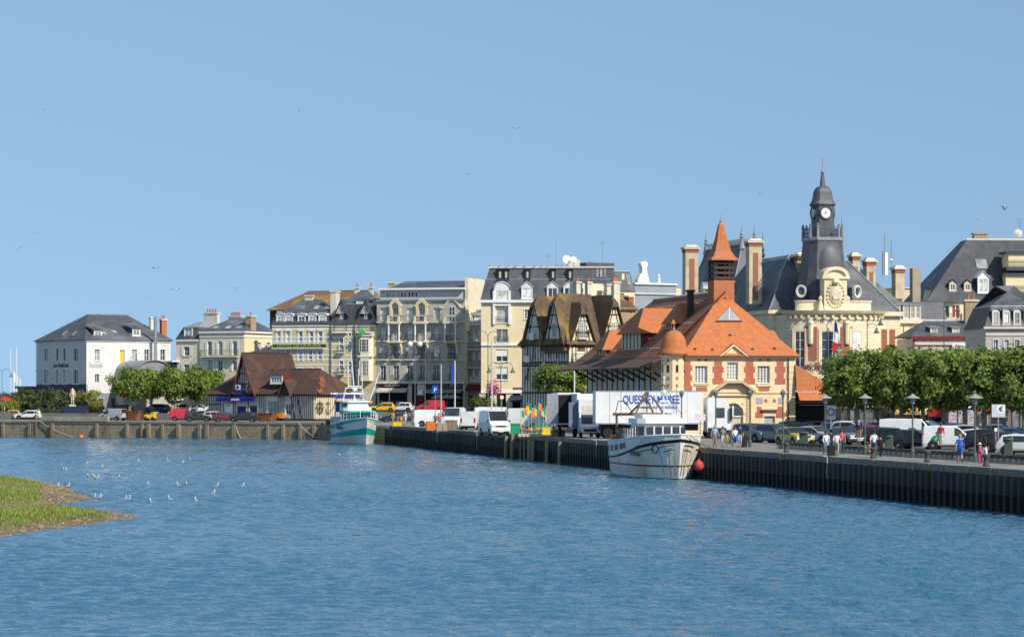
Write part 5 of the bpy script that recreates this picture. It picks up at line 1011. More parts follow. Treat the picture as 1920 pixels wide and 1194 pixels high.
MB().lathe([(0, .3), (.5, .26), (.82, .12), (.95, 0)], (0, 0, 0), 16, sy=1.35).xf(Matrix.Rotation(R(90), 4, 'X')).obj('shield', pm('carved_pale_stone', (.72, .62, .44), (.50, .41, .27), 3, .8, .5), B.root, M=T3((u, ya_ - .02, (zz0 + zz1) / 2)))
shd = MB()
for k in range(20): a_ = 2 * math.pi * k / 20; shd.lathe([(0, -.16), (.17, -.05), (.13, .1), (0, .16)], (u + 1.08 * math.cos(a_), ya_ - .08, (zz0 + zz1) / 2 + 1.5 * math.sin(a_)), 5)
shd.obj('carved_garland', STONE, B.root); MB().box(u - .45, ya_ - .36, (zz0 + zz1) / 2 - .55, u + .45, ya_ - .25, (zz0 + zz1) / 2 - .1).obj('carved_boat', PALESTONE, B.root); MB().lathe([(.3, 0), (.55, .3), (.5, .5), (.2, .8), (0, .85)], (u, ya_ - .05, zz1 - .75), 8).obj('carved_crown', STONE, B.root)
for sx in (-1, 1): MB().lathe([(.5, 0), (.42, .5), (.2, 1.1), (.3, 1.5), (.1, 1.8)], (u + sx * 1.75, ya_ + .5, zz0), 8).obj('scroll', STONE, B.root)
# bell-shaped tower roof
tx, ty = f.u(1551) + .55, 3.2; Yt = (B.mw @ Vector((tx, ty, 0))).y
def tz(py): return PZ(py, Yt) - G
def tw(n): return n * Yt / F * .86
def sq(mb, prof, c=(0, 0), cut=.3, bulge=0, m=0):
    """square-plan loft with chamfered corners: prof of (halfwidth, z)"""
    rings = []
    for h_, z in prof:
        c_ = h_ * cut; rings.append([(-h_ + c_, -h_ - bulge * h_), (h_ - c_, -h_ - bulge * h_), (h_, -h_ + c_), (h_, h_ - c_), (h_ - c_, h_), (-h_ + c_, h_), (-h_, h_ - c_), (-h_, -h_ + c_)])
    for (r0, (_, z0)), (r1, (_, z1)) in zip(zip(rings, prof), zip(rings[1:], prof[1:])):
        for j in range(8): k = (j + 1) % 8; mb.poly([(c[0] + r0[j][0], c[1] + r0[j][1], z0), (c[0] + r0[k][0], c[1] + r0[k][1], z0), (c[0] + r1[k][0], c[1] + r1[k][1], z1), (c[0] + r1[j][0], c[1] + r1[j][1], z1)], m)
    mb.poly([(c[0] + a, c[1] + b, prof[-1][1]) for a, b in rings[-1]], m); return mb
sq(MB(), [(tw(62), tz(583)), (tw(55), tz(560)), (tw(48), tz(535)), (tw(42), tz(505)), (tw(39), tz(475)), (tw(37), tz(452))], (tx, ty), .34).obj('tower_roof', SLATE, B.root)
# rounded apron over the arms
apm = MB(); pf = [(tw(35), tz(552)), (tw(33), tz(520)), (tw(31), tz(495)), (tw(27), tz(475)), (tw(16), tz(460)), (0, tz(455))]; apm.lathe(pf, (tx, ty - tw(28), 0), 16, sy=.62); apm.obj('tower_apron', SLATE, B.root, True)
sq(MB(), [(tw(37), tz(454)), (tw(39.5), tz(452)), (tw(39.5), tz(447)), (tw(37), tz(446))], (tx, ty), .34).obj('tower_platform', ZINC, B.root)
h_ = tw(36.5); c_ = h_ * .34; ring = [(-h_ + c_, -h_), (h_ - c_, -h_), (h_, -h_ + c_), (h_, h_ - c_), (h_ - c_, h_), (-h_ + c_, h_), (-h_, h_ - c_), (-h_, -h_ + c_)]
for a, b in ring: MB().lathe([(.2, tz(452)), (.17, tz(428)), (.24, tz(427)), (.1, tz(425)), (.18, tz(423)), (0, tz(420))], (tx + a, ty + b, 0), 8).obj('post', ZINC, B.root)
br = MB()
for j in range(8):
    a, b = Vector(ring[j]), Vector(ring[(j + 1) % 8]); n_ = max(2, int((b - a).length / .3))
    for z in (tz(430), tz(438), tz(445)): br.tube((tx + a.x, ty + a.y, z), (tx + b.x, ty + b.y, z), .05)
    for k in range(n_): p = a.lerp(b, k / n_); br.tube((tx + p.x, ty + p.y, tz(446)), (tx + p.x, ty + p.y, tz(430)), .035)
br.obj('balustrade', pm('blue_grey_iron', (.10, .13, .15)), B.root)
sq(MB(), [(tw(21), tz(447)), (tw(21), tz(389)), (tw(22), tz(387)), (tw(24.5), tz(384.5)), (tw(24.5), tz(383))], (tx, ty), .3).obj('clock_stage', SLATE, B.root)
sq(MB(), [(tw(24), tz(383)), (tw(20), tz(377)), (tw(18), tz(368)), (tw(17), tz(360)), (tw(14), tz(354)), (tw(9.5), tz(350)), (tw(5.5), tz(349)), (tw(4.2), tz(338)), (tw(2.2), tz(325))], (tx, ty), .3).obj('clock_dome', SLATE, B.root)
MB().lathe([(.18, 0), (.3, .2), (.12, .4), (.04, .6), (.04, 1.6), (.12, 1.7), (0, 1.8)], (tx, ty, tz(326)), 8).obj('finial', ZINC, B.root)
for ang, nm in ((0, 'clock'), (R(90), 'clock'), (R(-90), 'clock')):
    Mc = T3((tx, ty, tz(400))) @ RZ(ang) @ T3((0, -tw(21), 0)); ring_ = MB().lathe([(.82, 0), (.82, .16), (.66, .16), (.66, .02)], (0, 0, 0), 24).xf(Matrix.Rotation(R(90), 4, 'X')).obj('clock', SLATED, B.root, M=Mc)
    MB().lathe([(.66, .06), (0, .07)], (0, 0, 0), 24).xf(Matrix.Rotation(R(90), 4, 'X')).obj('dial', WHITE2, ring_)
    hd = MB()
    for a_, l_, w_ in ((R(215), .55, .05), (R(322), .36, .065)): d = Vector((math.sin(a_), 0, math.cos(a_))); p_ = Vector((d.z, 0, -d.x)); hd.poly([d * l_ + Vector((0, -.09, 0)), p_ * w_ + Vector((0, -.09, 0)), -d * .14 + Vector((0, -.09, 0)), -p_ * w_ + Vector((0, -.09, 0))])
    for k in range(12): a_ = R(30 * k); d = Vector((math.sin(a_), 0, math.cos(a_))); p_ = Vector((d.z, 0, -d.x)) * .022; hd.poly([d * .62 + p_ + Vector((0, -.08, 0)), d * .62 - p_ + Vector((0, -.08, 0)), d * .52 - p_ + Vector((0, -.08, 0)), d * .52 + p_ + Vector((0, -.08, 0))])
    hd.obj('clock_hands', IRON, ring_)
for px, sx in ((1503, -1), (1603, 1)):   # round eye windows
    Mo = T3((B.lx(px, .2 if sx > 0 else .6), .2 if sx > 0 else .6, f.h(546, 4))) @ RZ(R(28 * sx)); o = MB().lathe([(.55, 0), (.66, .1), (.66, .5), (.5, .52), (.4, .3)], (0, 0, 0), 16, sy=1.2).xf(Matrix.Rotation(R(90), 4, 'X')).obj('oval_window', PALESTONE, B.root, M=Mo); MB().lathe([(.4, .31), (0, .31)], (0, 0, 0), 16, sy=1.2).xf(Matrix.Rotation(R(90), 4, 'X')).obj('pane', GLASS, o); MB().box(-.5, 0, -.5, .5, 1.6, .5).obj('window_cheek', SLATE, o)
# main roofs
zR = f.h(486, 6); rm = MB()
x0, x1, y0, y1 = f.u(1600) - 4, W + .3, .4, 12; zx = f.h(586, 6)
rm.poly([(x0 - 2, y0, zx), (x1, y0, zx), (f.u(1612), 4.5, zR), (x0, 4.5, zR)]); rm.poly([(x1, y0, zx), (x1, y1, zx), (f.u(1612), 7.5, zR), (f.u(1612), 4.5, zR)]); rm.poly([(x0, 4.5, zR), (f.u(1612), 4.5, zR), (f.u(1612), 7.5, zR), (x0, 7.5, zR)]); rm.obj('roof', SLATE, B.root)
MB().tube((x1, y0, zx + .05), (f.u(1612), 4.5, zR + .05), .12).obj('hip_lead', ZINC, B.root)
# left wing running back, hipped towards the quay
def pavilion(x0, y0, x1, y1, z0, z1, a, axis_in, nm, crest=False):
    """steep concave pavilion roof: rectangle base, ridge along y"""
    xm_ = (x0 + x1) / 2 ; r0, r1 = y0 + a, y1 - a; m = MB(); steps = [(0, 0), (.12, .32), (.4, .72), (1, 1)][:]
    steps = [(0, 0), (.22, .22), (.5, .58), (.82, .92), (1, 1)] if not crest else [(0, 0), (.3, .18), (.58, .5), (.78, .85), (.84, 1)]
    def ring(t): return [(x0 + (xm_ - x0) * t, y0 + a * t), (x1 - (x1 - xm_) * t, y0 + a * t), (x1 - (x1 - xm_) * t, y1 - a * t), (x0 + (xm_ - x0) * t, y1 - a * t)]
    for (t0, q0), (t1, q1) in zip(steps, steps[1:]):
        R0, R1 = ring(t0), ring(t1)
        for j in range(4): k = (j + 1) % 4; m.poly([(*R0[j], z0 + (z1 - z0) * q0), (*R0[k], z0 + (z1 - z0) * q0), (*R1[k], z0 + (z1 - z0) * q1), (*R1[j], z0 + (z1 - z0) * q1)])
    Rt = ring(steps[-1][0]); m.poly([(*p, z1) for p in Rt]); o = m.obj(nm, SLATE, B.root); h = MB()
    for j in range(4):
        for (t0, q0), (t1, q1) in zip(steps, steps[1:]): h.tube((*ring(t0)[j], z0 + (z1 - z0) * q0 + .03), (*ring(t1)[j], z0 + (z1 - z0) * q1 + .03), .1)
    h.obj('hip_lead', ZINC, o)
    if crest:
        cr_ = MB()
        for j in range(4):
            p, q = Vector(Rt[j]), Vector(Rt[(j + 1) % 4]); n_ = max(2, int((q - p).length / .35)); cr_.tube((*p, z1 + .1), (*q, z1 + .1), .1); cr_.tube((*p, z1 + .75), (*q, z1 + .75), .04)
            for k in range(n_): c = p.lerp(q, (k + .5) / n_); cr_.tube((*c, z1), (*c, z1 + .95), .05, .03, 4)
        cr_.obj('roof_crest', GREYIRON, o)
        for p in Rt: MB().lathe([(.45, -.5), (.3, .2), (.18, .9), (.3, 1.05), (.12, 1.25), (.24, 1.5), (.08, 1.75), (.03, 2.6), (0, 2.65)], (*p, z1), 8).obj('finial', ZINC, o)
    return o
pavilion(-.8, 4.8, 9, 31, B.z(581, -1, 5), B.z(481, 4, 16), 6, 0, 'wing_roof'); MB().box(-.6, 5, 0, 8.8, 31, B.z(580, -1, 5)).obj('wing', STONE, B.root); MB().box(-1, 4.6, B.z(588, -1, 5), 9, 31, B.z(581, -1, 5) - .004).obj('wing_cornice', STONE, B.root)
MB().lathe([(.2, 0), (.35, .4), (.12, .8), (.25, 1.1), (.06, 1.5), (.02, 3.4), (0, 3.5)], (4.1, 22, B.z(484, 4, 22)), 8).obj('finial', SLATED, B.root)
Mq = T3((-.8, 31, 0)) @ RZ(R(-90)); dormer(B, Mq, 18, .9, B.z(576, -1, 13), 1.3, 2.0, 2.5, 'arch', rise=.55, front=ZINC)
P2 = B.lx(1428, 24) + 2.0
pavilion(P2 - 7.6, 24, P2 + 3.5, 51, B.z(583, 0, 24), B.z(464, P2 - 1.5, 35), 6.6, 0, 'pavilion_roof', True); MB().box(P2 - 7.4, 24.2, 0, P2 + 3, 46, B.z(583, 0, 24)).obj('pavilion', STONE, B.root)
for yy in (27, 33, 39): dormer(B, T3((P2 - 7.6, 46, 0)) @ RZ(R(-90)), 46 - yy, .2, B.z(578, 0, 28), 1.9, 2.6, 3, 'arch', rise=.9, front=STONE)
dormer(B, T3((P2 - 7.6, 24, 0)), 2.0, -.1, B.z(583, 0, 24) - 1, 1.8, 2.6, 3, 'arch', rise=.9, front=STONE)
def big_chimney(px, y, py0, py1, wpx, brickp=True):
    x = B.lx(px, y); Yc = (B.mw @ Vector((x, y, 0))).y; w_ = wpx * Yc / F; z0, z1 = PZ(py1, Yc) - G, PZ(py0, Yc) - G
    o = MB().box(x - w_ / 2, y - .7, z0, x + w_ / 2, y + .7, z1 - .7).obj('chimney', pm('weathered_stone', (.60, .50, .33), (.48, .39, .25), 1.2, .9, c3=(.40, .34, .24), scale3=.6), B.root); MB().box(x - w_ / 2 - .06, y - .76, z1 - .69, x + w_ / 2 + .06, y + .76, z1 - .25).obj('brick_band', BRICK, o); MB().box(x - w_ / 2 - .22, y - .9, z1 - .25, x + w_ / 2 + .22, y + .9, z1).lathe([(.8 * w_, z1), (.5 * w_, z1 + .3)], (x, y, 0), 4, rot=R(45)).obj('cap', PALESTONE, o)
    if brickp: MB().box(x - w_ * .2, y - .74, z0 + .5, x + w_ * .2, y - .5, z1 - 1.5).obj('brick_panel', pm('aged_brick', (.33, .15, .095), (.27, .13, .085), 3, .9), o)
big_chimney(1294.5, 25, 464, 610, 25); big_chimney(1413.5, 10, 452, 570, 25); big_chimney(1501, 9, 478, 560, 20); big_chimney(1602, 8, 478, 540, 14); big_chimney(1630, 10, 488, 560, 18); big_chimney(1684, 14, 502, 560, 18, False)
# right wing
RW = f.u(1740); MB().box(W, 7, 0, W + 9, 18, B.z(606, W, 7)).obj('right_wing', TS, B.root); zq = B.z(606, W + 2, 7)
MB().box(W, 6.6, zq, W + 9.3, 18, zq + .5).obj('cornice', STONE, B.root)
for k in range(8): MB().box(W + .3 + k * .95, 6.93, 3, W + .36 + k * .95, 7.0, zq - .3).obj('brick_strip', BRICK, B.root); MB().lathe([(.12, 0), (.16, .3)], (W + .8 + k * .95, 6.9, zq - 1.9), 6).obj('iron_boss', IRON, B.root)
mr_ = MB(); zq2 = B.z(566, W + 2, 8); mr_.poly([(W - 1, 6.8, zq + .5), (W + 9, 6.8, zq + .5), (W + 9, 8.2, zq2), (W - 1, 8.2, zq2)]); mr_.poly([(W + 9, 6.8, zq + .5), (W + 9, 18, zq + .5), (W + 9, 16, zq2), (W + 9, 8.2, zq2)]); mr_.poly([(W - 3, 8.2, zq2), (W + 3.2, 8.2, zq2), (W - 1, 14, B.z(490, W, 14)), (W - 6, 14, B.z(490, W, 14))]); mr_.poly([(W - 1, 8.2, zq2), (W + 9, 8.2, zq2), (W + 9, 16, zq2), (W - 1, 16, zq2)]); mr_.poly([(W + 3.2, 8.2, zq2), (W + 3.2, 20, zq2), (W - 1, 14, B.z(490, W, 14))]); mr_.obj('wing_roof', SLATE, B.root)
for px in (1684, 1699, 1712, 1722): dormer(B, T3((0, 6.7, 0)), B.lx(px, 6.7), .1, zq + .55, .75, 1.7, 1.4, 'shed', rise=.1, front=PALESTONE, cheek=PALESTONE)
x = B.lx(1716, 16); Yc = (B.mw @ Vector((x, 16, 0))).y; MB().box(x - .55, 15.5, 8, x + .55, 16.5, PZ(503, Yc) - G).obj('chimney', pm('tan_stack', (.36, .29, .21), (.30, .24, .17), 1), B.root)
x = B.lx(1660, 12); z = PZ(502, 342) - G; MB().box(x - .05, 12, z - 1, x + .35, 12.4, z + 1.9).obj('antenna_panel', WHITE2, B.root); m_ = MB().tube((x - .4, 12, z - 1), (x - .4, 12, z + 2), .05).tube((x - .1, 12, z), (x - .1, 12, z + 4.2), .03).tube((x + .8, 12, z - 1), (x + .8, 12, z + 3.4), .035)
for k in range(6): m_.tube((x - .4, 12, z - 1 + k * .5), (x - .05, 12, z - .8 + k * .5), .03)
m_.obj('antenna_mast', GREYIRON, B.root); MB().lathe([(0, -.25), (.25, 0), (0, .25)], (x + .8, 12, z + .9), 8).obj('antenna_drum', WHITE2, B.root)
MB().tube((B.lx(1578, 3), 3, tz(450)), (B.lx(1578, 3), 3, tz(408)), .035).obj('lightning_rod', GREYIRON, B.root)
TH = B
# rotunda balcony flowers, flags
fl = thing('national_flag', 'tricolour blue white and red flag hanging before the town hall window', 'flag', B.mw @ (rframe(1562) @ Vector((0, -.9, 0))), 0); Yf = fl.location.y
zt_ = PZ(600, Yf) - G; zb_ = PZ(664, Yf) - G; MB().tube((-.45, 0, zb_ - 1.5), (-.1, 0, zt_ + .5), .045).obj('pole', WHITE2, fl)
for k, (c, nm) in enumerate((((.01, .03, .30), 'flag_blue'), ((.8, .8, .8), 'flag_white'), ((.62, .015, .02), 'flag_red'))):
    mb = MB(); n = 10; H_ = zt_ - zb_
    for j in range(n):
        def fp(s, t): s2 = (k + t) / 3; return (-.1 - .28 * s2 + s * (.3 + .85 * s2), .14 * math.sin(s * 7 + s2 * 5), zt_ - H_ * .92 * s2 - s * .45)
        for i in range(3): mb.poly([fp(i / 3, j / n), fp((i + 1) / 3, j / n), fp((i + 1) / 3, (j + 1) / n), fp(i / 3, (j + 1) / n)])
    mb.obj('flag_cloth', pm(nm, c, None, 2, .8), fl, True)

# ================================================================ right-hand houses
B = Bld('apartment_house', 'large slate roofed house with rooftop terraces at the right edge', 'house', 1744, 352, 1990, 353.5, D=16); f = B.front; ze = f.h(566, 4)
f.win(1768, 572, 596, 24, cols=3, rows=1, frame=WHITE2); f.win(1792, 572, 596, 14, cols=2, rows=1, glass=pm('red_blind', (.35, .05, .03)), frame=WHITE2)
f.wall(ze, CREAM2); back_walls(B, ze, CREAM2)
b_ = MB().box(-.2, -1.2, f.h(606, 2), f.u(1800), .02, f.h(603, 2)).obj('balcony', PALESTONE, B.root); inst(rail_mesh(round(f.u(1800), 2), 1.0, 1.15, IRON), 'railing', b_, T3((f.u(1800) / 2, 0, f.h(603, 2))))
m_ = MB(); zt = B.z(450, 6, 6); xa = B.lx(1812, 6); xb = f.u(1763)
m_.poly([(-.6, -.3, ze), (B.W, -.3, ze), (B.W, 6, zt), (xa, 6, zt)]); m_.poly([(-.6, -.3, ze), (xa, 6, zt), (xa, 9, zt), (-.6, 15, ze)]); m_.poly([(xa, 6, zt), (B.W, 6, zt), (B.W, 9, zt), (xa, 9, zt)]); rf = m_.obj('roof', SLATED, B.root); MB().tube((xa, 6, zt + .05), (B.W, 6, zt + .05), .15).obj('ridge', PALESTONE, rf)
m_ = MB().poly([(-1.2, -.5, ze - .1), (3.6, -.5, ze - .1), (3.0, 2.2, ze + 1.6), (-.2, 2.2, ze + 1.6)]).poly([(-1.2, -.5, ze - .1), (-.2, 2.2, ze + 1.6), (-.2, 6, ze + 1.6), (-1.2, 6, ze - .1)]); m_.obj('lower_roof', SLATED, B.root)
sl = Vector((0, 6.3, zt - ze)).normalized(); rooflight(B, (f.u(1853), -.3 + sl.y * 6.4, ze + sl.z * 6.4), (1, 0, 0), sl, 1.5, 1.6)
for px in (1789, 1817): dormer(B, f.M, f.u(px), .75, f.h(545, 5), .95, 1.0, 2, 'gable', rise=.35, front=PALESTONE, roofm=SLATED, glass=pm('amber_glass', (.16, .08, .02), None, 1, .2))
dormer(B, f.M, f.u(1845), .4, f.h(549, 6), 1.5, 2.0, 2.5, 'gable', rise=.75, front=WHITE2, roofm=WHITE2, glass=GLASSW)
for y0, y1, px in ((475, 500, 1892), (516, 548, 1887)):   # terraces cut in the roof
    u0, u1 = f.u(px), f.u(1960); za, zb = f.h(y1, 8), f.h(y0, 8); t_ = MB().box(u0, .3, za, u1, 3.6, zb).obj('terrace_wall', CREAM, B.root); MB().box(u0 - .4, .0, zb, u1, 3.8, zb + .3).box(u0 - .4, -.1, za - .5, u1, .4, za - .003).obj('terrace_slab', SLATED, B.root); inst(rail_mesh(round(u1 - u0, 2), .9, .05, GREYIRON), 'railing', t_, T3(((u0 + u1) / 2, .15, za)))
x = B.lx(1837, 7); MB().box(x - .9, 6.5, zt, x + .9, 7.5, B.z(441, x, 7)).box(x - 1.05, 6.4, B.z(440, x, 7), x + 1.05, 7.6, B.z(437, x, 7)).obj('chimney', BRICKT, B.root); aerial(B.lx(1912, 7), 7, zt, 3, 4, parent=B.root); MB().lathe([(.02, .2), (.4, .1), (.6, 0)], (0, 0, 0), 12).xf(Matrix.Rotation(R(80), 4, 'X')).obj('satellite_dish', PALESTONE, B.root, M=T3((B.lx(1909, 6), 6, zt + .9)))
P = Bld('low_house', 'low house with red cornice and slate dormers above the plane trees', 'house', 1712, 318, 1850, 318.6, D=9); f = P.front; ze = f.h(634, 4); RT = pm('red_trim', (.22, .03, .03))
f.win(1822, 644, 664, 10, cols=2, rows=1); f.win(1837, 644, 664, 8, cols=2, rows=1); f.win(1740, 655, 675, 10); f.win(1770, 668, 684, 12)
f.wall(ze, PALESTONE); back_walls(P, ze, PALESTONE); f.band(ze - .1, ze + .25, RT, .3, 'cornice', u0=-.3); f.band(f.h(648.5, 4), f.h(646.5, 4), RT, .1); f.band(0, ze, RT, .06, 'corner_strip', u0=0, u1=.18)
s_ = MB().box(f.u(1784), -.4, f.h(654, 4), f.u(1812), -.3, f.h(643, 4)).obj('sign_board', WHITE2, P.root); MB().path([(f.u(1790) + .12 * k, -.43, f.h(650, 4) + (.28 if k % 2 else 0) * (1 - .06 * k)) for k in range(9)], .025).obj('sign_stroke', RT, s_)
hip(P, 0, 0, P.W, P.D, ze + .25, f.h(601, 4), 2.5, 0, SLATE, ov=.3); 
for px in (1754, 1795): dormer(P, f.M, f.u(px), .8, f.h(629, 4), .9, .95, 3, 'shed', rise=.2, front=PALESTONE)
for px, w_, y0, n_ in ((1820, 1.55, 565, 2), (1849, 1.0, 567, 0)): chimney(P, P.lx(px, 4), 4, ze, P.z(y0, 5, 4), w_, .9, BRICKT, n_)
P = Bld('mansard_house', 'grey pink house with dark mansard and round topped dormers at the right edge', 'house', 1848, 300, 1960, 300.4, D=10); f = P.front; ze = f.h(614, 2)
for px in (1867, 1887, 1907, 1927): f.win(px, 637, 660, 8, sur=LGREY, cols=2, rows=1); f.win(px, 676, 700, 8, sur=LGREY, cols=2, rows=1)
f.wall(ze, pm('pinkish_stone', (.48, .42, .37), (.40, .35, .31), .8)); back_walls(P, ze, PALESTONE); f.band(ze - .9, ze - .7, LGREY, .08); f.band(ze - .15, ze + .08, PALESTONE, .35, 'cornice', u0=-.3)
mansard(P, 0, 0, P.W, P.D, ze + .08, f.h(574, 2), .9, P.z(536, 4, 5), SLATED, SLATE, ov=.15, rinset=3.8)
for px in (1867, 1887, 1907, 1927): dormer(P, f.M, f.u(px), -.05, f.h(609, 2), .85, 1.5, 1.5, 'arch', rise=.35, front=LGREY)
P = Bld('rear_house', 'pale yellow house behind the town hall chimneys', 'house', 1692, 372, 1750, 374, D=8); P.front.wall(P.front.h(541, 2), pm('pale_yellow', (.62, .56, .38))); back_walls(P, P.front.h(541, 2), CREAM2); MB().box(-.2, -.2, P.front.h(541, 2), P.W + .2, 8, P.front.h(539, 2)).obj('roof', PALESTONE, P.root)
# arcade of shops beneath the plane trees
P = Bld('shop_row', 'row of ground floor shops with red and striped awnings under the plane trees', 'shops', 1560, 290, 1990, 284, D=5); f = P.front; f.wall(4.2, pm('shop_wall', (.28, .22, .17), (.2, .16, .12), .5)); MB().box(0, 0, 4.2, P.W, 5, 4.4).obj('roof', SLATED, P.root)
for k in range(12): window(P.root, f.M, 1.2 + k * 2.1, .1, 1.7, 2.5, rec=-.05, cols=2, rows=1, frame=(IRON, WHITE, REDTIMBER)[k % 3])
ORS = pm('orange_stripe', (.75, .30, .03), None, 2, .8); YES = pm('cream_stripe', (.72, .58, .30), None, 2, .8)
u0, u1 = f.u(1682), f.u(1742)
for k in range(14): a, b = u0 + (u1 - u0) * k / 14, u0 + (u1 - u0) * (k + 1) / 14; f.awning(a, b, 3.1, 2.4, .8, (ORS, YES)[k % 2], 'awning_stripe', .3)
f.awning(f.u(1745), f.u(1772), 3.1, 2.4, .5, RED, valance=.8); f.awning(f.u(1815), f.u(1835), 3.1, 2.2, .5, RED); f.awning(f.u(1852), f.u(1868), 3.0, 2.2, .5, RED)
# ================================================================ vehicles
CARS = {  # L, W, H, wheel r, wheel xs (fractions), stations: x frac (rear..front), top frac of H, cabin flag ; ww = windscreen base/top idx, rw = rear
    'hatch': (4.0, 1.75, 1.48, .31, (.18, .81), [(0, .42), (.015, .62), (.10, .94), (.28, 1), (.50, .985), (.72, .66), (.92, .57), (.985, .46), (1, .36)], 2, 4, 1),
    'estate': (4.55, 1.78, 1.5, .32, (.19, .81), [(0, .42), (.012, .62), (.07, .93), (.25, 1), (.54, .985), (.72, .66), (.92, .57), (.985, .46), (1, .36)], 2, 4, 1),
    'suv': (4.4, 1.85, 1.68, .36, (.19, .81), [(0, .40), (.012, .60), (.07, .94), (.25, 1), (.53, .985), (.70, .68), (.92, .61), (.985, .50), (1, .36)], 2, 4, 1),
    'kangoo': (4.4, 1.83, 1.84, .32, (.19, .81), [(0, .36), (.008, .60), (.03, .96), (.2, 1), (.60, .985), (.78, .64), (.94, .54), (.99, .42), (1, .32)], 2, 4, 1),
    'van': (5.2, 1.95, 2.15, .34, (.2, .82), [(0, .30), (.006, .55), (.02, .97), (.15, 1), (.70, .985), (.84, .60), (.965, .46), (.995, .36), (1, .26)], 2, 4, 1),
    'bigvan': (5.6, 2.05, 2.55, .35, (.2, .83), [(0, .28), (.006, .5), (.018, .97), (.15, 1), (.72, .985), (.86, .56), (.965, .44), (.995, .34), (1, .24)], 2, 4, 1),
}
LAMP = pm('headlamp', (.62, .64, .66), (.5, .52, .54), 6, .1, spec=.8); TAIL = pm('tail_lamp', (.42, .02, .02), None, 3, .2); PLATE = pm('number_plate', (.7, .7, .66), None, 3, .5)
def car_proto(kind):
    L, Wd, H_, wr, wx, st, ir, iw, ib = CARS[kind]; z0 = .2; hw = Wd / 2; belt = .60 * H_ if H_ < 1.8 else .54 * H_; parts = []
    rings = []
    for i, (fx, ft) in enumerate(st):
        x = (fx - .5) * L; top = ft * H_; cab = ir <= i <= iw; e = .90 if i in (0, len(st) - 1) else (.96 if i in (1, len(st) - 2) else 1); w_ = hw * e
        bl = min(belt, top - .02); tw_ = w_ * ((.80 if H_ < 1.8 else .88) if cab else .93); zb = z0 + (.12 if i in (0, len(st) - 1) else 0)
        ys = [(w_ * .93, zb), (w_, z0 + .28 if top > .6 else z0 + .2), (w_ * .99, bl - .02), (tw_ + (.03 if cab else 0), top - (.07 if cab else .03)), (tw_ * .86, top)]
        rings.append([(x, y, z) for y, z in ys] + [(x, -y, z) for y, z in reversed(ys)])
    mb = MB(); n = 10
    for a, b in zip(rings, rings[1:]):
        for k in range(n - 1): mb.poly([a[k], b[k], b[k + 1], a[k + 1]])
        mb.poly([a[n - 1], b[n - 1], b[0], a[0]], 1)
    mb.poly(rings[0]); mb.poly(list(reversed(rings[-1])))
    nb = len(mb.v)
    for fx in wx:   # black wheel arches and sills
        for sy in (-1, 1): mb.lathe([(0, 0), (wr + .09, 0), (wr + .09, -.25)], ((fx - .5) * L, 0, 0), 12, 1)
    k_ = 0
    body = MB(); body.v = mb.v[:nb]; nf = sum(1 for f_ in mb.f if max(f_) < nb); body.f = mb.f[:nf]; body.m = mb.m[:nf]
    for fx in wx:
        for sy in (-1, 1):
            s_ = len(body.v); body.lathe([(0, .012), (wr + .08, .012), (wr + .08, -.2)], (0, 0, 0), 14, 1); body.xf(T3(((fx - .5) * L, sy * hw * 1.0, wr + .02)) @ Matrix.Rotation(R(-90 * sy), 4, 'X'), s_)
    body.box(-L / 2 + wr * 2 + L * wx[0] - wr, -hw - .006, z0, L * (wx[1] - .5) - wr, hw + .006, z0 + .14, 1)
    for sx in (-1, 1): body.box(sx * L / 2 - .06, -hw * .86, z0 + .12, sx * L / 2 + .03, hw * .86, z0 + .26, 1)
    # soften normals
    parts.append(('body', body.mesh('body', [WHITE, BLACKP]), None, None))
    def side(i, t, sy):   # point on cabin side between belt and roof, at float station i
        j = min(int(i), len(rings) - 2); q = i - j; a = Vector(rings[j][2]).lerp(Vector(rings[j + 1][2]), q); b = Vector(rings[j][3]).lerp(Vector(rings[j + 1][3]), q); p = a.lerp(b, t); return Vector((p.x, sy * (p.y + .014), p.z))
    segs = [(2.15, 3.0), (3.06, 4.0), (4.05, 4.72)] if kind in ('hatch', 'estate', 'suv') else [(4.02, 4.8)] if kind in ('van', 'bigvan') else [(3.9, 4.8)]
    for a, b in segs:
        for sy in (-1, 1):
            w_ = MB(); m = 4
            for k in range(m): i0, i1 = a + (b - a) * k / m, a + (b - a) * (k + 1) / m; lo = .1; hi = lambda i: .88 if i <= 4.01 else max(.12, .88 - 0.0 * (i - 4)); w_.poly([side(i0, lo, sy), side(i1, lo, sy), side(i1, hi(i1), sy), side(i0, hi(i0), sy)])
            parts.append(('side_window', w_.mesh('side_window', CARGLASS), None, None))
    def topq(i0, i1, off, m0=.94, m1=.9):
        a, b = rings[i0], rings[i1]; A, B_ = Vector(a[4]), Vector(b[4]); A3, B3 = Vector(a[3]), Vector(b[3]); d = (B_ - A).normalized(); nn = Vector((-d.z, 0, d.x)); nn = nn if nn.z > 0 else -nn
        p, q = A.lerp(B_, .06), A.lerp(B_, .94); yp = A3.lerp(B3, .06).y * m0; yq = A3.lerp(B3, .94).y * m1
        return [Vector((p.x, -yp, p.z)) + nn * off, Vector((p.x, yp, p.z)) + nn * off, Vector((q.x, yq, q.z)) + nn * off, Vector((q.x, -yq, q.z)) + nn * off]
    parts.append(('windscreen', MB().poly(topq(iw, iw + 1, .03, .95, .96)).mesh('windscreen', CARGLASS), None, None))
    if kind not in ('van', 'bigvan'): parts.append(('rear_window', MB().poly(topq(ib, ib + 1, .03, .86, .92)).mesh('rear_window', CARGLASS), None, None))
    zl = .44 * H_ if H_ < 1.8 else .36 * H_
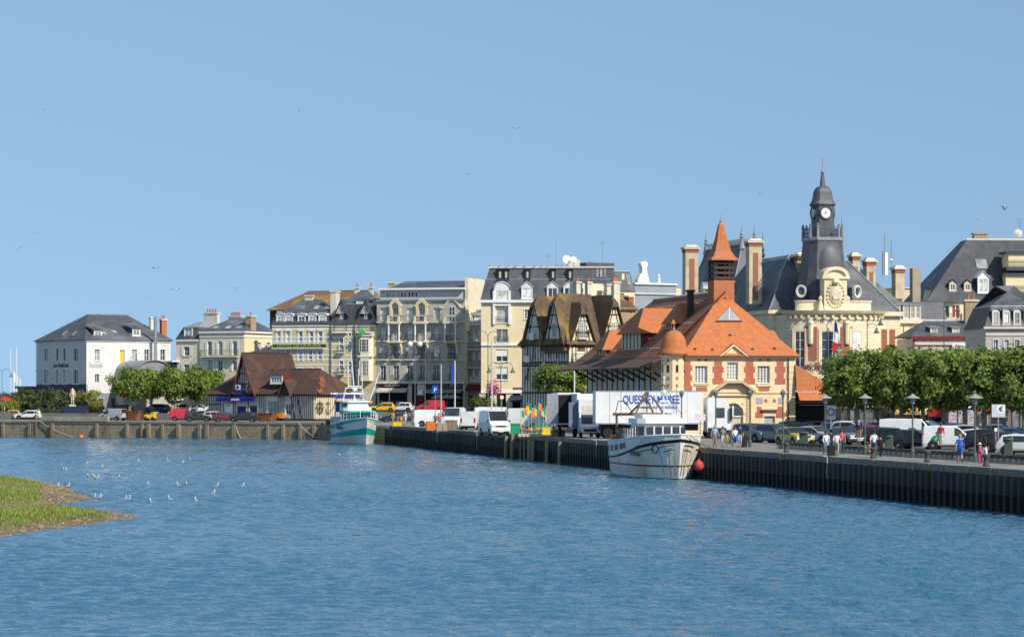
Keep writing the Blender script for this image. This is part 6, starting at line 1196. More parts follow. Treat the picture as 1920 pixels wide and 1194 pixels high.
    for sy in (-1, 1):
        parts.append(('headlight', MB().box(L / 2 - .22, sy * hw * .72 - .2, zl, L / 2 - .02, sy * hw * .72 + .2, zl + .16).mesh('headlight', LAMP), None, None))
        parts.append(('tail_light', MB().box(-L / 2 - .02, sy * hw * .82 - .09, zl + .05, -L / 2 + .12, sy * hw * .82 + .09, zl + (.35 if H_ < 1.8 else .6)).mesh('tail_light', TAIL), None, None))
        parts.append(('mirror', MB().box(L * (st[iw + 1][0] - .5) - .35, sy * (hw + .1) - .1, belt, L * (st[iw + 1][0] - .5) - .2, sy * (hw + .1) + .1, belt + .17).mesh('mirror', BLACKP), None, None))
    parts.append(('grille', MB().box(L / 2 - .08, -hw * .5, zl - .02, L / 2 + .012, hw * .5, zl + .12).mesh('grille', BLACKP), None, None))
    for sx in (-1, 1): parts.append(('number_plate', MB().box(sx * (L / 2 + .035) - .01, -.26, z0 + .17, sx * (L / 2 + .035) + .01, .26, z0 + .28).mesh('number_plate', PLATE), None, None))
    ty = MB().lathe([(wr * .62, -.1), (wr * .95, -.1), (wr, -.06), (wr, .06), (wr * .95, .1), (wr * .62, .1)], (0, 0, 0), 16).mesh('wheel', RUBBER)
    rm = MB().lathe([(0, .07), (.1, .075), (wr * .22, .05)], (0, 0, 0), 10)
    for k in range(5): a_ = 2 * math.pi * k / 5; rm.box(wr * .1, -.04, .03, wr * .62, .04, .07); rm.xf(RZ(2 * math.pi / 5))
    rm.lathe([(wr * .55, .03), (wr * .66, .085), (wr * .66, .02)], (0, 0, 0), 16); rm.lathe([(0, -.02), (wr * .6, -.02)], (0, 0, 0), 12); rmm = rm.mesh('rim', ALLOY)
    for fx in wx:
        for sy in (-1, 1): M_ = T3(((fx - .5) * L, sy * (hw - .06), wr)) @ Matrix.Rotation(R(-90 * sy), 4, 'X'); parts.append(('wheel', ty, M_, rmm))
    return parts
def paint(name, c): return pm('car_paint_' + name, c, tuple(v * .9 for v in c), 1.5, .35, spec=.5, coat=.6)
PAINT = {k: paint(k, c) for k, c in dict(white=(.72, .72, .70), silver=(.42, .43, .45), grey=(.15, .165, .185), bluegrey=(.12, .155, .20), black=(.014, .014, .016), navy=(.014, .02, .045), red=(.50, .018, .022), olive=(.40, .34, .012), blue=(.03, .09, .26), lightblue=(.20, .33, .52), brown=(.035, .022, .018), yellow=(.70, .42, .02), maroon=(.12, .012, .02), green=(.02, .09, .05)).items()}
def car(kind, col, px, py, yaw, label, cat='car', group=None, name=None):
    parts = cached(('car', kind), lambda: car_proto(kind)); p = gpt(px, py, G + .006) if py > 0 else Vector((PX(px, -py), -py, G + (1.006 if px < 600 else 1.356)))   # a negative row is a depth on the raised street
    o = thing(name or {'van': 'panel_van', 'bigvan': 'panel_van', 'kangoo': 'small_van'}.get(kind, 'parked_car'), label, cat, p, R(yaw), group)
    for nm, me, M, ch in parts:
        c = inst(me, nm, o, M)
        if nm == 'body': recol(c, PAINT[col], None)
        if ch: inst(ch, 'rim', c)
    return o
QG = 'cars parked along the quay'; LG = 'cars parked by the left quay'
for a in (('suv', 'grey', 1413, 829, -58, 'grey off roader with bright grille parked in front of the market door'), ('suv', 'bluegrey', 1457, 830, -55, 'blue grey off roader with roof rails beside the olive car'),
    ('hatch', 'olive', 1490, 834, -68, 'olive yellow hatchback behind the green ticket box'), ('hatch', 'silver', 1533, 831, -48, 'silver hatchback parked right of the olive car'), ('estate', 'navy', 1512, 822, -35, 'dark navy estate behind the silver hatchback'),
    ('estate', 'black', 1500, 817, -30, 'black estate half hidden behind the blue grey off roader'), ('hatch', 'blue', 1556, 829, -42, 'dark blue hatchback beside the road sign'), ('estate', 'grey', 1590, 833, -72, 'dark grey estate facing the quay behind the man in red polo'),
    ('suv', 'white', 1602, 822, -35, 'white off roader behind the dark grey estate'), ('hatch', 'silver', 1628, 826, -40, 'pale silver hatchback left of the red car'), ('hatch', 'red', 1648, 829, -38, 'red hatchback parked behind the lamp post'), ('estate', 'black', 1668, 834, -36, 'black estate right of the red hatchback'),
    ('estate', 'navy', 1684, 836, -36, 'dark estate beside the dull green post'), ('estate', 'white', 1703, 836, -30, 'white estate in front of the white box van'), ('hatch', 'black', 1722, 841, -32, 'small black hatchback with bright alloy wheels between two white vans'),
    ('hatch', 'white', 1846, 838, -30, 'white hatchback right of the van with green emblem'), ('suv', 'black', 1868, 847, -28, 'black off roader with dark windows near the right edge'), ('estate', 'brown', 1895, 848, -25, 'dark brown estate near the right edge'), ('hatch', 'white', 1925, 853, -22, 'white hatchback cut by the right edge of the picture'),
    ('hatch', 'silver', 1574, 819, -38, 'silver hatchback in the second row behind the dark blue one'), ('estate', 'lightblue', 1618, 817, -34, 'pale blue estate in the second row left of the red car'), ('hatch', 'grey', 1662, 819, -34, 'grey hatchback in the second row above the black estate'), ('suv', 'silver', 1742, 821, -26, 'silver off roader in the second row between the white vans'), ('estate', 'silver', 1826, 827, -24, 'silver estate in the second row behind the white hatchback'), ('hatch', 'blue', 1908, 834, -22, 'blue hatchback in the second row at the right edge'), ('hatch', 'blue', 1800, 822, -20, 'blue car with only its roof showing behind the white van'), ('hatch', 'grey', 1880, 825, -20, 'grey car behind the black off roader'), ('estate', 'lightblue', 1775, 820, -10, 'pale blue estate behind the van with green emblem')): car(*a, group=QG)
car('van', 'white', 1530, 812, 2, 'long white panel van behind the row of dark cars', 'van'); car('van', 'white', 1706, 832, -12, 'white box van behind the man carrying a bag', 'van')
kg = car('kangoo', 'white', 1783, 842, -9, 'white delivery van with round green emblem on its side', 'van')
Mk = T3((-1.2, -.955, .98)) @ RZ(0); e_ = MB().lathe([(0, 0), (.26, 0), (.26, .02)], (0, 0, 0), 18, sx=1.2).xf(Matrix.Rotation(R(90), 4, 'X')).obj('emblem', pm('emblem_green', (.02, .22, .07)), kg, M=T3((-1.15, -.96, .82))); lettering(kg, 'E', .3, WHITE2, T3((-1.15, -.985, .72)), shear=.3)
MB().lathe([(0, 0), (.16, .02)], (0, 0, 0), 7).xf(Matrix.Rotation(R(90), 4, 'X')).obj('leaf_mark', pm('emblem_green', (0, 0, 0)), kg, M=T3((-.95, -.935, 1.3)))
# vans at the fish quay
for a in (('van', 'white', 812, 799, 8, 'plain white panel van standing side on by the crates'), ('bigvan', 'white', 852, 803, -98, 'white van facing the water behind the wooden crate'), ('van', 'white', 884, 805, 82, 'white van seen from behind with its side door open'), ('bigvan', 'white', 927, 816, -76, 'big white van with dark windscreen facing the water'), ('bigvan', 'white', 930, 801, 5, 'tall white van parked side on behind the big van'), ('bigvan', 'white', 975, 806, 172, 'white van with roof rack facing left beside the green bin'), ('van', 'white', 1003, 803, 170, 'white cab behind the fishing flags')): car(*a, cat='van', group='white vans on the fish quay')
for a in (('estate', 'navy', 741, 791, 188, 'dark blue estate behind the people by the yellow crate'), ('hatch', 'yellow', 717, -404, 180, 'yellow car behind the teal boat'), ('hatch', 'white', 752, -410, 170, 'white car before the brown shop sign'), ('hatch', 'lightblue', 777, 789, 190, 'blue car behind the man in white shirt'), ('estate', 'grey', 905, -402, 180, 'grey estate behind the white vans'), ('kangoo', 'red', 808, -411, 180, 'small red van by the cafe terrace')): car(*a, group='cars in the street behind the fish quay')
# left quay
car('van', 'navy', 137, 786, 176, 'dark navy van behind the stone parapet', 'van'); car('kangoo', 'red', 345, 788.5, 2, 'bright red van with side window on the left quay', 'van')
car('van', 'black', 166, 785, 175, 'black van partly hidden behind the navy van', 'van')
for a in (('kangoo', 'silver', 212, 788, 152, 'silver grey people carrier beside the rusty skip'), ('hatch', 'black', 371, 790, 8, 'black hatchback right of the red van'), ('estate', 'silver', 408, 789, 4, 'silver estate in front of the lodge window'), ('hatch', 'maroon', 424, 790.5, 12, 'dark red hatchback with glaring bonnet next to the silver estate'), ('estate', 'black', 456, 790.5, 178, 'long black estate in front of the blue shop front'), ('hatch', 'white', 604, 788, 200, 'white car under the ship wheel'), ('estate', 'white', 628, 786, 195, 'white estate beside the anchor behind the teal boat'),
    ('estate', 'white', 54, 786, 175, 'white car beside the leaning man in white'), ('hatch', 'yellow', 18, 785, 180, 'yellow roofed car at the left edge'), ('estate', 'navy', 84, 784, 170, 'dark blue estate behind the white car at the left'), ('hatch', 'silver', 102, 785, 175, 'silver hatchback left of the navy van'),
    ('hatch', 'silver', 243, -440, 165, 'silver hatchback parked under the first left tree'), ('hatch', 'maroon', 226, -436, 150, 'maroon hatchback beside the glass shelter'), ('hatch', 'lightblue', 262, 785.5, 160, 'pale blue hatchback behind the forklift'), ('estate', 'blue', 292, -434, 165, 'blue estate right of the forklift'), ('estate', 'silver', 274, -446, 0, 'silver estate in the second row under the left trees'), ('estate', 'lightblue', 318, -442, 5, 'pale blue estate in the second row above the red van'), ('hatch', 'grey', 303, 785, 0, 'grey hatchback left of the red van'), ('estate', 'silver', 348, -440, 0, 'silver estate in the second row behind the red van'), ('hatch', 'white', 377, -432, 5, 'white hatchback under the rightmost left tree'), ('hatch', 'navy', 390, 785.5, 8, 'navy hatchback beside the lodge'), ('hatch', 'white', 206, -444, 165, 'white hatchback on the street left of the first left tree'), ('estate', 'grey', 328, 784.6, 4, 'grey estate half hidden behind the red van'), ('hatch', 'silver', 183, 785, 172, 'silver hatchback right of the black van')): car(*a, group=LG)
# lorries
TW = pm('lorry_white', (.76, .76, .75), (.70, .70, .69), .7, .5, c3=(.66, .65, .62), scale3=.6); BLU = pm('lorry_blue', (.02, .09, .50), None, 2, .5)
def wheel_at(o, x, y, r, sy):
    c = inst(cached(('lw', r), lambda: MB().lathe([(r * .55, -.14), (r, -.12), (r, .12), (r * .55, .14)], (0, 0, 0), 16).mesh('wheel', RUBBER)), 'wheel', o, T3((x, y, r)) @ Matrix.Rotation(R(-90 * sy), 4, 'X')); inst(cached(('lr', r), lambda: MB().lathe([(0, .1), (r * .3, .12), (r * .56, .06)], (0, 0, 0), 12).mesh('rim', CHROME)), 'rim', c)
Yt_ = 252; x0t = PX(1117, Yt_); LT = PX(1318, Yt_ + 1.5) - x0t
tr = thing('articulated_lorry', 'long white refrigerated lorry with blue lettering in front of the fish market', 'lorry', (x0t, Yt_, G + .006), R(5)); LT = LT / math.cos(R(5)) - .1; zt0, zt1 = PZ(794, Yt_) - G, PZ(733, Yt_) - G
MB().box(0, 0, zt0, LT, 2.5, zt1).obj('trailer_box', TW, tr); MB().box(-.02, -.02, zt0 - .06, LT + .02, 2.52, zt0 + .06).box(-.02, -.02, zt1 - .06, LT + .02, 2.52, zt1 + .03).box(LT * .128, -.015, zt0, LT * .132, 0, zt1).obj('trailer_rails', CHROME, tr); [MB().box(LT * k / 7 - .012, -.008, zt0 + .06, LT * k / 7 + .012, 0, zt1 - .06).obj('panel_joint', CHROME, tr) for k in range(2, 7)]; [MB().box(LT * k / 6, -.03, zt0 - .05, LT * k / 6 + .12, -.021, zt0 + .03).obj('side_marker', ORANGE, tr) for k in range(1, 6)]; MB().box(.5, .6, .75, LT - .3, 1.9, zt0 - .07).obj('chassis', BLACKP, tr)
lettering(tr, 'QUESNEY MAREE', 1.1, BLU, T3((LT * .52, -.02, zt0 + (zt1 - zt0) * .62)), width=LT * .53, bold=.02); lettering(tr, 'mareyeur expéditeur', .5, BLU, T3((LT * .60, -.02, zt0 + (zt1 - zt0) * .46)), width=LT * .33, shear=.2)
for x in (1.2, 2.4, 3.6):
    for sy in (-1, 1): wheel_at(tr, x, .35 if sy < 0 else 2.15, .5, sy)
cb = MB(); pf = [(0, .6), (2.15, .6), (2.3, 1.2), (2.3, 2.0), (2.05, 3.2), (1.7, 3.75), (0.2, 3.9), (0, 3.7)]
cb.extr([(LT + .5 + a, .05, b) for a, b in pf], (0, 2.4, 0)); cab_ = cb.obj('cab', TW, tr); MB().box(LT + 1.3, .03, 1.95, LT + 2.15, .049, 2.9).obj('side_window', CARGLASS, tr); MB().poly([(LT + 2.815, .25, 2.05), (LT + 2.815, 2.25, 2.05), (LT + 2.58, 2.25, 3.15), (LT + 2.58, .25, 3.15)]).obj('windscreen', CARGLASS, tr); MB().box(LT + 2.62, -.2, 1.7, LT + 2.85, .04, 2.9).obj('mirror', IRON, tr); MB().box(LT + .55, .028, .62, LT + 2.3, .049, 1.0).obj('skirt', BLACKP, tr)
for x in (LT + .9, LT + 2.0):
    for sy in (-1, 1): wheel_at(tr, x, .3 if sy < 0 else 2.2, .5, sy)
Yo = 262; ot = thing('open_box_lorry', 'white box lorry seen from behind with one rear door open', 'lorry', (PX(1045, Yo), Yo, G + .006), R(4)); sxo = Yo / F
def ox(px): return (px - 1045) * sxo
def oz(py): return PZ(py, Yo) - G
w_ = ox(1088); MB().box(0, .05, 1.2, w_, 7, oz(736)).obj('box_body', TW, ot); MB().box(.1, .0, 1.35, ox(1072) - .05, .06, oz(738) - .1).obj('load_opening', DARK, ot); MB().box(ox(1072), -.06, 1.25, w_, .045, oz(737)).obj('closed_door', TW, ot)
MB().box(-1.2, -.7, 1.25, -.06, -.62, oz(738)).obj('open_door', CHROME, ot, M=RZ(R(8))); MB().box(.05, .02, .9, w_ - .05, .3, 1.2).obj('bumper', BLACKP, ot); MB().box(ox(1062), -.0, .75, ox(1070), .03, .9).obj('number_plate', YELLOW, ot)
for sy, x in ((-1, .35), (1, w_ - .35)):
    wheel_at(ot, 0, 0, .48, 1).matrix_basis if False else None
    c = inst(CACHE[('lw', .5)], 'wheel', ot, T3((x, 1.2, .5)) @ Matrix.Rotation(R(90), 4, 'Y')); MB().box(x - .12, -.02, .95, x + .12, .019, 1.12).obj('tail_light', TAIL, ot)
Yo = 258; bl = thing('box_lorry', 'white box lorry facing the water with luton cab and grey open door', 'lorry', (PX(1102, Yo), Yo, G + .006), R(-84)); 
MB().box(-5, -1.05, .95, .1, 1.05, PZ(738, Yo) - G).box(.1, -1.0, 2.35, 1.0, 1.0, PZ(745, Yo) - G - .2).obj('box_body', TW, bl); MB().extr([(.1, -.95, .5), (1.85, -.95, .5), (1.9, -.95, 1.1), (1.5, -.95, 1.3), (1.0, -.95, 2.3), (.1, -.95, 2.3)], (0, 1.9, 0)).obj('cab', TW, bl); MB().poly([(1.53, -.8, 1.36), (1.53, .8, 1.36), (1.06, .8, 2.24), (1.06, -.8, 2.24)]).obj('windscreen', CARGLASS, bl); MB().box(1.86, -.6, .62, 1.92, .6, .85).obj('grille', BLACKP, bl)
MB().box(1.0, -.7, 2.5, 1.02, .7, 3.1).obj('fridge_vent', PALESTONE, bl); MB().box(.3, -1.9, .9, .36, -1.0, 3.4).obj('open_door', pm('grey_door_blue', (.16, .19, .27)), bl)
for sy in (-1, 1):
    MB().box(1.84, sy * .7 - .15, .9, 1.915, sy * .7 + .15, 1.1).obj('headlight', LAMP, bl)
    for x in (1.2, -3.6): wheel_at(bl, x, sy * .85, .4, sy)
# forklift and skips on the left quay
fk = thing('forklift', 'yellow forklift truck with raised mast on the left quay', 'forklift', gpt(281, 788.5, G + .006), R(170)); MB().box(-.9, -.5, .35, .7, .5, .95).box(-.95, -.45, .95, -.3, .45, 1.25).obj('body', YELLOW, fk); MB().box(-.2, -.25, .95, .2, .25, 1.1).box(-.3, -.25, 1.1, -.2, .25, 1.6).obj('seat', BLACKP, fk)
g_ = MB()
for x, y in ((-.6, -.45), (-.6, .45), (.55, -.45), (.55, .45)): g_.tube((x, y, .9), (x * .9, y, 2.1), .04)
g_.box(-.6, -.45, 2.08, .55, .45, 2.14); g_.obj('cage', IRON, fk); MB().box(.75, -.35, .1, .9, -.22, 3.0).box(.75, .22, .1, .9, .35, 3.0).box(.76, -.22, 2.8, .88, .22, 2.95).obj('mast', TIMBER, fk); MB().box(.9, -.3, .12, 2.0, -.18, .18).box(.9, .18, .12, 2.0, .3, .18).obj('forks', IRON, fk)
for x in (-.6, .5):
    for sy in (-1, 1): inst(cached('fkw', lambda: MB().lathe([(0, -.12), (.3, -.12), (.3, .12), (0, .12)], (0, 0, 0), 12).mesh('wheel', RUBBER)), 'wheel', fk, T3((x, sy * .48, .3)) @ Matrix.Rotation(R(90), 4, 'X'))
RUST = pm('rusty_steel', (.22, .085, .045), (.12, .05, .032), 2, .9, .3, c3=(.30, .12, .05), scale3=1)
def skip(px, py, w, h, mat, label, rz): o = thing('waste_skip', label, 'skip', gpt(px, py, G + .006), R(rz)); MB().extr([(-w / 2 + .3, -.8, 0), (w / 2 - .3, -.8, 0), (w / 2, -.8, h), (-w / 2, -.8, h)], (0, 1.6, 0)).obj('body', mat, o); MB().box(-w / 2 - .06, -.86, h - .08, w / 2 + .06, .86, h + .02).obj('rim_rail', mat, o); [MB().box(x - .05, -.86, .1, x + .05, -.8, h).obj('rib', mat, o) for x in (-w / 4, w / 4)]; return o
skip(252, 788.5, 2.4, 1.5, RUST, 'rusty steel skip between the grey people carrier and the forklift', -25); skip(501, 790, 2.6, 1.25, RUST, 'low rusty skip in front of the lodge door', -25)
o = thing('road_compressor', 'orange towable compressor beside the low rusty skip', 'compressor', gpt(523, 789, G + .006), R(-20)); MB().box(-.8, -.5, .4, .8, .5, 1.2).obj('body', ORANGE, o); MB().tube((.8, 0, .5), (1.7, 0, .45), .06).obj('drawbar', IRON, o); [inst(CACHE['fkw'], 'wheel', o, T3((0, sy * .55, .3)) @ Matrix.Rotation(R(90), 4, 'X')) for sy in (-1, 1)]
# ================================================================ boats
def boat(px, py, L, Bm, head, label, sty):
    Y = WY(py); o = thing('fishing_boat', label, 'boat', (0, 0, 0), R(head)); hd = Vector((math.cos(R(head)), math.sin(R(head)), 0)); stem = Vector((PX(px, Y), Y, 0)); o.location = stem - hd * (L / 2); n = 22
    zs, zb, us, ub = sty['low']; pw = sty['bluff']; bands = sty['bands']
    def bd(t, zf): # half beam at station t, height fraction 0..1
        full = Bm / 2 * (.86 + .14 * min(1, t * 3)); k = pw + zf * (sty['flare']); return full * (.86 + .14 * zf ** .7) * max(0, 1 - max(0, (t - .42) / .58) ** k)
    def zl(t): return zs + (zb - zs) * max(0, t) ** 1.9
    def zu(t): return us + (ub - us) * t ** 1.6
    def pt(t, z, sy): zf = max(0, min(1, z / zl(1))); return Vector((-L / 2 + L * t + sty['rake'] * (z / zb) * t ** 5, sy * bd(t, zf), z))
    def levels(t): return [-.7] + [(f_ * zl(t) if f_ <= 1 else zl(t) + (f_ - 1) * (zu(t) - zl(t))) if a_ is None else a_ for f_, a_ in sty['lev']]
    hb = MB(); nl = len(levels(0))
    for sy in (-1, 1):
        for i in range(n):
            t0, t1 = i / n, (i + 1) / n; l0, l1 = levels(t0), levels(t1)
            for j in range(nl - 1): hb.poly([pt(t0, l0[j], sy), pt(t1, l1[j], sy), pt(t1, l1[j + 1], sy), pt(t0, l0[j + 1], sy)], bands[j])
    l0 = levels(0); hb.poly([pt(0, l0[0], -1), pt(0, l0[0], 1), pt(0, l0[-1], 1), pt(0, l0[-1], -1)], bands[1])
    hb.obj('hull', sty['mats'], o, False)
    dk = MB()
    for i in range(n): t0, t1 = i / n, (i + 1) / n; z = .62; a0, a1 = zl(t0) * .9 + .1, zl(t1) * .9 + .1; dk.poly([pt(t0, a0, -1), pt(t1, a1, -1), pt(t1, a1, 1), pt(t0, a0, 1)])
    dk.obj('deck', pm('deck_grey', (.30, .30, .28)), o)
    cp = MB()
    for sy in (-1, 1):
        for i in range(n): t0, t1 = i / n, (i + 1) / n; cp.tube(pt(t0, zu(t0), sy), pt(t1, zu(t1), sy), .06, .06, 5); cp.tube(pt(t0, zl(t0), sy) + Vector((0, sy * .02, 0)), pt(t1, zl(t1), sy) + Vector((0, sy * .02, 0)), .05, .05, 5, 1)
    cp.obj('rubbing_strake', [sty['rail'], sty['strake']], o)
    return o, pt, zl, zu
HW = pm('boat_white', (.74, .74, .71), (.66, .66, .62), .6, .4, c3=(.60, .53, .40), scale3=.35); HR = pm('boat_red', (.25, .02, .025), None, 2, .45); HT = pm('boat_teal', (.01, .36, .29), (.012, .30, .25), 1, .4); HD = pm('boat_antifoul', (.16, .10, .085), (.10, .07, .06), 2, .7); HBK = pm('boat_black', (.02, .02, .03), None, 2, .5); HP = pm('boat_maroon_panel', (.16, .035, .045), None, 2, .5)
def side_text(o, pt, s, t, z, size, width, mat):
    a, b = pt(t - .06, z, -1), pt(t + .06, z, -1); d = (b - a).normalized(); p = pt(t, z, -1); up = (pt(t, z + .3, -1) - pt(t, z, -1)).normalized(); nn = d.cross(up).normalized(); nn = nn if nn.y < 0 else -nn
    M_ = Matrix((d.to_4d(), (-nn).to_4d(), up.to_4d(), (0, 0, 0, 1))).transposed(); M_.translation = p + nn * .16; lettering(o, s, size, mat, M_, width=width, bold=.012)
def wheelhouse(o, x0, x1, w, z0, z1, zr, wall, roofm, nwin, name='wheelhouse', taper=.1, glass=GLASS):
    h = w / 2; mb = MB(); fr = [(x1, -h * .72), (x1, h * .72), (x1 - .5, h), (x0, h), (x0, -h), (x1 - .5, -h)]; top = [(x - taper * (x > x0), y * .94) for x, y in fr]
    for k in range(6): j = (k + 1) % 6; mb.poly([(*fr[k], z0), (*fr[j], z0), (*top[j], z1), (*top[k], z1)])
    c = mb.obj(name, wall, o); MB().extr([(x * 1.0 + (.25 if x > x0 else -.2), y * 1.1, z1) for x, y in top], (0, 0, zr - z1)).obj('wheelhouse_roof', roofm, o)
    zz0, zz1 = z0 + (z1 - z0) * .48, z0 + (z1 - z0) * .88
    def pane(a, b):
        a, b = Vector(a), Vector(b); d = (b - a).normalized(); nn = Vector((d.y, -d.x, 0)); m_ = (x0 + x1) / 2; nn = nn if nn.dot((a + b) / 2 - Vector((m_, 0, 0))) > 0 else -nn; s1 = .45 * taper; in1 = Vector((-s1, 0, 0))
        MB().extr([a + nn * .03 + Vector((0, 0, zz0)) + in1, b + nn * .03 + Vector((0, 0, zz0)) + in1, b + nn * .03 + Vector((0, 0, zz1)) + in1 * 1.6, a + nn * .03 + Vector((0, 0, zz1)) + in1 * 1.6], nn * .02).obj('window', glass, o)
    for k in range(nwin): a = -h * .72 + 1.44 * h * (k + .12) / nwin; b = -h * .72 + 1.44 * h * (k + .88) / nwin; pane((x1, a, 0), (x1, b, 0))
    for sy in (-1, 1): pane((x1 - .08, sy * h * .76, 0), (x1 - .42, sy * h * .96, 0)); pane((x1 - .7, sy * h * .985, 0), (x1 - 1.4, sy * h * .985, 0))
def rail(o, pts, h, mat, step=1, r=.03):
    mb = MB()
    for p in pts[::step]: mb.tube(p, Vector(p) + Vector((0, 0, h)), r, r, 5)
    for f_ in (1, .55): mb.path([Vector(p) + Vector((0, 0, h * f_)) for p in pts], r, 5)
    return mb.obj('railing', mat, o)
s1 = dict(low=(1.55, 3.15, 2.85, 3.55), bluff=3.6, flare=2.8, rake=.7, lev=[(0, .1), (0, .98), (0, 1.12), (.93, None), (1, None), (1.32, None), (1.72, None), (2, None)], bands=[1, 0, 2, 0, 3, 0, 0, 0], mats=[HW, HD, HR, HBK], rail=WHITE2, strake=HBK)
bt, pt, zl, zu = boat(1272, 899, 13.6, 5.4, -78, 'white trawler with red waterline stripe moored at the right quay', s1)
side_text(bt, pt, 'CN 925 657', .74, 1.85, .5, 2.0, HBK)
for t, w_ in ((.06, .05), (.17, .07), (.32, .07), (.47, .075)):   # dark panels along the bulwark, portholes between
    q = []
    for tt, ff in ((t - w_ + .015, .34), (t + w_ - .015, .34), (t + w_ - .015, .72), (t - w_ + .015, .72)): z = zl(tt) + ff * (zu(tt) - zl(tt)); p = pt(tt, z, -1); q.append(p + Vector((0, -.03, 0)))
    MB().poly(q).obj('bulwark_panel', HP if t < .4 else HR, bt)
for t in (.11, .245, .395): z = zl(t) + .53 * (zu(t) - zl(t)); p = pt(t, z, -1); MB().lathe([(.12, .06), (.26, .06), (.26, 0)], (0, 0, 0), 14).xf(Matrix.Rotation(R(90), 4, 'X')).obj('porthole', WHITE2, bt, M=T3(p + Vector((0, -.03, 0)))); 
for z, a, b in ((2.5, .74, .86), (2.15, .80, .9), (2.5, .93, .985), (2.15, .945, .985)):
    for sy in (-1, 1): MB().path([pt(a + (b - a) * k / 6, z + .18 * math.sin(math.pi * k / 12), sy) * 1.004 + Vector((0, sy * .02, 0)) for k in range(7)], .03).obj('bow_moulding', HBK, bt)
p = pt(.91, 2.38, -1); MB().path([(.3 * math.cos(k * .4), 0, .3 * math.sin(k * .4)) for k in range(17)], .045).obj('hawse_ring', HBK, bt, M=T3(p + Vector((.05, -.03, 0))) @ RZ(R(40)))
wheelhouse(bt, -.6, 2.3, 4.0, 2.2, 4.35, 4.75, HW, WHITE2, 4)
MB().box(-.9, -1.5, 4.753, 1.6, 1.5, 5.05).obj('upper_roof', WHITE2, bt); MB().box(1.605, -1.1, 4.8, 1.62, 1.1, 5.0).obj('name_board', pm('faded_board', (.68, .60, .56)), bt)
rail(bt, [pt(.5 + .05 * k, zu(.5 + .05 * k), -1) for k in range(6)], .75, WHITE2); rail(bt, [pt(.3 + .05 * k, zu(.3 + .05 * k), -1) for k in range(5)], .8, GREYIRON)
g_ = MB()
for sy in (-1, 1): g_.tube((-4.9, sy * 2.0, 2.2), (-4.9, sy * 2.0, 5.0), .12).tube((-4.9, sy * 2.0, 5.0), (-1.0, sy * 1.6, 5.05), .07).tube((-2.9, sy * 1.5, 5.0), (-1.9, sy * .3, 6.4), .09)
g_.box(-5.05, -2.3, 4.9, -4.75, 2.3, 5.15); g_.obj('gantry', pm('rusty_gantry', (.24, .16, .10), (.14, .09, .06), 3), bt); MB().box(-4.6, -1.9, 4.2, -1.0, 1.9, 4.28).obj('awning_roof', WHITE2, bt)
af = MB().tube((-1.6, -1.35, 4.9), (-1.6, -.5, 6.7), .09).tube((-1.6, .35, 4.9), (-1.6, -.5, 6.7), .09).tube((-1.6, -1.0, 5.6), (-1.6, 0, 5.6), .06); af.obj('a_frame', pm('rusty_gantry', (0, 0, 0)), bt)
ms = MB().tube((.3, .6, 5.0), (.3, .6, 7.9), .08, .05).tube((.3, -.2, 6.6), (.3, 1.4, 6.6), .04).tube((.3, .1, 6.0), (.3, 1.1, 6.0), .05); ms.obj('mast', WHITE2, bt); MB().box(.1, .2, 6.05, .5, 1.0, 6.2).lathe([(.25, 6.7), (.3, 6.85), (.2, 7.0)], (.3, .6, 0), 10).lathe([(.09, 7.9), (.14, 8.0), (0, 8.1)], (.3, .6, 0), 8).obj('radar', WHITE2, bt)
for y, x, h in ((1.5, .9, 2.6), (-2, -3.5, 2.4), (1.6, -.3, 1.4), (-1.2, .8, 1.6)): MB().tube((x, y, 4.8), (x, y, 4.8 + h), .025).obj('aerial', GREYIRON, bt)
MB().path([(-4.9, -2.1, 5.1), (-4.4, -2.0, 6.1), (-3.2, -1.8, 6.1), (-2.2, -1.3, 5.1)], .035).path([(1.5, 1.4, 5.2), (1.2, .6, 6.6), (.3, .6, 7.5), (-1.6, -.5, 6.7)], .02).path([(-4.9, 2, 5.1), (.3, .6, 7.5), (1.8, 1.6, 5.1)], .02).obj('rigging', IRON, bt)
for k in range(3): MB().box(-3.6 + k * .1, -1.9, 2.75 + k * .42, -2.6 + k * .1, -1.2, 3.1 + k * .42).obj('fish_box', (RED, WHITE2, ORANGE)[k], bt)
MB().lathe([(0, 0), (.75, .1), (.85, .6), (.75, 1.1), (0, 1.2)], (0, 0, 0), 12).xf(Matrix.Rotation(R(90), 4, 'X')).obj('net_drum', pm('net_dark', (.09, .08, .07)), bt, M=T3((-5.2, .6, 3.2))); MB().box(-6.4, -2.0, -.3, -6.1, 1.6, 2.1).obj('stern_platform', CONC, bt); MB().box(-6.0, -2.3, 2.9, -5.0, -1.7, 3.3).obj('net_heap', ORANGE, bt); recol(bt.children[-1], WOOD)
for a, b, wx in ((.98, 3.4, 1345), (.96, 3.4, 1372)): q = pt(a, b, 1); wp = (T3(bt.location) @ RZ(R(-78))).inverted() @ qpt(wx, .5); MB().path([q.lerp(wp, k / 10) - Vector((0, 0, .5 * math.sin(math.pi * k / 10))) for k in range(11)], .025).obj('mooring_line', ROPED, bt)
for t, z0, z1 in ((.93, 2.3, .5), (.965, 2.4, .2), (.985, 2.6, .3), (.8, .95, .2), (.3, 1.2, .4)):
    for sy in (-1, 1): MB().poly([pt(t - .0012, z0, sy) * 1.003 + Vector((.02, sy * .02, 0)), pt(t + .0012, z0, sy) * 1.003 + Vector((.02, sy * .02, 0)), pt(t + .004, z1, sy) * 1.003 + Vector((.02, sy * .02, 0)), pt(t - .004, z1, sy) * 1.003 + Vector((.02, sy * .02, 0))]).obj('rust_streak', pm('rust_stain', (.60, .48, .33), (.52, .38, .22), 5, .7), bt)
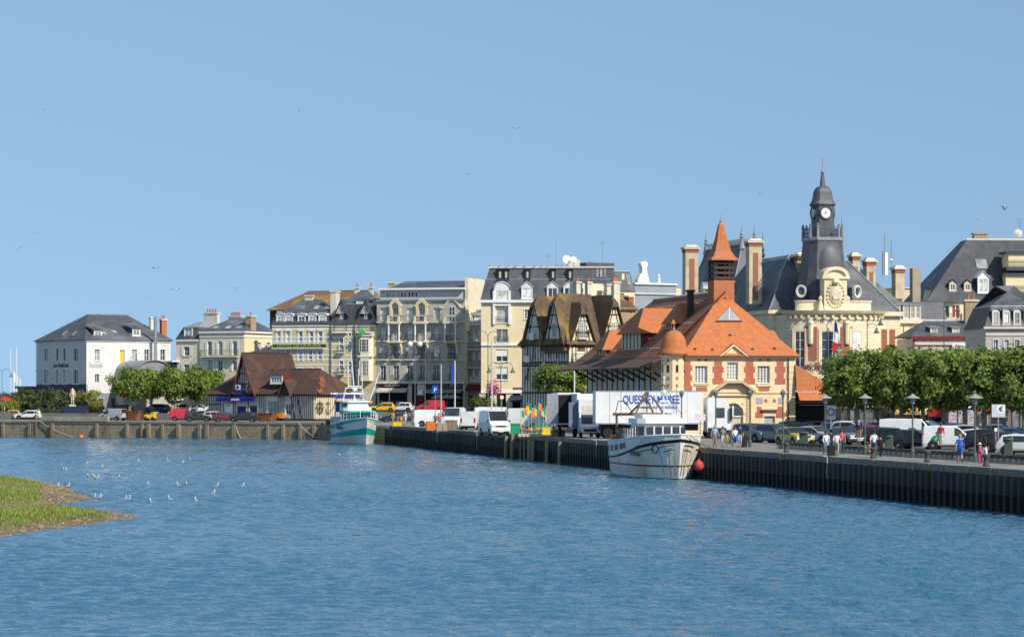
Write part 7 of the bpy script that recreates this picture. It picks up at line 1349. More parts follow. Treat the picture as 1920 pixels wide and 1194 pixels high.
by = tag(MB().lathe([(0, -.42), (.3, -.3), (.42, 0), (.3, .3), (.1, .42), (.05, .55), (0, .56)], (0, 0, 0), 16).obj('mooring_buoy', pm('buoy_red', (.55, .06, .05), (.42, .05, .045), 4, .6), None, True), 'round red buoy hanging between the white trawler and the quay', 'buoy'); by.location = (PX(1310, 203), 203, PZ(873, 203))

s2 = dict(low=(1.75, 3.3, 2.6, 3.55), bluff=1.75, flare=1.0, rake=.9, lev=[(0, .08), (.42, None), (.68, None), (1, None), (1.12, None), (1.7, None), (2, None)], bands=[1, 0, 2, 0, 0, 2, 0], mats=[HW, HD, HT, HBK], rail=WHITE2, strake=WHITE2)
b2, pt, zl, zu = boat(686, 834, 13, 5.4, -75, 'white and teal trawler moored where the two quays meet', s2)
side_text(b2, pt, 'CN 852547', .62, 2.05, .5, 2.0, HBK)
for t in (.3, .55, .66): a = zl(t) + .35 * (zu(t) - zl(t)); b = zl(t) + .62 * (zu(t) - zl(t)); MB().poly([pt(t - .03, a, -1) + Vector((0, -.04, 0)), pt(t + .03, a, -1) + Vector((0, -.04, 0)), pt(t + .03, b, -1) + Vector((0, -.04, 0)), pt(t - .03, b, -1) + Vector((0, -.04, 0))]).obj('freeing_port', NAVY, b2)
wheelhouse(b2, -.3, 2.9, 4.2, 2.4, 4.15, 4.4, HT, HT, 6); wheelhouse(b2, -1.6, 1.6, 3.8, 4.4, 5.5, 5.7, WHITE2, WHITE2, 0, 'upper_house')
rail(b2, [pt(.5 + .055 * k, zu(.5 + .055 * k), -1) for k in range(9)], .9, WHITE2, r=.04); rail(b2, [pt(.5 + .055 * k, zu(.5 + .055 * k), 1) for k in range(9)], .9, WHITE2, r=.04)
m_ = MB()
for sy in (-1, 1): m_.tube((-4.4, sy * 1.9, 2.4), (-4.0, sy * 1.8, 6.6), .09).tube((-4.0, sy * 1.8, 6.6), (0, sy * 1.4, 6.8), .07).tube((-2, sy * 1.7, 4), (-1.2, sy * 1.1, 7.4), .08)
m_.box(-4.1, -2.6, 6.55, -3.9, 2.0, 6.75).tube((-1.2, -1.1, 7.4), (-1.2, 1.1, 7.4), .07).tube((-4.2, -2.2, 4.6), (-3, -1.9, 6.6), .06); m_.obj('gantry', WHITE2, b2)
m_ = MB().tube((-.6, 0, 5.7), (-.6, -.5, 12.2), .1, .05)
for dx, h in ((-.9, 9.6), (.5, 9.9), (1.0, 10.6)): m_.tube((-.6, dx, 7.6), (-.6, dx, h), .05)
m_.tube((-.6, -.9, 7.6), (-.6, 1.0, 7.6), .06).tube((.6, 1.7, 5.5), (.8, 3.0, 9.4), .07); m_.obj('mast', WHITE2, b2); MB().box(-.9, -.6, 6.6, -.3, .6, 6.8).lathe([(.3, 7), (.35, 7.2), (.2, 7.4)], (-.6, 0, 0), 10).obj('radar', WHITE2, b2)
MB().box(-3.9, -2.0, 4.2, -2.4, -.6, 5.6).obj('blue_crate', pm('boat_blue', (.03, .10, .32)), b2); MB().poly([(-3.9, -2.4, 6.4), (-3.9, 1.2, 6.4), (-1.4, 1.2, 6.0), (-1.4, -2.4, 6.0)]).obj('blue_tarpaulin', pm('tarp_blue', (.03, .05, .30)), b2); MB().box(-5.3, -2.3, 2.6, -4.4, 0, 3.6).obj('net_bin', WHITE, b2); MB().box(-6.2, -2.8, 1.4, -5.3, -1.6, 1.6).box(-6.0, -2.9, 2.4, -5.2, -2.4, 3.0).obj('trawl_door', pm('boat_rust', (.3, .1, .06)), b2); MB().box(-5.6, -3.1, 3.0, -4.6, -2.2, 3.1).obj('side_tray', HT, b2); MB().lathe([(0, 5.2), (.25, 5.3), (.25, 5.7), (0, 5.8)], (1.4, 1.6, 0), 8).obj('orange_float', ORANGE, b2)
# ================================================================ people
def person_mesh(pose):
    st = dict(stand=(.06, -.05, .05, -.05), walk=(.32, -.30, -.25, .28), step=(-.22, .26, .3, -.2), lean=(.1, .02, .5, .45), sit=(.45, .45, .3, .3))[pose]
    fl, bl, al, ar_ = st; V = []; E = []; Rr = []; K = []
    def add(p, r, k, par=None):
        V.append(p); Rr.append(r); K.append(k)
        if par is not None: E.append((par, len(V) - 1))
        return len(V) - 1
    hip_z = .52 if pose == 'sit' else .90; dz = hip_z - .90; ly = .35 if pose == 'lean' else 0
    pel = add((0, 0, .95 + dz), .135, 3); wa = add((.01 + ly * .3, 0, 1.08 + dz), .125, 1, pel); ch = add((.02 + ly * .6, 0, 1.28 + dz), .15, 1, wa); nk = add((.02 + ly, 0, 1.45 + dz), .07, 0, ch); hd_ = add((.04 + ly * 1.1, 0, 1.56 + dz), .095, 0, nk); add((.04 + ly * 1.15, 0, 1.68 + dz), .085, 0, hd_)
    for sy, leg, arm in ((1, fl, al), (-1, bl, ar_)):
        h_ = add((0, sy * .09, .88 + dz), .105, 3, pel); 
        if pose == 'sit': kn = add((.42, sy * .12, .50), .075, 3, h_); an = add((.45, sy * .12, .08), .05, 4, kn)
        else: kn = add((leg * .5 + .03, sy * .095, .49), .068, 3, h_); an = add((leg - (.06 if leg < 0 else 0), sy * .09, .09 + max(0, -leg) * .18), .045, 4, kn)
        v = V[an]; add((v[0] + .15, v[1] + sy * .02, .045 + max(0, -leg) * .05 if pose != 'sit' else .045), .045, 5, an)
        sh = add((.02 + ly * .8, sy * .19, 1.38 + dz), .068, 1, ch); el = add((.02 + ly * .8 + arm * .3 - .02, sy * .25, 1.12 + dz), .05, 1, sh); wr = add((.06 + ly * .8 + arm * .75, sy * .25, .89 + dz + abs(arm) * .1), .035, 2, el)
        w = V[wr]; pm_ = add((w[0] + .02, w[1], w[2] - .07), .036, 0, wr)
        for q in range(4): a_ = add((w[0] + .045 - .03 * q, w[1] - sy * .005, w[2] - .11), .011, 0, pm_); add((w[0] + .05 - .03 * q, w[1] - sy * .03, w[2] - .155 - (.01 if q in (1, 2) else 0)), .009, 0, a_)
        th = add((w[0] + .06, w[1] - sy * .015, w[2] - .06), .012, 0, pm_); add((w[0] + .075, w[1] - sy * .03, w[2] - .10), .01, 0, th)
    me = bpy.data.meshes.new('body'); me.from_pydata(V, E, []); o = bpy.data.objects.new('tmp', me); COL.objects.link(o); sk = o.modifiers.new('s', 'SKIN'); sk.use_smooth_shade = True; o.modifiers.new('u', 'SUBSURF').levels = 1
    d = me.skin_vertices[0].data
    for i, r in enumerate(Rr): d[i].radius = (r, r * (.8 if K[i] in (1, 3) and i < 3 else 1)); d[i].use_root = (i == 0)
    for i in (1, 2): d[i].radius = (Rr[i] * .85, Rr[i] * 1.25)
    bpy.context.view_layer.update(); dg = bpy.context.evaluated_depsgraph_get(); m2 = bpy.data.meshes.new_from_object(o.evaluated_get(dg)); bpy.data.objects.remove(o)
    m2.materials.clear()
    for k in range(6): m2.materials.append(SKIN)
    A = np.array([V[a] for a, b in E]); B_ = np.array([V[b] for a, b in E]); kb = np.array([K[b] if K[b] != 3 or True else 3 for a, b in E])
    for f_ in m2.polygons:
        c = np.array(f_.center); v = B_ - A; t = np.clip(((c - A) * v).sum(1) / (v * v).sum(1), 0, 1); dd = np.linalg.norm(A + v * t[:, None] - c, axis=1); j = int(dd.argmin()); k = int(kb[j])
        if k == 0 and c[2] < 1.44 + dz and abs(c[1]) < .2 and c[2] > 1.2 + dz: k = 1
        if k == 1 and c[2] < 1.0 + dz and abs(c[1]) < .17: k = 3
        f_.material_index = k
    return m2, (V[hd_], dz)
SKIN = pm('skin', (.46, .27, .18), (.40, .23, .15), 5, .6)
CL = {k: pm('cloth_' + k, c, tuple(v * .8 for v in c), 6, .85) for k, c in dict(white=(.72, .72, .72), navy=(.02, .028, .07), blue=(.02, .12, .50), lightblue=(.26, .40, .60), red=(.55, .03, .045), coral=(.60, .10, .10), jeans=(.05, .085, .17), black=(.015, .015, .016), beige=(.42, .34, .23), khaki=(.22, .20, .12), pink=(.62, .08, .24), grey=(.22, .22, .23), green=(.16, .24, .19), tan=(.45, .26, .13), palebl=(.42, .52, .66), orange=(.62, .24, .06)).items()}
HAIR = {k: pm('hair_' + k, c, None, 9, .7) for k, c in dict(dark=(.03, .02, .015), brown=(.10, .06, .03), fair=(.42, .30, .15), grey=(.42, .40, .37)).items()}
def person(px, py, pose, yaw, top, bot, label, hair='brown', longt=False, sleeve=False, h=1.0, z=G, shoe='black', longhair=False):
    me, (hp, dz) = cached(('pp', pose), lambda: person_mesh(pose)); p = gpt(px, py); p.z = z + .008; o = thing('person', label, 'person', p, R(yaw)); o.scale = (h, h, h)
    b = inst(me, 'body', o); recol(b, SKIN, CL[top], CL[top] if sleeve else SKIN, CL[bot], CL[bot] if longt else SKIN, CL[shoe])
    def mkh():
        mb = MB().lathe([(.0, .135), (.06, .125), (.10, .07), (.112, 0), (.10, -.03)], (0, 0, 0), 12); mb.xf(Matrix.Diagonal((1.05, .9, 1, 1))); 
        return mb.mesh('hair', HAIR['brown'], True)
    hh = inst(cached('hair', mkh), 'hair', o, T3((hp[0] - .02, 0, hp[2] + .06)) @ Matrix.Rotation(R(-14), 4, 'Y')); recol(hh, HAIR[hair])
    if longhair: recol(inst(cached('lhair', lambda: MB().lathe([(.06, .1), (.1, 0), (.09, -.16), (.04, -.22)], (0, 0, 0), 8).mesh('long_hair', HAIR['brown'], True)), 'long_hair', o, T3((hp[0] - .06, 0, hp[2]))), HAIR[hair])
    def face():
        mb = MB(); [mb.box(.085, s_ * .034 - .012, .0, .1, s_ * .034 + .012, .014, 1) for s_ in (-1, 1)]; mb.poly([(.09, -.014, -.035), (.125, 0, -.03), (.09, 0, .012)]); mb.poly([(.09, .014, -.035), (.125, 0, -.03), (.09, 0, .012)]); mb.box(.085, -.025, -.062, .098, .025, -.052, 2)
        for s_ in (-1, 1): mb.box(-.01, s_ * .095 - .01, -.03, .02, s_ * .095 + .01, .03)
        return mb.mesh('face', [SKIN, IRON, CL['coral']])
    inst(cached('face', face), 'face', o, T3((hp[0], 0, hp[2] + .03))); return o
def bag(o, M, size, mat, name): MB().lathe([(.5, 0), (.55, .2), (.5, .85), (.3, 1)], (0, 0, 0), 8).xf(Matrix.Diagonal((*size, 1))).obj(name, mat, o, M=M)
person(1549, 854, 'walk', -80, 'white', 'lightblue', 'woman in white blouse and pale blue shorts walking beside a black suitcase', 'dark', sleeve=True, longhair=True, h=.97)
person(1558, 851, 'step', 95, 'navy', 'navy', 'person in navy top partly hidden behind the woman in white blouse', 'dark', longt=True)
person(1569, 855, 'walk', 85, 'white', 'beige', 'person in white top and beige shorts seen from behind', 'dark', h=.96); person(1578, 852, 'step', 80, 'coral', 'jeans', 'man in coral polo shirt and jeans walking along the quay', 'brown', longt=True)
sc_ = thing('suitcase', 'large black suitcase on the quay between the walkers', 'suitcase', gpt(1559, 856, G + .006), R(10)); MB().box(-.24, -.14, .06, .24, .14, .76).obj('shell', CL['black'], sc_); MB().path([(-.12, 0, .76), (-.12, 0, 1.05), (.12, 0, 1.05), (.12, 0, .76)], .015).obj('handle', IRON, sc_)
person(1610, 845, 'stand', 80, 'navy', 'khaki', 'man in navy shirt and khaki shorts standing on the low barrier', 'grey', z=G + .55)
pp = person(1639, 857, 'walk', 88, 'white', 'jeans', 'man in white shirt and jeans carrying a tan bag', 'dark', longt=True, h=1.03); bag(pp, T3((.15, .3, .35)), (.3, .22, .5), CL['tan'], 'shopping_bag')
person(1651, 857, 'step', 95, 'black', 'black', 'person dressed in black right of the man with the tan bag', 'dark', longt=True, h=.85)
person(1764, 852, 'stand', 60, 'red', 'white', 'person in red jumper and white shorts standing on the low barrier', 'brown', sleeve=True, z=G + .55, h=.95); person(1800, 868, 'walk', 85, 'blue', 'blue', 'man in bright blue shirt and shorts walking away', 'fair', h=1.02)
pp = person(1837, 869, 'step', 92, 'navy', 'pink', 'small child in pink with a pink rucksack', 'fair', longt=True, h=.72); bag(pp, T3((-.2, 0, 1.0)), (.2, .3, .42), CL['pink'], 'rucksack'); MB().lathe([(.26, 0), (.12, .02), (.11, .12), (0, .14)], (0, 0, 0), 12).obj('sun_hat', CL['white'], pp, M=T3((.03, 0, 1.66)))
person(1846, 868, 'walk', 88, 'black', 'white', 'woman in black top and white shorts beside the child in pink', 'dark', longhair=True, h=.97)
person(1340, 838.5, 'stand', -80, 'lightblue', 'grey', 'man in blue shirt and dark shorts standing at the quay edge', 'grey', h=1.02); person(1355, 838, 'step', -70, 'green', 'palebl', 'woman in patterned green shirt beside the man in blue shirt', 'dark', longhair=True, h=.95); person(1363, 839, 'stand', -85, 'orange', 'grey', 'small child between the adults on the quay', 'brown', h=.66)
person(1378, 839, 'walk', -75, 'white', 'blue', 'woman in white top and blue shorts left of the man in navy', 'brown', longhair=True, h=.95); person(1387, 838.5, 'stand', -80, 'navy', 'palebl', 'man in navy shirt and pale shorts near the bin', 'dark', h=1.04)
person(1112, 820, 'walk', -50, 'navy', 'black', 'man in dark jacket and white shirt walking past the lorry', 'grey', longt=True, sleeve=True, h=1.04); person(1126, 819, 'step', 100, 'palebl', 'navy', 'woman in loose pale shirt beside the man in dark jacket', 'dark', longt=True, sleeve=True); person(1050, 808, 'stand', 90, 'red', 'black', 'woman in red top behind the open lorry', 'dark', longt=True, h=.97); person(1032, 810, 'stand', 60, 'lightblue', 'khaki', 'man in light blue shirt by the yellow tubs', 'grey', longt=True)
for a in ((737, 794, 'stand', -60, 'tan', 'tan', 'bare chested man in tan shorts beside the dark blue estate', 'brown'), (746, 794, 'step', 120, 'black', 'grey', 'person in black beside the man in tan', 'dark'), (760, 796, 'walk', 70, 'white', 'white', 'man in white shirt by the yellow crate', 'grey'), (752, 797, 'sit', -40, 'orange', 'khaki', 'person in orange crouching by the yellow crate', 'brown'), (776, 796, 'sit', 10, 'white', 'beige', 'person in white crouching by the fish boxes', 'fair'), (806, 799, 'stand', -60, 'red', 'navy', 'person in red near the orange crates', 'brown'), (816, 801, 'walk', 60, 'grey', 'navy', 'man in grey shirt behind the orange crates', 'grey'), (823, 801, 'stand', 100, 'coral', 'grey', 'person in coral beside the man in grey', 'dark')): person(*a)
person(1716, 816, 'stand', -70, 'white', 'navy', 'person in white under the plane trees by the striped awning', 'fair'); person(1640, 815, 'walk', -100, 'grey', 'jeans', 'person in grey walking before the glass kiosk', 'dark', longt=True); person(1592, 816, 'stand', -60, 'palebl', 'beige', 'person in pale blue beside the dark cafe awning', 'brown', longt=True)
person(68, 787, 'lean', 0, 'white', 'beige', 'person in white leaning over the left quay wall', 'fair', longt=True, sleeve=True); person(252, 785, 'stand', -60, 'orange', 'jeans', 'person in orange behind the rusty skip', 'brown', longt=True)
# ================================================================ trees and shrubs
def leafmat(name, c, c2, c3):
    if name in MATS: return MATS[name]
    m = pm(name, c, c2, 1.1, .55, c3=c3, scale3=.9, spec=.35, contrast=(.4, .6)); n = m.node_tree.nodes; l = m.node_tree.links; p = n['Principled BSDF']; out = n['Material Output']
    t = n.new('ShaderNodeBsdfTranslucent'); src = p.inputs['Base Color'].links[0].from_socket; g = n.new('ShaderNodeGamma'); g.inputs[1].default_value = .85; l.new(src, g.inputs[0]); l.new(g.outputs[0], t.inputs[0])
    mx = n.new('ShaderNodeMixShader'); mx.inputs[0].default_value = .32; l.new(p.outputs[0], mx.inputs[1]); l.new(t.outputs[0], mx.inputs[2]); l.new(mx.outputs[0], out.inputs[0]); return m
LEAF = leafmat('plane_leaf', (.20, .28, .045), (.085, .15, .028), (.29, .33, .06)); LEAF2 = leafmat('shrub_leaf', (.11, .15, .035), (.07, .105, .025), (.19, .19, .05)); LEAF3 = leafmat('yellow_leaf', (.26, .26, .03), (.17, .20, .03), (.32, .28, .05))
BARK = pm('plane_bark', (.28, .25, .18), (.17, .15, .11), 3, .9, .3, c3=(.40, .36, .26), scale3=1.2)
def leaf_cloud(c, rad, nclump, per, size, rng, sig=.3, shape=2.6):
    """leaf-sized quads in clumps spread over and through a rounded-box crown"""
    u = rng.normal(size=(nclump, 3)); u /= (np.abs(u) ** shape).sum(1, keepdims=True) ** (1 / shape); rr = rng.uniform(.4, 1.0, (nclump, 1)) ** .5; cl = u * rr * rng.uniform(.84, 1.1, (nclump, 1)); cl = cl * np.array(rad)
    P = (cl[:, None, :] + rng.normal(0, sig, (nclump, per, 3)) * np.array([1, 1, .8])).reshape(-1, 3); N = len(P)
    nr = P / np.array(rad) + rng.normal(0, .55, (N, 3)) + np.array([0, 0, .35]); nr /= np.linalg.norm(nr, axis=1, keepdims=True); a = np.cross(nr, rng.normal(size=(N, 3))); a /= np.linalg.norm(a, axis=1, keepdims=True); b = np.cross(nr, a); s = rng.uniform(.7, 1.25, (N, 1)) * size
    V = np.empty((N, 4, 3)); V[:, 0] = P - a * s * .5; V[:, 1] = P + b * s * .36; V[:, 2] = P + a * s * .5; V[:, 3] = P - b * s * .36
    return V + np.array(c)
def tree(name, label, p, zc, rad, nclump, per, size, mat, group=None, trunk=.2, seed=0, cat='tree', sig=.3, shape=2.6):
    o = thing(name, label, cat, p, 0, group); rng = np.random.default_rng(seed)
    inst(tri_mesh('crown', leaf_cloud((0, 0, zc), rad, nclump, per, size, rng, sig, shape), mat, 4), 'crown', o)
    tk = MB(); zt = zc - rad[2] * .65; tk.tube((0, 0, -.05), (.05, .03, zt * .55), trunk, trunk * .82, 8, cap=False).tube((.05, .03, zt * .55), (0, 0, zt), trunk * .82, trunk * .75, 8, cap=False)
    for k in range(6):
        a_ = k * 1.05 + rng.uniform(-.2, .2); q = Vector((rad[0] * .45 * math.cos(a_), rad[1] * .45 * math.sin(a_), zc - rad[2] * .1)); tk.tube((0, 0, zt - .1), q, trunk * .5, trunk * .25, 6, cap=False); tk.tube(q, q + Vector((rad[0] * .3 * math.cos(a_ + .4), rad[1] * .3 * math.sin(a_ + .4), rad[2] * .5)), trunk * .25, .02, 5, cap=False)
    tk.obj('trunk', BARK, o); return o
def gz(py, Y): return PZ(py, Y) - G
RG = 'plane trees along the right quay'
for i, (px, Y, top, bot, wpx, lab) in enumerate(((1607, 238, 660, 764, 118, 'leftmost plane tree of the front row, beside the market annexe'), (1690, 236, 658, 766, 105, 'plane tree behind the white box van in the front row'), (1768, 234, 656, 768, 105, 'plane tree behind the van with green emblem'), (1845, 232, 657, 767, 105, 'plane tree right of the white euro sign'), (1920, 230, 655, 770, 110, 'plane tree cut by the right edge of the picture'),
    (1590, 262, 668, 760, 80, 'plane tree in the back row behind the leftmost one'), (1650, 260, 659, 762, 100, 'second plane tree of the back row'), (1730, 258, 657, 762, 105, 'plane tree of the back row before the striped awning'), (1808, 256, 656, 764, 105, 'plane tree of the back row before the red awning'), (1885, 254, 657, 764, 110, 'rightmost plane tree of the back row'))):
    zt, zb = gz(top, Y), gz(bot, Y); rx = wpx / 2 * Y / F; tree('plane_tree', lab, (PX(px, Y), Y, G), (zt + zb) / 2, (rx, 2.7, (zt - zb) / 2), 120, 62, .34, LEAF, RG, .24, i, sig=.34)
for i, (px, Y, top, bot, wpx, lab) in enumerate(((243, 428, 691, 748, 74, 'pollarded tree behind the grey people carrier'), (283, 432, 692, 745, 50, 'narrower tree left of the striped pole'), (328, 430, 690, 748, 62, 'tree above the red van'), (368, 431, 693, 748, 54, 'tree left of the timbered lodge'), (398, 436, 694, 738, 40, 'tree half hidden behind the lodge roof'))):
    zt, zb = gz(top, Y), gz(bot, Y); tree('plane_tree', lab, (PX(px, Y), Y, G), (zt + zb) / 2, (wpx / 2 * Y / F, 2.6, (zt - zb) / 2), 90, 46, .42, LEAF, 'trees on the left quay', .3, 40 + i, sig=.38)
Y = 330; tree('plane_tree', 'round green tree between the timbered house and the lorries', (PX(1052, Y), Y, G), (gz(684, Y) + gz(742, Y)) / 2, (50 * Y / F, 3, (gz(684, Y) - gz(742, Y)) / 2), 130, 52, .36, LEAF, None, .22, 60)
for i, (px, py, Y, rx, rz, m, lab) in enumerate(((22, 752, 455, 2.6, 1.5, LEAF2, 'dark shrub at the far left garden'), (45, 748, 450, 2.2, 1.7, LEAF2, 'olive shrub in the garden left of the spreading bush'), (98, 752, 436, 3.0, 2.3, LEAF2, 'spreading bush in front of the grey hotel'), (166, 750, 438, 2.4, 1.8, LEAF3, 'yellow green bush right of the statue'), (192, 755, 445, 1.6, 1.6, LEAF2, 'dark bush beside the glass shelter'), (12, 762, 446, 2.0, .8, LEAF3, 'yellow flowering bed at the left edge'), (905, 757, 400, 1.6, .9, LEAF2, 'planted tub behind the white vans'))):
    tree('garden_shrub', lab, (PX(px, Y), Y, G), gz(py, Y), (rx, 1.8, rz), 60, 40, .3, m, 'garden shrubs', .08, 80 + i, 'shrub', .26)
fl = inst(tri_mesh('flowers', leaf_cloud((0, 0, 0), (1.0, .8, 1.2), 40, 16, .25, np.random.default_rng(5)), pm('magenta_flowers', (.55, .04, .16), (.45, .10, .20), 3, .7), 4), 'flower_basket'); tag(fl, 'hanging basket of pink flowers beside the cream block', 'flowers'); fl.location = (PX(925, 399), 399, PZ(727, 399))
fb = inst(tri_mesh('flowers', leaf_cloud((0, 0, 0), (3.2, .6, .45), 60, 16, .22, np.random.default_rng(6)), pm('red_flowers', (.36, .03, .07), (.05, .09, .02), 3, .7), 4), 'flower_box'); tag(fb, 'red flower box below the town hall window', 'flowers'); fb.location = (PX(1550, 318), 318, PZ(688, 318))

# ================================================================ street furniture
PGRN = pm('post_green', (.085, .12, .09), (.07, .10, .075), 3, .5)
def lamp(px, py, h, label, group, mat=PGRN, head='disc', arm=1.2):
    p = gpt(px, py, G + .004); o = thing('street_lamp', label, 'street lamp', p, 0, group)
    MB().lathe([(.14, 0), (.14, .5), (.085, .6), (.06, .9), (.05, h)], (0, 0, 0), 8).obj('post', mat, o)
    if head == 'disc': MB().lathe([(.14, h - .35), (.17, h - .05), (.14, h)], (0, 0, 0), 10).obj('lantern', ZINC, o); MB().lathe([(.50, h + .02), (.46, h + .07), (.16, h + .2), (.08, h + .3), (0, h + .32)], (0, 0, 0), 14).obj('lamp_shade', pm('pale_shade', (.30, .31, .30)), o)
    elif head == 'lantern': MB().lathe([(.08, h), (.2, h + .4), (.24, h + .42), (.1, h + .6), (0, h + .7)], (0, 0, 0), 6).obj('lantern', GREYIRON, o)
    elif head == 'globe':
        for sx in (-1, 1): MB().tube((0, 0, h - .1), (sx * .7, 0, h + .1), .04).obj('arm', mat, o); MB().lathe([(0, -.45), (.32, -.32), (.45, 0), (.32, .32), (0, .45)], (sx * .75, 0, h + .4), 12).obj('globe', WHITE2, o)
    else:
        for sx in ((-1, 1) if head == 'bells' else (1,)):
            for k in range(2 if head == 'bells3' else 1):
                r = arm * (1 - .3 * k); zz = h - .9 * k; MB().path([(sx * (r * .5 - r * .5 * math.cos(t)), 0, zz + r * .5 * math.sin(t)) for t in [math.pi * j / 8 for j in range(9)]], .04).obj('arm', mat, o)
                MB().lathe([(.09, 0), (.12, -.2), (.36, -.55), (.30, -.6), (0, -.55)], (sx * r, 0, zz), 10).obj('bell_shade', mat, o)
    return o
for px, py, lab in ((1547, 848, 'disc topped lamp post beside the speed sign'), (1622, 852, 'disc topped lamp post left of the red hatchback'), (1711, 858, 'disc topped lamp post in front of the white box van'), (1828, 866, 'disc topped lamp post right of the man in blue')): lamp(px, py, (py - 747) / F * GY(py), lab, 'disc topped lamps on the right quay')
for px, py, lab in ((1213, 826, 'lantern lamp rising behind the white trawler mast'), (1278, 830, 'lantern lamp before the right end of the lorry'), (1342, 834, 'lantern lamp by the lorry cab'), (1406, 838, 'lantern lamp in front of the market door'), (1468, 842, 'lantern lamp in front of the market corner')): lamp(px, py, (py - 746) / F * GY(py), lab, 'lantern lamps before the market', head='lantern')
lamp(1038, 808, (808 - 742) / F * GY(808), 'pale disc lamp beside the open lorry', 'lamps by the fish quay')
lamp(1626, 808, (808 - 600) / F * GY(808) * 1.0, 'tall green lamp with two bell shades before the town hall', 'tall bell lamps', head='bells3', arm=1.5); lamp(1770, 806, (806 - 575) / F * GY(806), 'tall green lamp before the low house with red cornice', 'tall bell lamps', head='bell', arm=1.6)
for px, top, py, hd, lab in ((4, 700, 785, 'bells', 'grey double lamp at the left edge'), (85, 690, 779, 'bells', 'grey double lamp before the hotel sign'), (104, 698, 779, 'bells', 'grey double lamp left of the statue'), (145, 695, 779, 'bells', 'grey double lamp right of the statue'), (200, 694, 779, 'bells', 'grey double lamp left of the first tree'), (310, 690, 782, 'bells', 'grey double lamp behind the left trees'), (915, 632, 800, 'bells', 'tall green lamp in front of the cream block'), (939, 690, 800, 'bells', 'shorter lamp right of the tall green lamp'), (730, 655, 788, 'bells', 'tall grey lamp before the grey apartment house'), (797, 660, 790, 'bell', 'tall grey lamp beside the parking sign'), (665, 690, 784, 'bell', 'grey lamp behind the teal boat'), (778, 650, 788, 'globe', 'tall lamp with two white globes')): lamp(px, py, (py - top) / F * GY(py), lab, 'grey lamps of the town quay', GREYIRON if px not in (915, 939) else GREENI, hd, 1.5)
def pole(px, py, top, label, mat, name='mooring_pole', cat='pole', r=.09, band=None):
    h = (py - top) / F * GY(py); o = thing(name, label, cat, gpt(px, py, G + .004), 0); MB().tube((0, 0, 0), (0, 0, h), r, r * .8, 8).obj('post', mat, o)
    if band:
        for k in range(6): MB().tube((0, 0, h * (.55 + .07 * k)), (0, 0, h * (.55 + .07 * k) + h * .035), r * 1.05, r * 1.05, 8).obj('stripe', band, o)
    return o
pole(827, 806, 683, 'slim tan mast among the white vans', pm('tan_mast', (.50, .44, .36)), r=.1); pole(922, 816, 640, 'tall pale mast before the big white van', pm('pale_mast', (.55, .53, .48)), r=.1); pole(853, 790, 676, 'white flagpole before the red awning', WHITE2, r=.09, name='flagpole'); pole(1077, 803, 670, 'white pole before the round tree', WHITE2, name='flagpole', r=.08)
pole(308, 783, 700, 'red and white striped pole among the left trees', WHITE2, name='striped_pole', r=.18, band=RED)
for px, top in ((20, 655), (31, 652)): pole(px, 781, top, 'thin white mast at the left edge' if px < 25 else 'slightly taller white mast at the left edge', WHITE2, r=.07, name='flagpole')
fg = thing('white_flag', 'white flag on a short pole at the far left', 'flag', gpt(26, 781, G), 0); MB().tube((0, 0, 0), (0, 0, 8.2), .09).obj('pole', WHITE2, fg); mb = MB()
for i in range(6):
    fp = lambda s, t: (s * 1.35, .12 * math.sin(s * 5), 7.9 - 1.6 * t - s * (.9 if t > .5 else 1.3)); mb.poly([fp(i / 6, 0), fp((i + 1) / 6, 0), fp((i + 1) / 6, 1), fp(i / 6, 1)])
mb.obj('flag_cloth', WHITE2, fg)
ef = thing('blue_flag', 'dark blue flag hanging on the white flagpole by the grey house', 'flag', gpt(852, 790, G), 0); MB().poly([(-.05, -.1, 9.0), (-.45, -.15, 8.2), (-.5, -.1, 5.2), (-.1, -.05, 6)]).extr([(-.1, -.1, 9), (-.5, -.2, 8), (-.45, -.2, 5.3), (-.1, -.1, 5.8)], (0, .04, 0)).obj('flag_cloth', BLUESIGN, ef)
def sign(px, py, top, w, h, face, label, name='road_sign', text=None, tm=None, round_=False):
    sc = GY(py) / F; z = (py - top) * sc; o = thing(name, label, 'sign', gpt(px, py, G + .004), 0); MB().tube((0, .04, 0), (0, .04, z), .045).obj('post', CHROME, o)
    if round_: MB().lathe([(w / 2, 0), (w / 2, .04)], (0, 0, 0), 20).xf(Matrix.Rotation(R(90), 4, 'X')).obj('sign_face', face, o, M=T3((0, -.01, z - h / 2))); MB().lathe([(w * .36, .05), (0, .05)], (0, 0, 0), 20).xf(Matrix.Rotation(R(90), 4, 'X')).obj('sign_disc', WHITE2, o, M=T3((0, -.01, z - h / 2)))
    else: MB().box(-w / 2, -.05, z - h, w / 2, 0, z).obj('sign_face', face, o)
    if text: lettering(o, text, h * .75, tm or WHITE2, T3((0, -.07, z - h * .82)))
    return o
sign(816, 800, 722, .8, 1.1, BLUESIGN, 'blue parking sign above the white vans', text='P'); sign(172, 784, 720, .7, .9, BLUESIGN, 'small blue sign before the white hotel', text='i'); sign(302, 784, 726, .9, .7, BLUESIGN, 'small blue sign beside the striped pole'); sign(941, 803, 740, .62, .62, RED, 'round red rimmed sign before the cream block', round_=True)
sp = sign(1558, 846, 760, .66, 1.05, pm('sign_back', (.12, .135, .19)), 'dark blue panel with dark ring on the quay post'); MB().lathe([(.2, .06), (.29, .06)], (0, 0, 0), 18).xf(Matrix.Rotation(R(90), 4, 'X')).obj('sign_ring', HBK, sp, M=T3((0, 0, (846 - 772) / F * GY(846))))
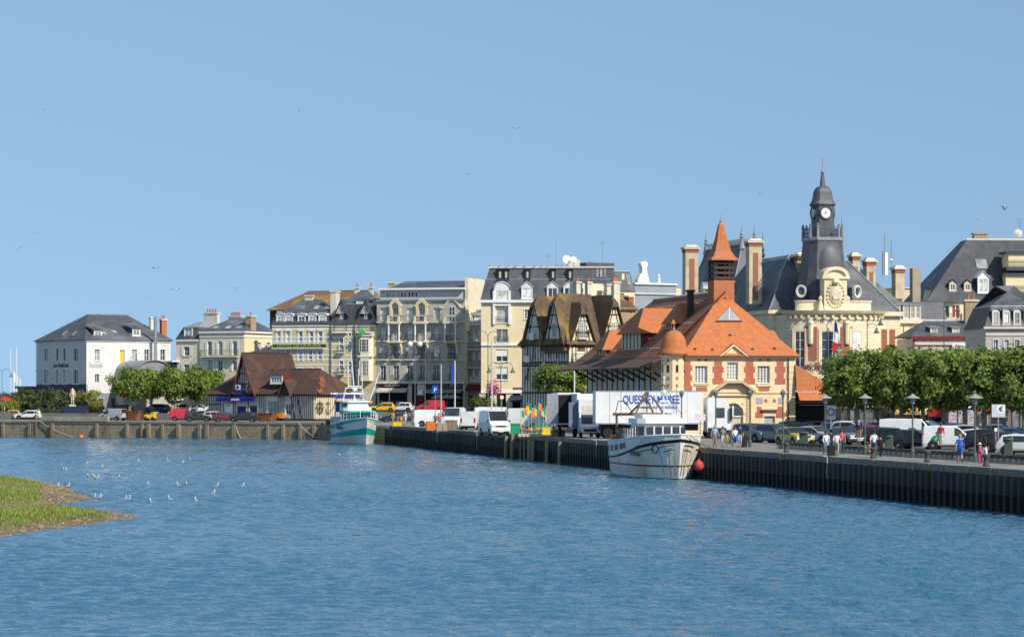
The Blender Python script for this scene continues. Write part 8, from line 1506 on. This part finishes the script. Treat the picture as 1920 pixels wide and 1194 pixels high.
es = sign(1872, 852, 758, .95, .9, pm('sign_pale', (.55, .58, .62)), 'white square sign with dark symbol under the right plane trees'); MB().lathe([(.3, .055), (0, .055)], (0, 0, 0), 18).xf(Matrix.Rotation(R(90), 4, 'X')).obj('sign_disc', WHITE2, es, M=T3((.18, 0, (852 - 767) / F * GY(852)))); lettering(es, '€', .5, IRON, T3((.18, -.08, (852 - 771) / F * GY(852))))
sign(1313, 835, 776, .85, .55, pm('notice_white', (.72, .66, .66)), 'small white notice beside the lorry cab'); sign(1867, 849, 802, .2, .25, WHITE2, 'thin white post before the black off roader')
# green ticket boxes and posts
for px, py, h, w, lab in ((1507, 842, 1.35, .32, 'green ticket box beside the olive car'), (1667, 852, 1.35, .24, 'green post by the black estate'), (1891, 866, 1.5, .24, 'green post near the right edge'), (1367, 832, 1.2, .2, 'slim green post between the families'), (1822, 862, .8, .2, 'short green post beside the child in pink')):
    o = thing('ticket_post', lab, 'post', gpt(px, py, G + .004), R(-20)); MB().box(-w, -.15, 0, w, .15, h - .1).obj('body', PGRN, o); MB().lathe([(w * 1.25, h - .1), (w * 1.25, h - .04), (w, h)], (0, 0, 0), 10).obj('cap', PGRN, o)
# low barrier of timber beams on concrete blocks
rng_ = random.Random(3); px = 1418; segs = []; off = 5.2
bar = thing('low_barrier', 'low dark beam barrier on pale concrete feet between quay walk and parked cars', 'barrier', qpt(1700, off), 0); inv = T3(-bar.location)
BEAM = pm('barrier_beam', (.085, .075, .065), (.055, .05, .045), 3, .9); FOOT = pm('barrier_foot', (.50, .45, .36), (.38, .34, .27), 3, .9, rnd=.15)
YA, YB = 205, 118; nseg = 24
bm_me = MB().box(-1.78, -.22, .32, 1.78, .22, .52).mesh('beam', BEAM); ft_me = MB().extr([(-.28, -.3, 0), (.28, -.3, 0), (.1, -.3, .32), (-.1, -.3, .32)], (0, .6, 0)).mesh('foot', FOOT)
for k in range(nseg):
    Yk = YA + (YB - YA) * k / nseg; p = Vector((QX(Yk), Yk, G + .004)) - QN * off; M_ = inv @ T3(p) @ RQ; inst(bm_me, 'beam', bar, M_)
    for q in (-1.35, -.45, .45, 1.35): inst(ft_me, 'foot', bar, M_ @ T3((q, 0, 0)))
# mooring bollards along the edge, bins
for px, lab in ((1452, 'iron mooring bollard left of the green rope'), (1534, 'iron mooring bollard with green rope heaped on it'), (1613, 'iron mooring bollard before the man on the barrier'), (1713, 'mooring bollard below the white box van'), (1822, 'mooring bollard below the man in blue')):
    o = thing('mooring_bollard', lab, 'bollard', qpt(px, .9, G + .03), 0, 'bollards on the right quay edge'); MB().lathe([(.22, 0), (.2, .12), (.15, .18), (.15, .5), (.24, .58), (.24, .68), (.1, .74)], (0, 0, 0), 12).obj('post', pm('bollard_iron', (.085, .08, .075), (.06, .055, .05), 5, .7), o, True)
o = tag(MB().path([(.5 * math.cos(t * .7) * (1 - t * .02), .5 * math.sin(t * .7), .04 + .012 * t) for t in range(24)], .035).obj('rope_coil', ROPEG), 'pale green rope heaped beside a bollard', 'rope'); o.location = qpt(1537, .9, G + .03)
o = thing('litter_bin', 'black litter bin at the end of the low barrier', 'bin', gpt(1395, 838, G + .004), 0); MB().lathe([(.24, 0), (.3, .85), (.32, .9)], (0, 0, 0), 10).obj('body', BLACKP, o); MB().lathe([(.33, .9), (.2, 1.0), (0, 1.02)], (0, 0, 0), 10).obj('lid', IRON, o)
for i, (px, py) in enumerate(((1560, 0), (1720, 0), (1125, 0), (900, 0), (825, 0), (1470, 0))):   # mooring ropes down the wall
    p = qpt(px, -.35, G); o = tag(MB().path([(-QN.x * -.3, 0, .06), (0, 0, .02), (.02, 0, -.5), (-.04, 0, -1.1), (.05, 0, -1.6 - .3 * (i % 2))], .04).obj('hanging_rope', (ROPE, ROPED, ROPEG, ROPE, ROPE, ROPED)[i]), ('pale rope hanging down the quay wall below the walkers', 'dark rope hanging down the wall below the white box van', 'green rope hanging down the wall left of the trawler', 'pale rope on the wall below the white vans', 'pale rope on the wall below the orange crates', 'dark rope on the wall below the olive car')[i], 'rope'); o.location = p
# fishing gear on the fish quay
def crate(px, py, w, d, h, mat, label, n=1, cat='crate', name='fish_crate'):
    o = thing(name, label, cat, gpt(px, py, G + .02), R(10))
    for k in range(n):
        b = MB(); t = .05; z = k * (h + .01); b.box(-w / 2, -d / 2, z, w / 2, d / 2, z + .06).box(-w / 2, -d / 2, z + .06, w / 2, -d / 2 + t, z + h).box(-w / 2, d / 2 - t, z + .06, w / 2, d / 2, z + h).box(-w / 2, -d / 2 + t, z + .06, -w / 2 + t, d / 2 - t, z + h).box(w / 2 - t, -d / 2 + t, z + .06, w / 2, d / 2 - t, z + h); c_ = b.obj('box', mat, o); MB().box(-w / 2 - .03, -d / 2 - .03, z + h - .08, w / 2 + .03, -d / 2 + .02, z + h).obj('lip', mat, c_)
    return o
crate(744, 799, 1.15, .7, .55, YELLOW, 'bright yellow crate at the end of the fish quay'); crate(807, 807, .95, .7, .34, ORANGE, 'stack of orange fish crates on the quay', 3); crate(846, 807, 1.2, 1.1, 1.1, WOOD, 'dark wooden crate in front of the white van'); crate(1022, 815, .95, .9, .75, YELLOW, 'yellow tub beside the fishing flags'); crate(1046, 818, 1.3, .9, .6, pm('cardboard', (.42, .30, .20)), 'brown cardboard box at the quay edge'); crate(782, 800, .5, .4, .35, WHITE2, 'white fish box by the crouching people', 1)
for px in (924, 829): o = thing('concrete_block', 'wedge shaped concrete block under the tall pale mast' if px > 900 else 'wedge shaped concrete blocks right of the orange crates', 'block', gpt(px, 814 if px > 900 else 808, G + .02), 0); [MB().extr([(-.45 + x, -.3, 0), (.1 + x, -.3, 0), (-.02 + x, -.3, 1.0), (-.35 + x, -.3, 1.0)], (0, .6, 0)).obj('wedge', pm('tan_concrete', (.42, .34, .22)), o) for x in (-.1, .5)]
gb = thing('wheeled_bin', 'green wheeled bin beside the big white van', 'bin', gpt(963, 816, G + .02), R(6)); MB().extr([(-.5, -.45, .1), (.5, -.45, .1), (.62, -.45, 1.1), (-.62, -.45, 1.1)], (0, .9, 0)).obj('body', GREENPL, gb); MB().box(-.66, -.5, 1.1, .66, .5, 1.2).obj('lid', GREENPL, gb)
for k in range(11): # dan flags stacked upright
    px = 978 + k * 4.6; p = gpt(px, 814 + (k % 3), G + .02); h = 2.5 + .25 * (k % 4); o = thing('marker_buoy', ('green', 'orange', 'yellow')[k % 3] + ' flagged fishing marker, number %s from the green bin' % ('one two three four five six seven eight nine ten eleven'.split()[k]), 'marker', p, random.uniform(-.5, .5), 'fishing markers by the green bin'); MB().tube((0, 0, 0), (.12 * (k % 3 - 1), 0, h), .025).obj('pole', ROPE, o); MB().extr([(0, 0, h), (.34, .06, h - .15), (.30, .05, h - .85), (0, 0, h - .7)], (0, .03, 0)).obj('flag_cloth', (GREENPL, ORANGE, YELLOW)[k % 3], o); MB().lathe([(0, -.2), (.16, -.12), (.18, .1), (0, .2)], (0, 0, .5), 8).obj('float', (ORANGE, YELLOW, WHITE2)[k % 3], o)
for k in range(6): crate(975 + k * 7.5, 818.5, .36, .3, .26, pm('pale_polystyrene', (.68, .58, .40)), ('first', 'second', 'third', 'fourth', 'fifth', 'sixth')[k] + ' pale float block from the green bin along the quay edge', 1, 'float', 'float_block')
ng = tag(MB().lathe([(0, 1.1), (.7, 1.0), (1.2, .6), (1.5, .0)], (0, 0, 0), 14).obj('net_heap', pm('green_net', (.03, .22, .15), (.02, .13, .10), 9, .95, .8, 20)), 'heap of green fishing net behind the markers', 'net'); ng.location = gpt(1014, 811, G)
for i, (px, out) in enumerate(((957, .5), (1002, .5), (1010, .6), (1036, .6), (1058, .5), (968, .45))):
    o = tag(MB().tube((0, 0, -1.5), (.05, 0, G + (.3 if i in (0, 5) else -.35)), .22, .19, 9).obj('timber_pile', pm('mossy_pile', (.34, .30, .18), (.20, .17, .10), 4, .9, .4, stretch=(1, 1, .2))), 'timber pile %s of the landing stage below the markers' % ('nearest the green bin', 'left of the middle pair', 'right of the middle pair', 'below the cardboard box', 'at the right end', 'second from the green bin')[i], 'pile', 'piles of the landing stage'); o.location = qpt(px, -out, 0)
for i, px in enumerate((985, 992, 999)): o = tag(MB().tube((0, 0, -.9), (.05, 0, 3.6 - .4 * i), .06, .05, 6).obj('wooden_pole', pm('pale_pole', (.52, .44, .27))), ('tallest', 'middle', 'shortest')[i] + ' pale pole standing against the landing stage', 'pole'); o.location = qpt(px, -.55, 0)
# statue, shelter, terrace parasols
sx_ = Vector((PX(136, 432), 432, G)); st = thing('statue', 'cream statue of a standing man on a pedestal behind the navy van', 'statue', sx_, R(-80)); MB().box(-.55, -.55, 0, .55, .55, 2.35).obj('pedestal', PALESTONE, st); me_, (hp, dz) = CACHE.get(('pp', 'stand')) or cached(('pp', 'stand'), lambda: person_mesh('stand')); b = inst(me_, 'figure', st, T3((0, 0, 2.35)) @ Matrix.Diagonal((1.6, 1.6, 1.6, 1))); SM = pm('statue_stone', (.72, .60, .40), (.60, .49, .32), 3, .8); recol(b, *[SM] * 6); MB().lathe([(.36, 0), (.33, .5), (.36, .85), (.2, 1.0)], (0, 0, 3.9), 10, sy=.8).obj('coat', SM, st)
st2 = thing('bronze_statue', 'green bronze statue before the town hall window', 'statue', (PX(1572, 312), 312, G), R(-90)); MB().box(-.7, -.7, 0, .7, .7, gz(690, 312)).obj('pedestal', PALESTONE, st2); b = inst(me_, 'figure', st2, T3((0, 0, gz(690, 312))) @ Matrix.Diagonal((1.55, 1.55, 1.55, 1))); BZ = pm('verdigris', (.22, .33, .27), (.15, .23, .19), 3, .7); recol(b, *[BZ] * 6); MB().lathe([(.5, 0), (.4, .7), (.3, 1.4)], (0, 0, gz(690, 312)), 10).obj('robe', BZ, st2)
bs = thing('bus_shelter', 'glass bus shelter in front of the white hotel', 'shelter', gpt(192, 776, G), R(25)); MB().box(-1.6, -.8, 2.5, 1.6, .8, 2.65).obj('roof', GREYIRON, bs); MB().box(-1.55, .7, .1, 1.55, .74, 2.5).obj('pane', GLASSL, bs); [MB().box(x - .04, y - .04, 0, x + .04, y + .04, 2.5).obj('post', GREYIRON, bs) for x in (-1.5, 1.5) for y in (-.7, .7)]
def parasol(px, py, col, label, top=None):
    o = thing('parasol', label, 'parasol', (PX(px, 416 if px > 600 else 440), 416 if px > 600 else 440, G + (1.35 if px > 600 else 1)), 0, 'cafe parasols'); MB().tube((0, 0, 0), (0, 0, 2.6), .03).obj('pole', WHITE2, o); MB().lathe([(1.3, 2.05), (1.3, 2.2), (.6, 2.5), (0, 2.75)], (0, 0, 0), 8).obj('canopy', col, o)
for px, py, c, lab in ((824, 776, pm('taupe', (.30, .28, .25)), 'taupe parasol before the slate sign'), (838, 777, pm('taupe', (.3, .28, .25)), 'second taupe parasol beside the slate sign'), (850, 776, pm('taupe', (.3, .28, .25)), 'third taupe parasol near the flagpole'), (244, 766, ORANGE, 'orange parasol under the first left tree'), (322, 767, WHITE2, 'white parasol above the red van'), (334, 768, WHITE2, 'second white parasol behind the left trees'), (8, 776, RED, 'red parasol at the left edge')): parasol(px, py, c, lab)
kq = [(1608, 'bus shelter like glass kiosk beneath the second plane tree', GLASSL), (1800, 'magazine kiosk covered with posters under the plane trees', pm('poster_mix', (.62, .58, .52), (.10, .14, .30), 5, .7, c3=(.45, .12, .08), scale3=3))]
for px, lab, m in kq: o = thing('street_kiosk', lab, 'kiosk', (PX(px, 285), 285, G), R(5)); MB().box(-1.6, -1, .1, 1.6, 1, 2.7).obj('body', m, o); MB().box(-1.8, -1.2, 2.7, 1.8, 1.2, 2.95).obj('roof', WHITE, o); [MB().box(x - .05, -1.06, 0, x + .05, -1.0, 2.7).obj('frame_bar', IRON, o) for x in (-1.55, -.5, .5, 1.55)]
mb_ = thing('menu_board', 'dark red menu board on the pavement of the grey house', 'board', (PX(788, 416), 416, G + 1.35), 0); MB().box(-.7, 0, .2, .7, .1, 2.6).obj('panel', pm('menu_red', (.14, .025, .025), (.07, .02, .02), 3), mb_); MB().box(-.35, -.02, 2.6, .35, .08, 3.4).obj('header', WHITE2, mb_); [MB().box(x - .04, 0, 0, x + .04, .1, .2).obj('leg', IRON, mb_) for x in (-.6, .6)]
gs = thing('flower_kiosk', 'flower kiosk with red front at the left edge', 'kiosk', gpt(12, 774, G), 0); MB().box(-1.6, 0, 0, 1.6, 2, 2.2).obj('body', RED, gs); MB().box(-1.8, -.4, 2.2, 1.8, 2.2, 2.4).obj('roof', WHITE, gs)
cb_ = thing('electric_cabinet', 'white electric cabinet in front of the lodge', 'cabinet', gpt(541, 786, G), R(-25)); MB().box(-.5, -.3, .2, .5, .3, 1.7).obj('body', WHITE, cb_); MB().box(-.55, -.35, 0, .55, .35, .2).obj('base', CONC, cb_)
for i, (px, py, zc) in enumerate(((152, 0, .12),)): o = tag(MB().lathe([(0, -.25), (.35, -.15), (.42, .1), (.2, .3), (0, .32)], (0, 0, 0), 12).obj('float_buoy', ORANGE, None, True), 'orange buoy floating below the left quay wall', 'buoy'); o.location = (PX(152, 402), 402, .1)
for i, (a, b, s) in enumerate(((74, 130, 0), (75, 140, 1), (440, 478, 0), (441, 455, 1), (560, 600, 1), (205, 196, 0))): p0, p1 = lpt(a, .2, G), lpt(b, .5, .05); o = tag(MB().path([p0.lerp(p1, k / 8) - Vector((0, 0, .25 * math.sin(math.pi * k / 8))) for k in range(9)], .05).obj('mooring_rope', ROPE if s else ROPED), ('dark rope slanting down the left wall beside the ladder', 'pale rope slanting down the left wall beside the ladder', 'dark rope below the black estate', 'pale rope below the black estate', 'pale rope running to the teal boat', 'short dark rope below the parapet end')[i], 'rope')

# ================================================================ gulls
GW = pm('gull_white', (.60, .60, .59), None, 8, .7); GG = pm('gull_grey', (.30, .31, .33), None, 8, .7); GT = pm('gull_wing_tip', (.03, .03, .03), None, 8, .7); BK = pm('gull_beak', (.65, .42, .05), None, 3, .5)
def gull_body(fly):
    mb = MB().lathe([(0, -.30), (.03, -.27), (.07, -.12), (.085, .02), (.07, .14), (.045, .19), (.05, .24), (.03, .29), (0, .30)], (0, 0, 0), 8); mb.xf(Matrix.Rotation(R(90), 4, 'Y')); return mb.mesh('body', GW, True)
def wing(d1, d2):
    mb = MB(); y1, y2 = .28, .66; z1 = y1 * math.tan(R(d1)); z2 = z1 + (y2 - y1) * math.tan(R(d2)); t = .012
    for off in (0, t): mb.poly([(.09, .04, off), (.11, y1, z1 + off), (-.09, y1, z1 + off), (-.10, .04, off)]); mb.poly([(.11, y1, z1 + off), (.0, y2 * .82, z1 + (z2 - z1) * .66 + off), (-.10, y2 * .82, z1 + (z2 - z1) * .66 + off), (-.09, y1, z1 + off)]); mb.poly([(.0, y2 * .82, z1 + (z2 - z1) * .66 + off), (-.12, y2, z2 + off), (-.10, y2 * .82, z1 + (z2 - z1) * .66 + off)], 1)
    return mb.mesh('wing', [GG, GT])
GB = gull_body(True); WINGS = [wing(25, -5), wing(12, -14), wing(38, 8), wing(5, -4), wing(18, -25)]
BEAK = MB().tube((.29, 0, -.005), (.35, 0, -.02), .014, .003, 5).mesh('beak', BK); TAILM = MB().extr([(-.26, -.04, 0), (-.26, .04, 0), (-.40, .07, 0), (-.40, -.07, 0)], (0, 0, .01)).mesh('tail', GW)
def gull(px, py, span, yaw, wg, label, roll=0):
    Y = F * 1.32 / span; o = thing('flying_gull', label, 'gull', (PX(px, Y), Y, PZ(py, Y)), 0, 'gulls in flight'); o.rotation_euler = (R(roll), 0, R(yaw)); inst(GB, 'body', o); inst(BEAK, 'beak', o); inst(TAILM, 'tail', o); inst(WINGS[wg], 'wing', o); inst(WINGS[wg], 'wing', o, Matrix.Diagonal((1, -1, 1, 1)))
for a in ((33, 467, 27, -85, 2, 'gull with raised wings low at the left edge'), (68, 436, 17, -100, 3, 'small gull above the one with raised wings'), (289, 502, 28, -70, 1, 'dark gull with drooping wing tips above the left trees'), (276, 559, 24, 95, 0, 'gull gliding above the slate hipped roof'), (331, 543, 30, -95, 4, 'wide winged gull right of the gliding one'), (330, 585, 19, -90, 1, 'gull just above the brick chimney at the left'), (444, 541, 13, -60, 0, 'small gull over the cream houses'), (583, 501, 9, -60, 3, 'tiny gull high above the brown roof'), (83, 207, 9, 160, 0, 'white gull highest at the left of the sky'), (561, 208, 9, 150, 2, 'white gull highest in the middle of the sky'), (289, 339, 8, 40, 3, 'tiny dark gull in the left half of the sky'), (967, 241, 22, -95, 1, 'gull above the centre of the sky'), (881, 328, 18, -80, 0, 'pale gull left of the dark one over the cream block'), (916, 345, 11, 30, 3, 'small dark gull over the cream block'), (1425, 364, 14, -70, 3, 'gull left of the clock tower'), (1884, 392, 27, -60, 2, 'white gull at the right edge of the sky'), (1832, 412, 9, 150, 0, 'small gull above the right chimney'), (888, 521, 26, -90, 4, 'gull with arched wings beside the tall cream block'), (266, 883, 19, -90, 3, 'gull skimming the water right of the grass bank'), (312, 883, 22, -85, 3, 'gull skimming the water further right of the bank'), (302, 888, 15, -70, 2, 'gull turning low over the water'), (392, 871, 26, -95, 1, 'dark gull low over the water'), (635, 852, 34, -80, 1, 'gull low over the water below the teal boat')): gull(*a)
SW = MB().lathe([(0, -.26), (.05, -.2), (.11, 0), (.1, .12), (.0, .2)], (0, 0, 0), 8).xf(Matrix.Rotation(R(90), 4, 'Y')).mesh('body', GG, True); SN = MB().lathe([(.06, 0), (.045, .12), (.06, .2), (.04, .26), (0, .27)], (.12, 0, .02), 8).mesh('head', GW, True)
def swim(px, py, label, z=None, Y=None, nm='resting_gull', group='gulls resting on the water'):
    Y = Y or WY(py); o = thing(nm, label, 'gull', (PX(px, Y), Y, .05 if z is None else z), random.uniform(-3, 3), group); o.scale = (.85,) * 3; inst(SW, 'body', o); inst(SN, 'head', o); inst(BEAK, 'beak', o, T3((-.12, 0, .23)))
wl = ((119, 881), (125, 881), (162, 869), (190, 875), (165, 893), (174, 893), (178, 896), (183, 895), (225, 896), (235, 936), (242, 935), (282, 941), (319, 936), (368, 938), (276, 909), (334, 909), (350, 909), (406, 911), (400, 924), (455, 911), (343, 866), (258, 864), (315, 862), (356, 862))
pos_ = ('pair by the bank, left bird', 'pair by the bank, right bird', 'alone above the pair', 'right of the lone upper bird', 'first of the close four', 'second of the close four', 'third of the close four', 'fourth of the close four', 'alone right of the close four', 'left of the low pair', 'right of the low pair', 'below the flying pair', 'right of the low centre', 'lowest far right', 'in the middle row left', 'middle row centre', 'middle row right of centre', 'middle row far right', 'below the middle row', 'farthest right with upright neck', 'upper right white bird', 'upper left of the top row', 'middle of the top row', 'right end of the top row')
for (px, py), t in zip(wl, pos_): swim(px, py + 1, 'gull floating near the bank, ' + t)
for px, py, t in ((178, 935, 'left'), (186, 936, 'right')): swim(px, py, 'gull standing in the shallows at the bank tip, ' + t, .12)
for px, py, t in ((107, 923, 'gull resting on the weedy bank'), (128, 919, 'gull further right on the weedy bank')): swim(px, py, t, .45, WY(923), 'standing_gull', 'gulls standing about')
zt = 0
for i, px in enumerate((917, 938, 953, 968, 985, 1003, 1016, 1028, 1046, 1054)): Yg = 405.5; swim(px, 0, 'gull perched on the cream block roof, %s from the left' % 'first second third fourth fifth sixth seventh eighth ninth tenth'.split()[i], PZ(499, Yg) + .1, Yg, 'perched_gull', 'gulls perched on the cream block')
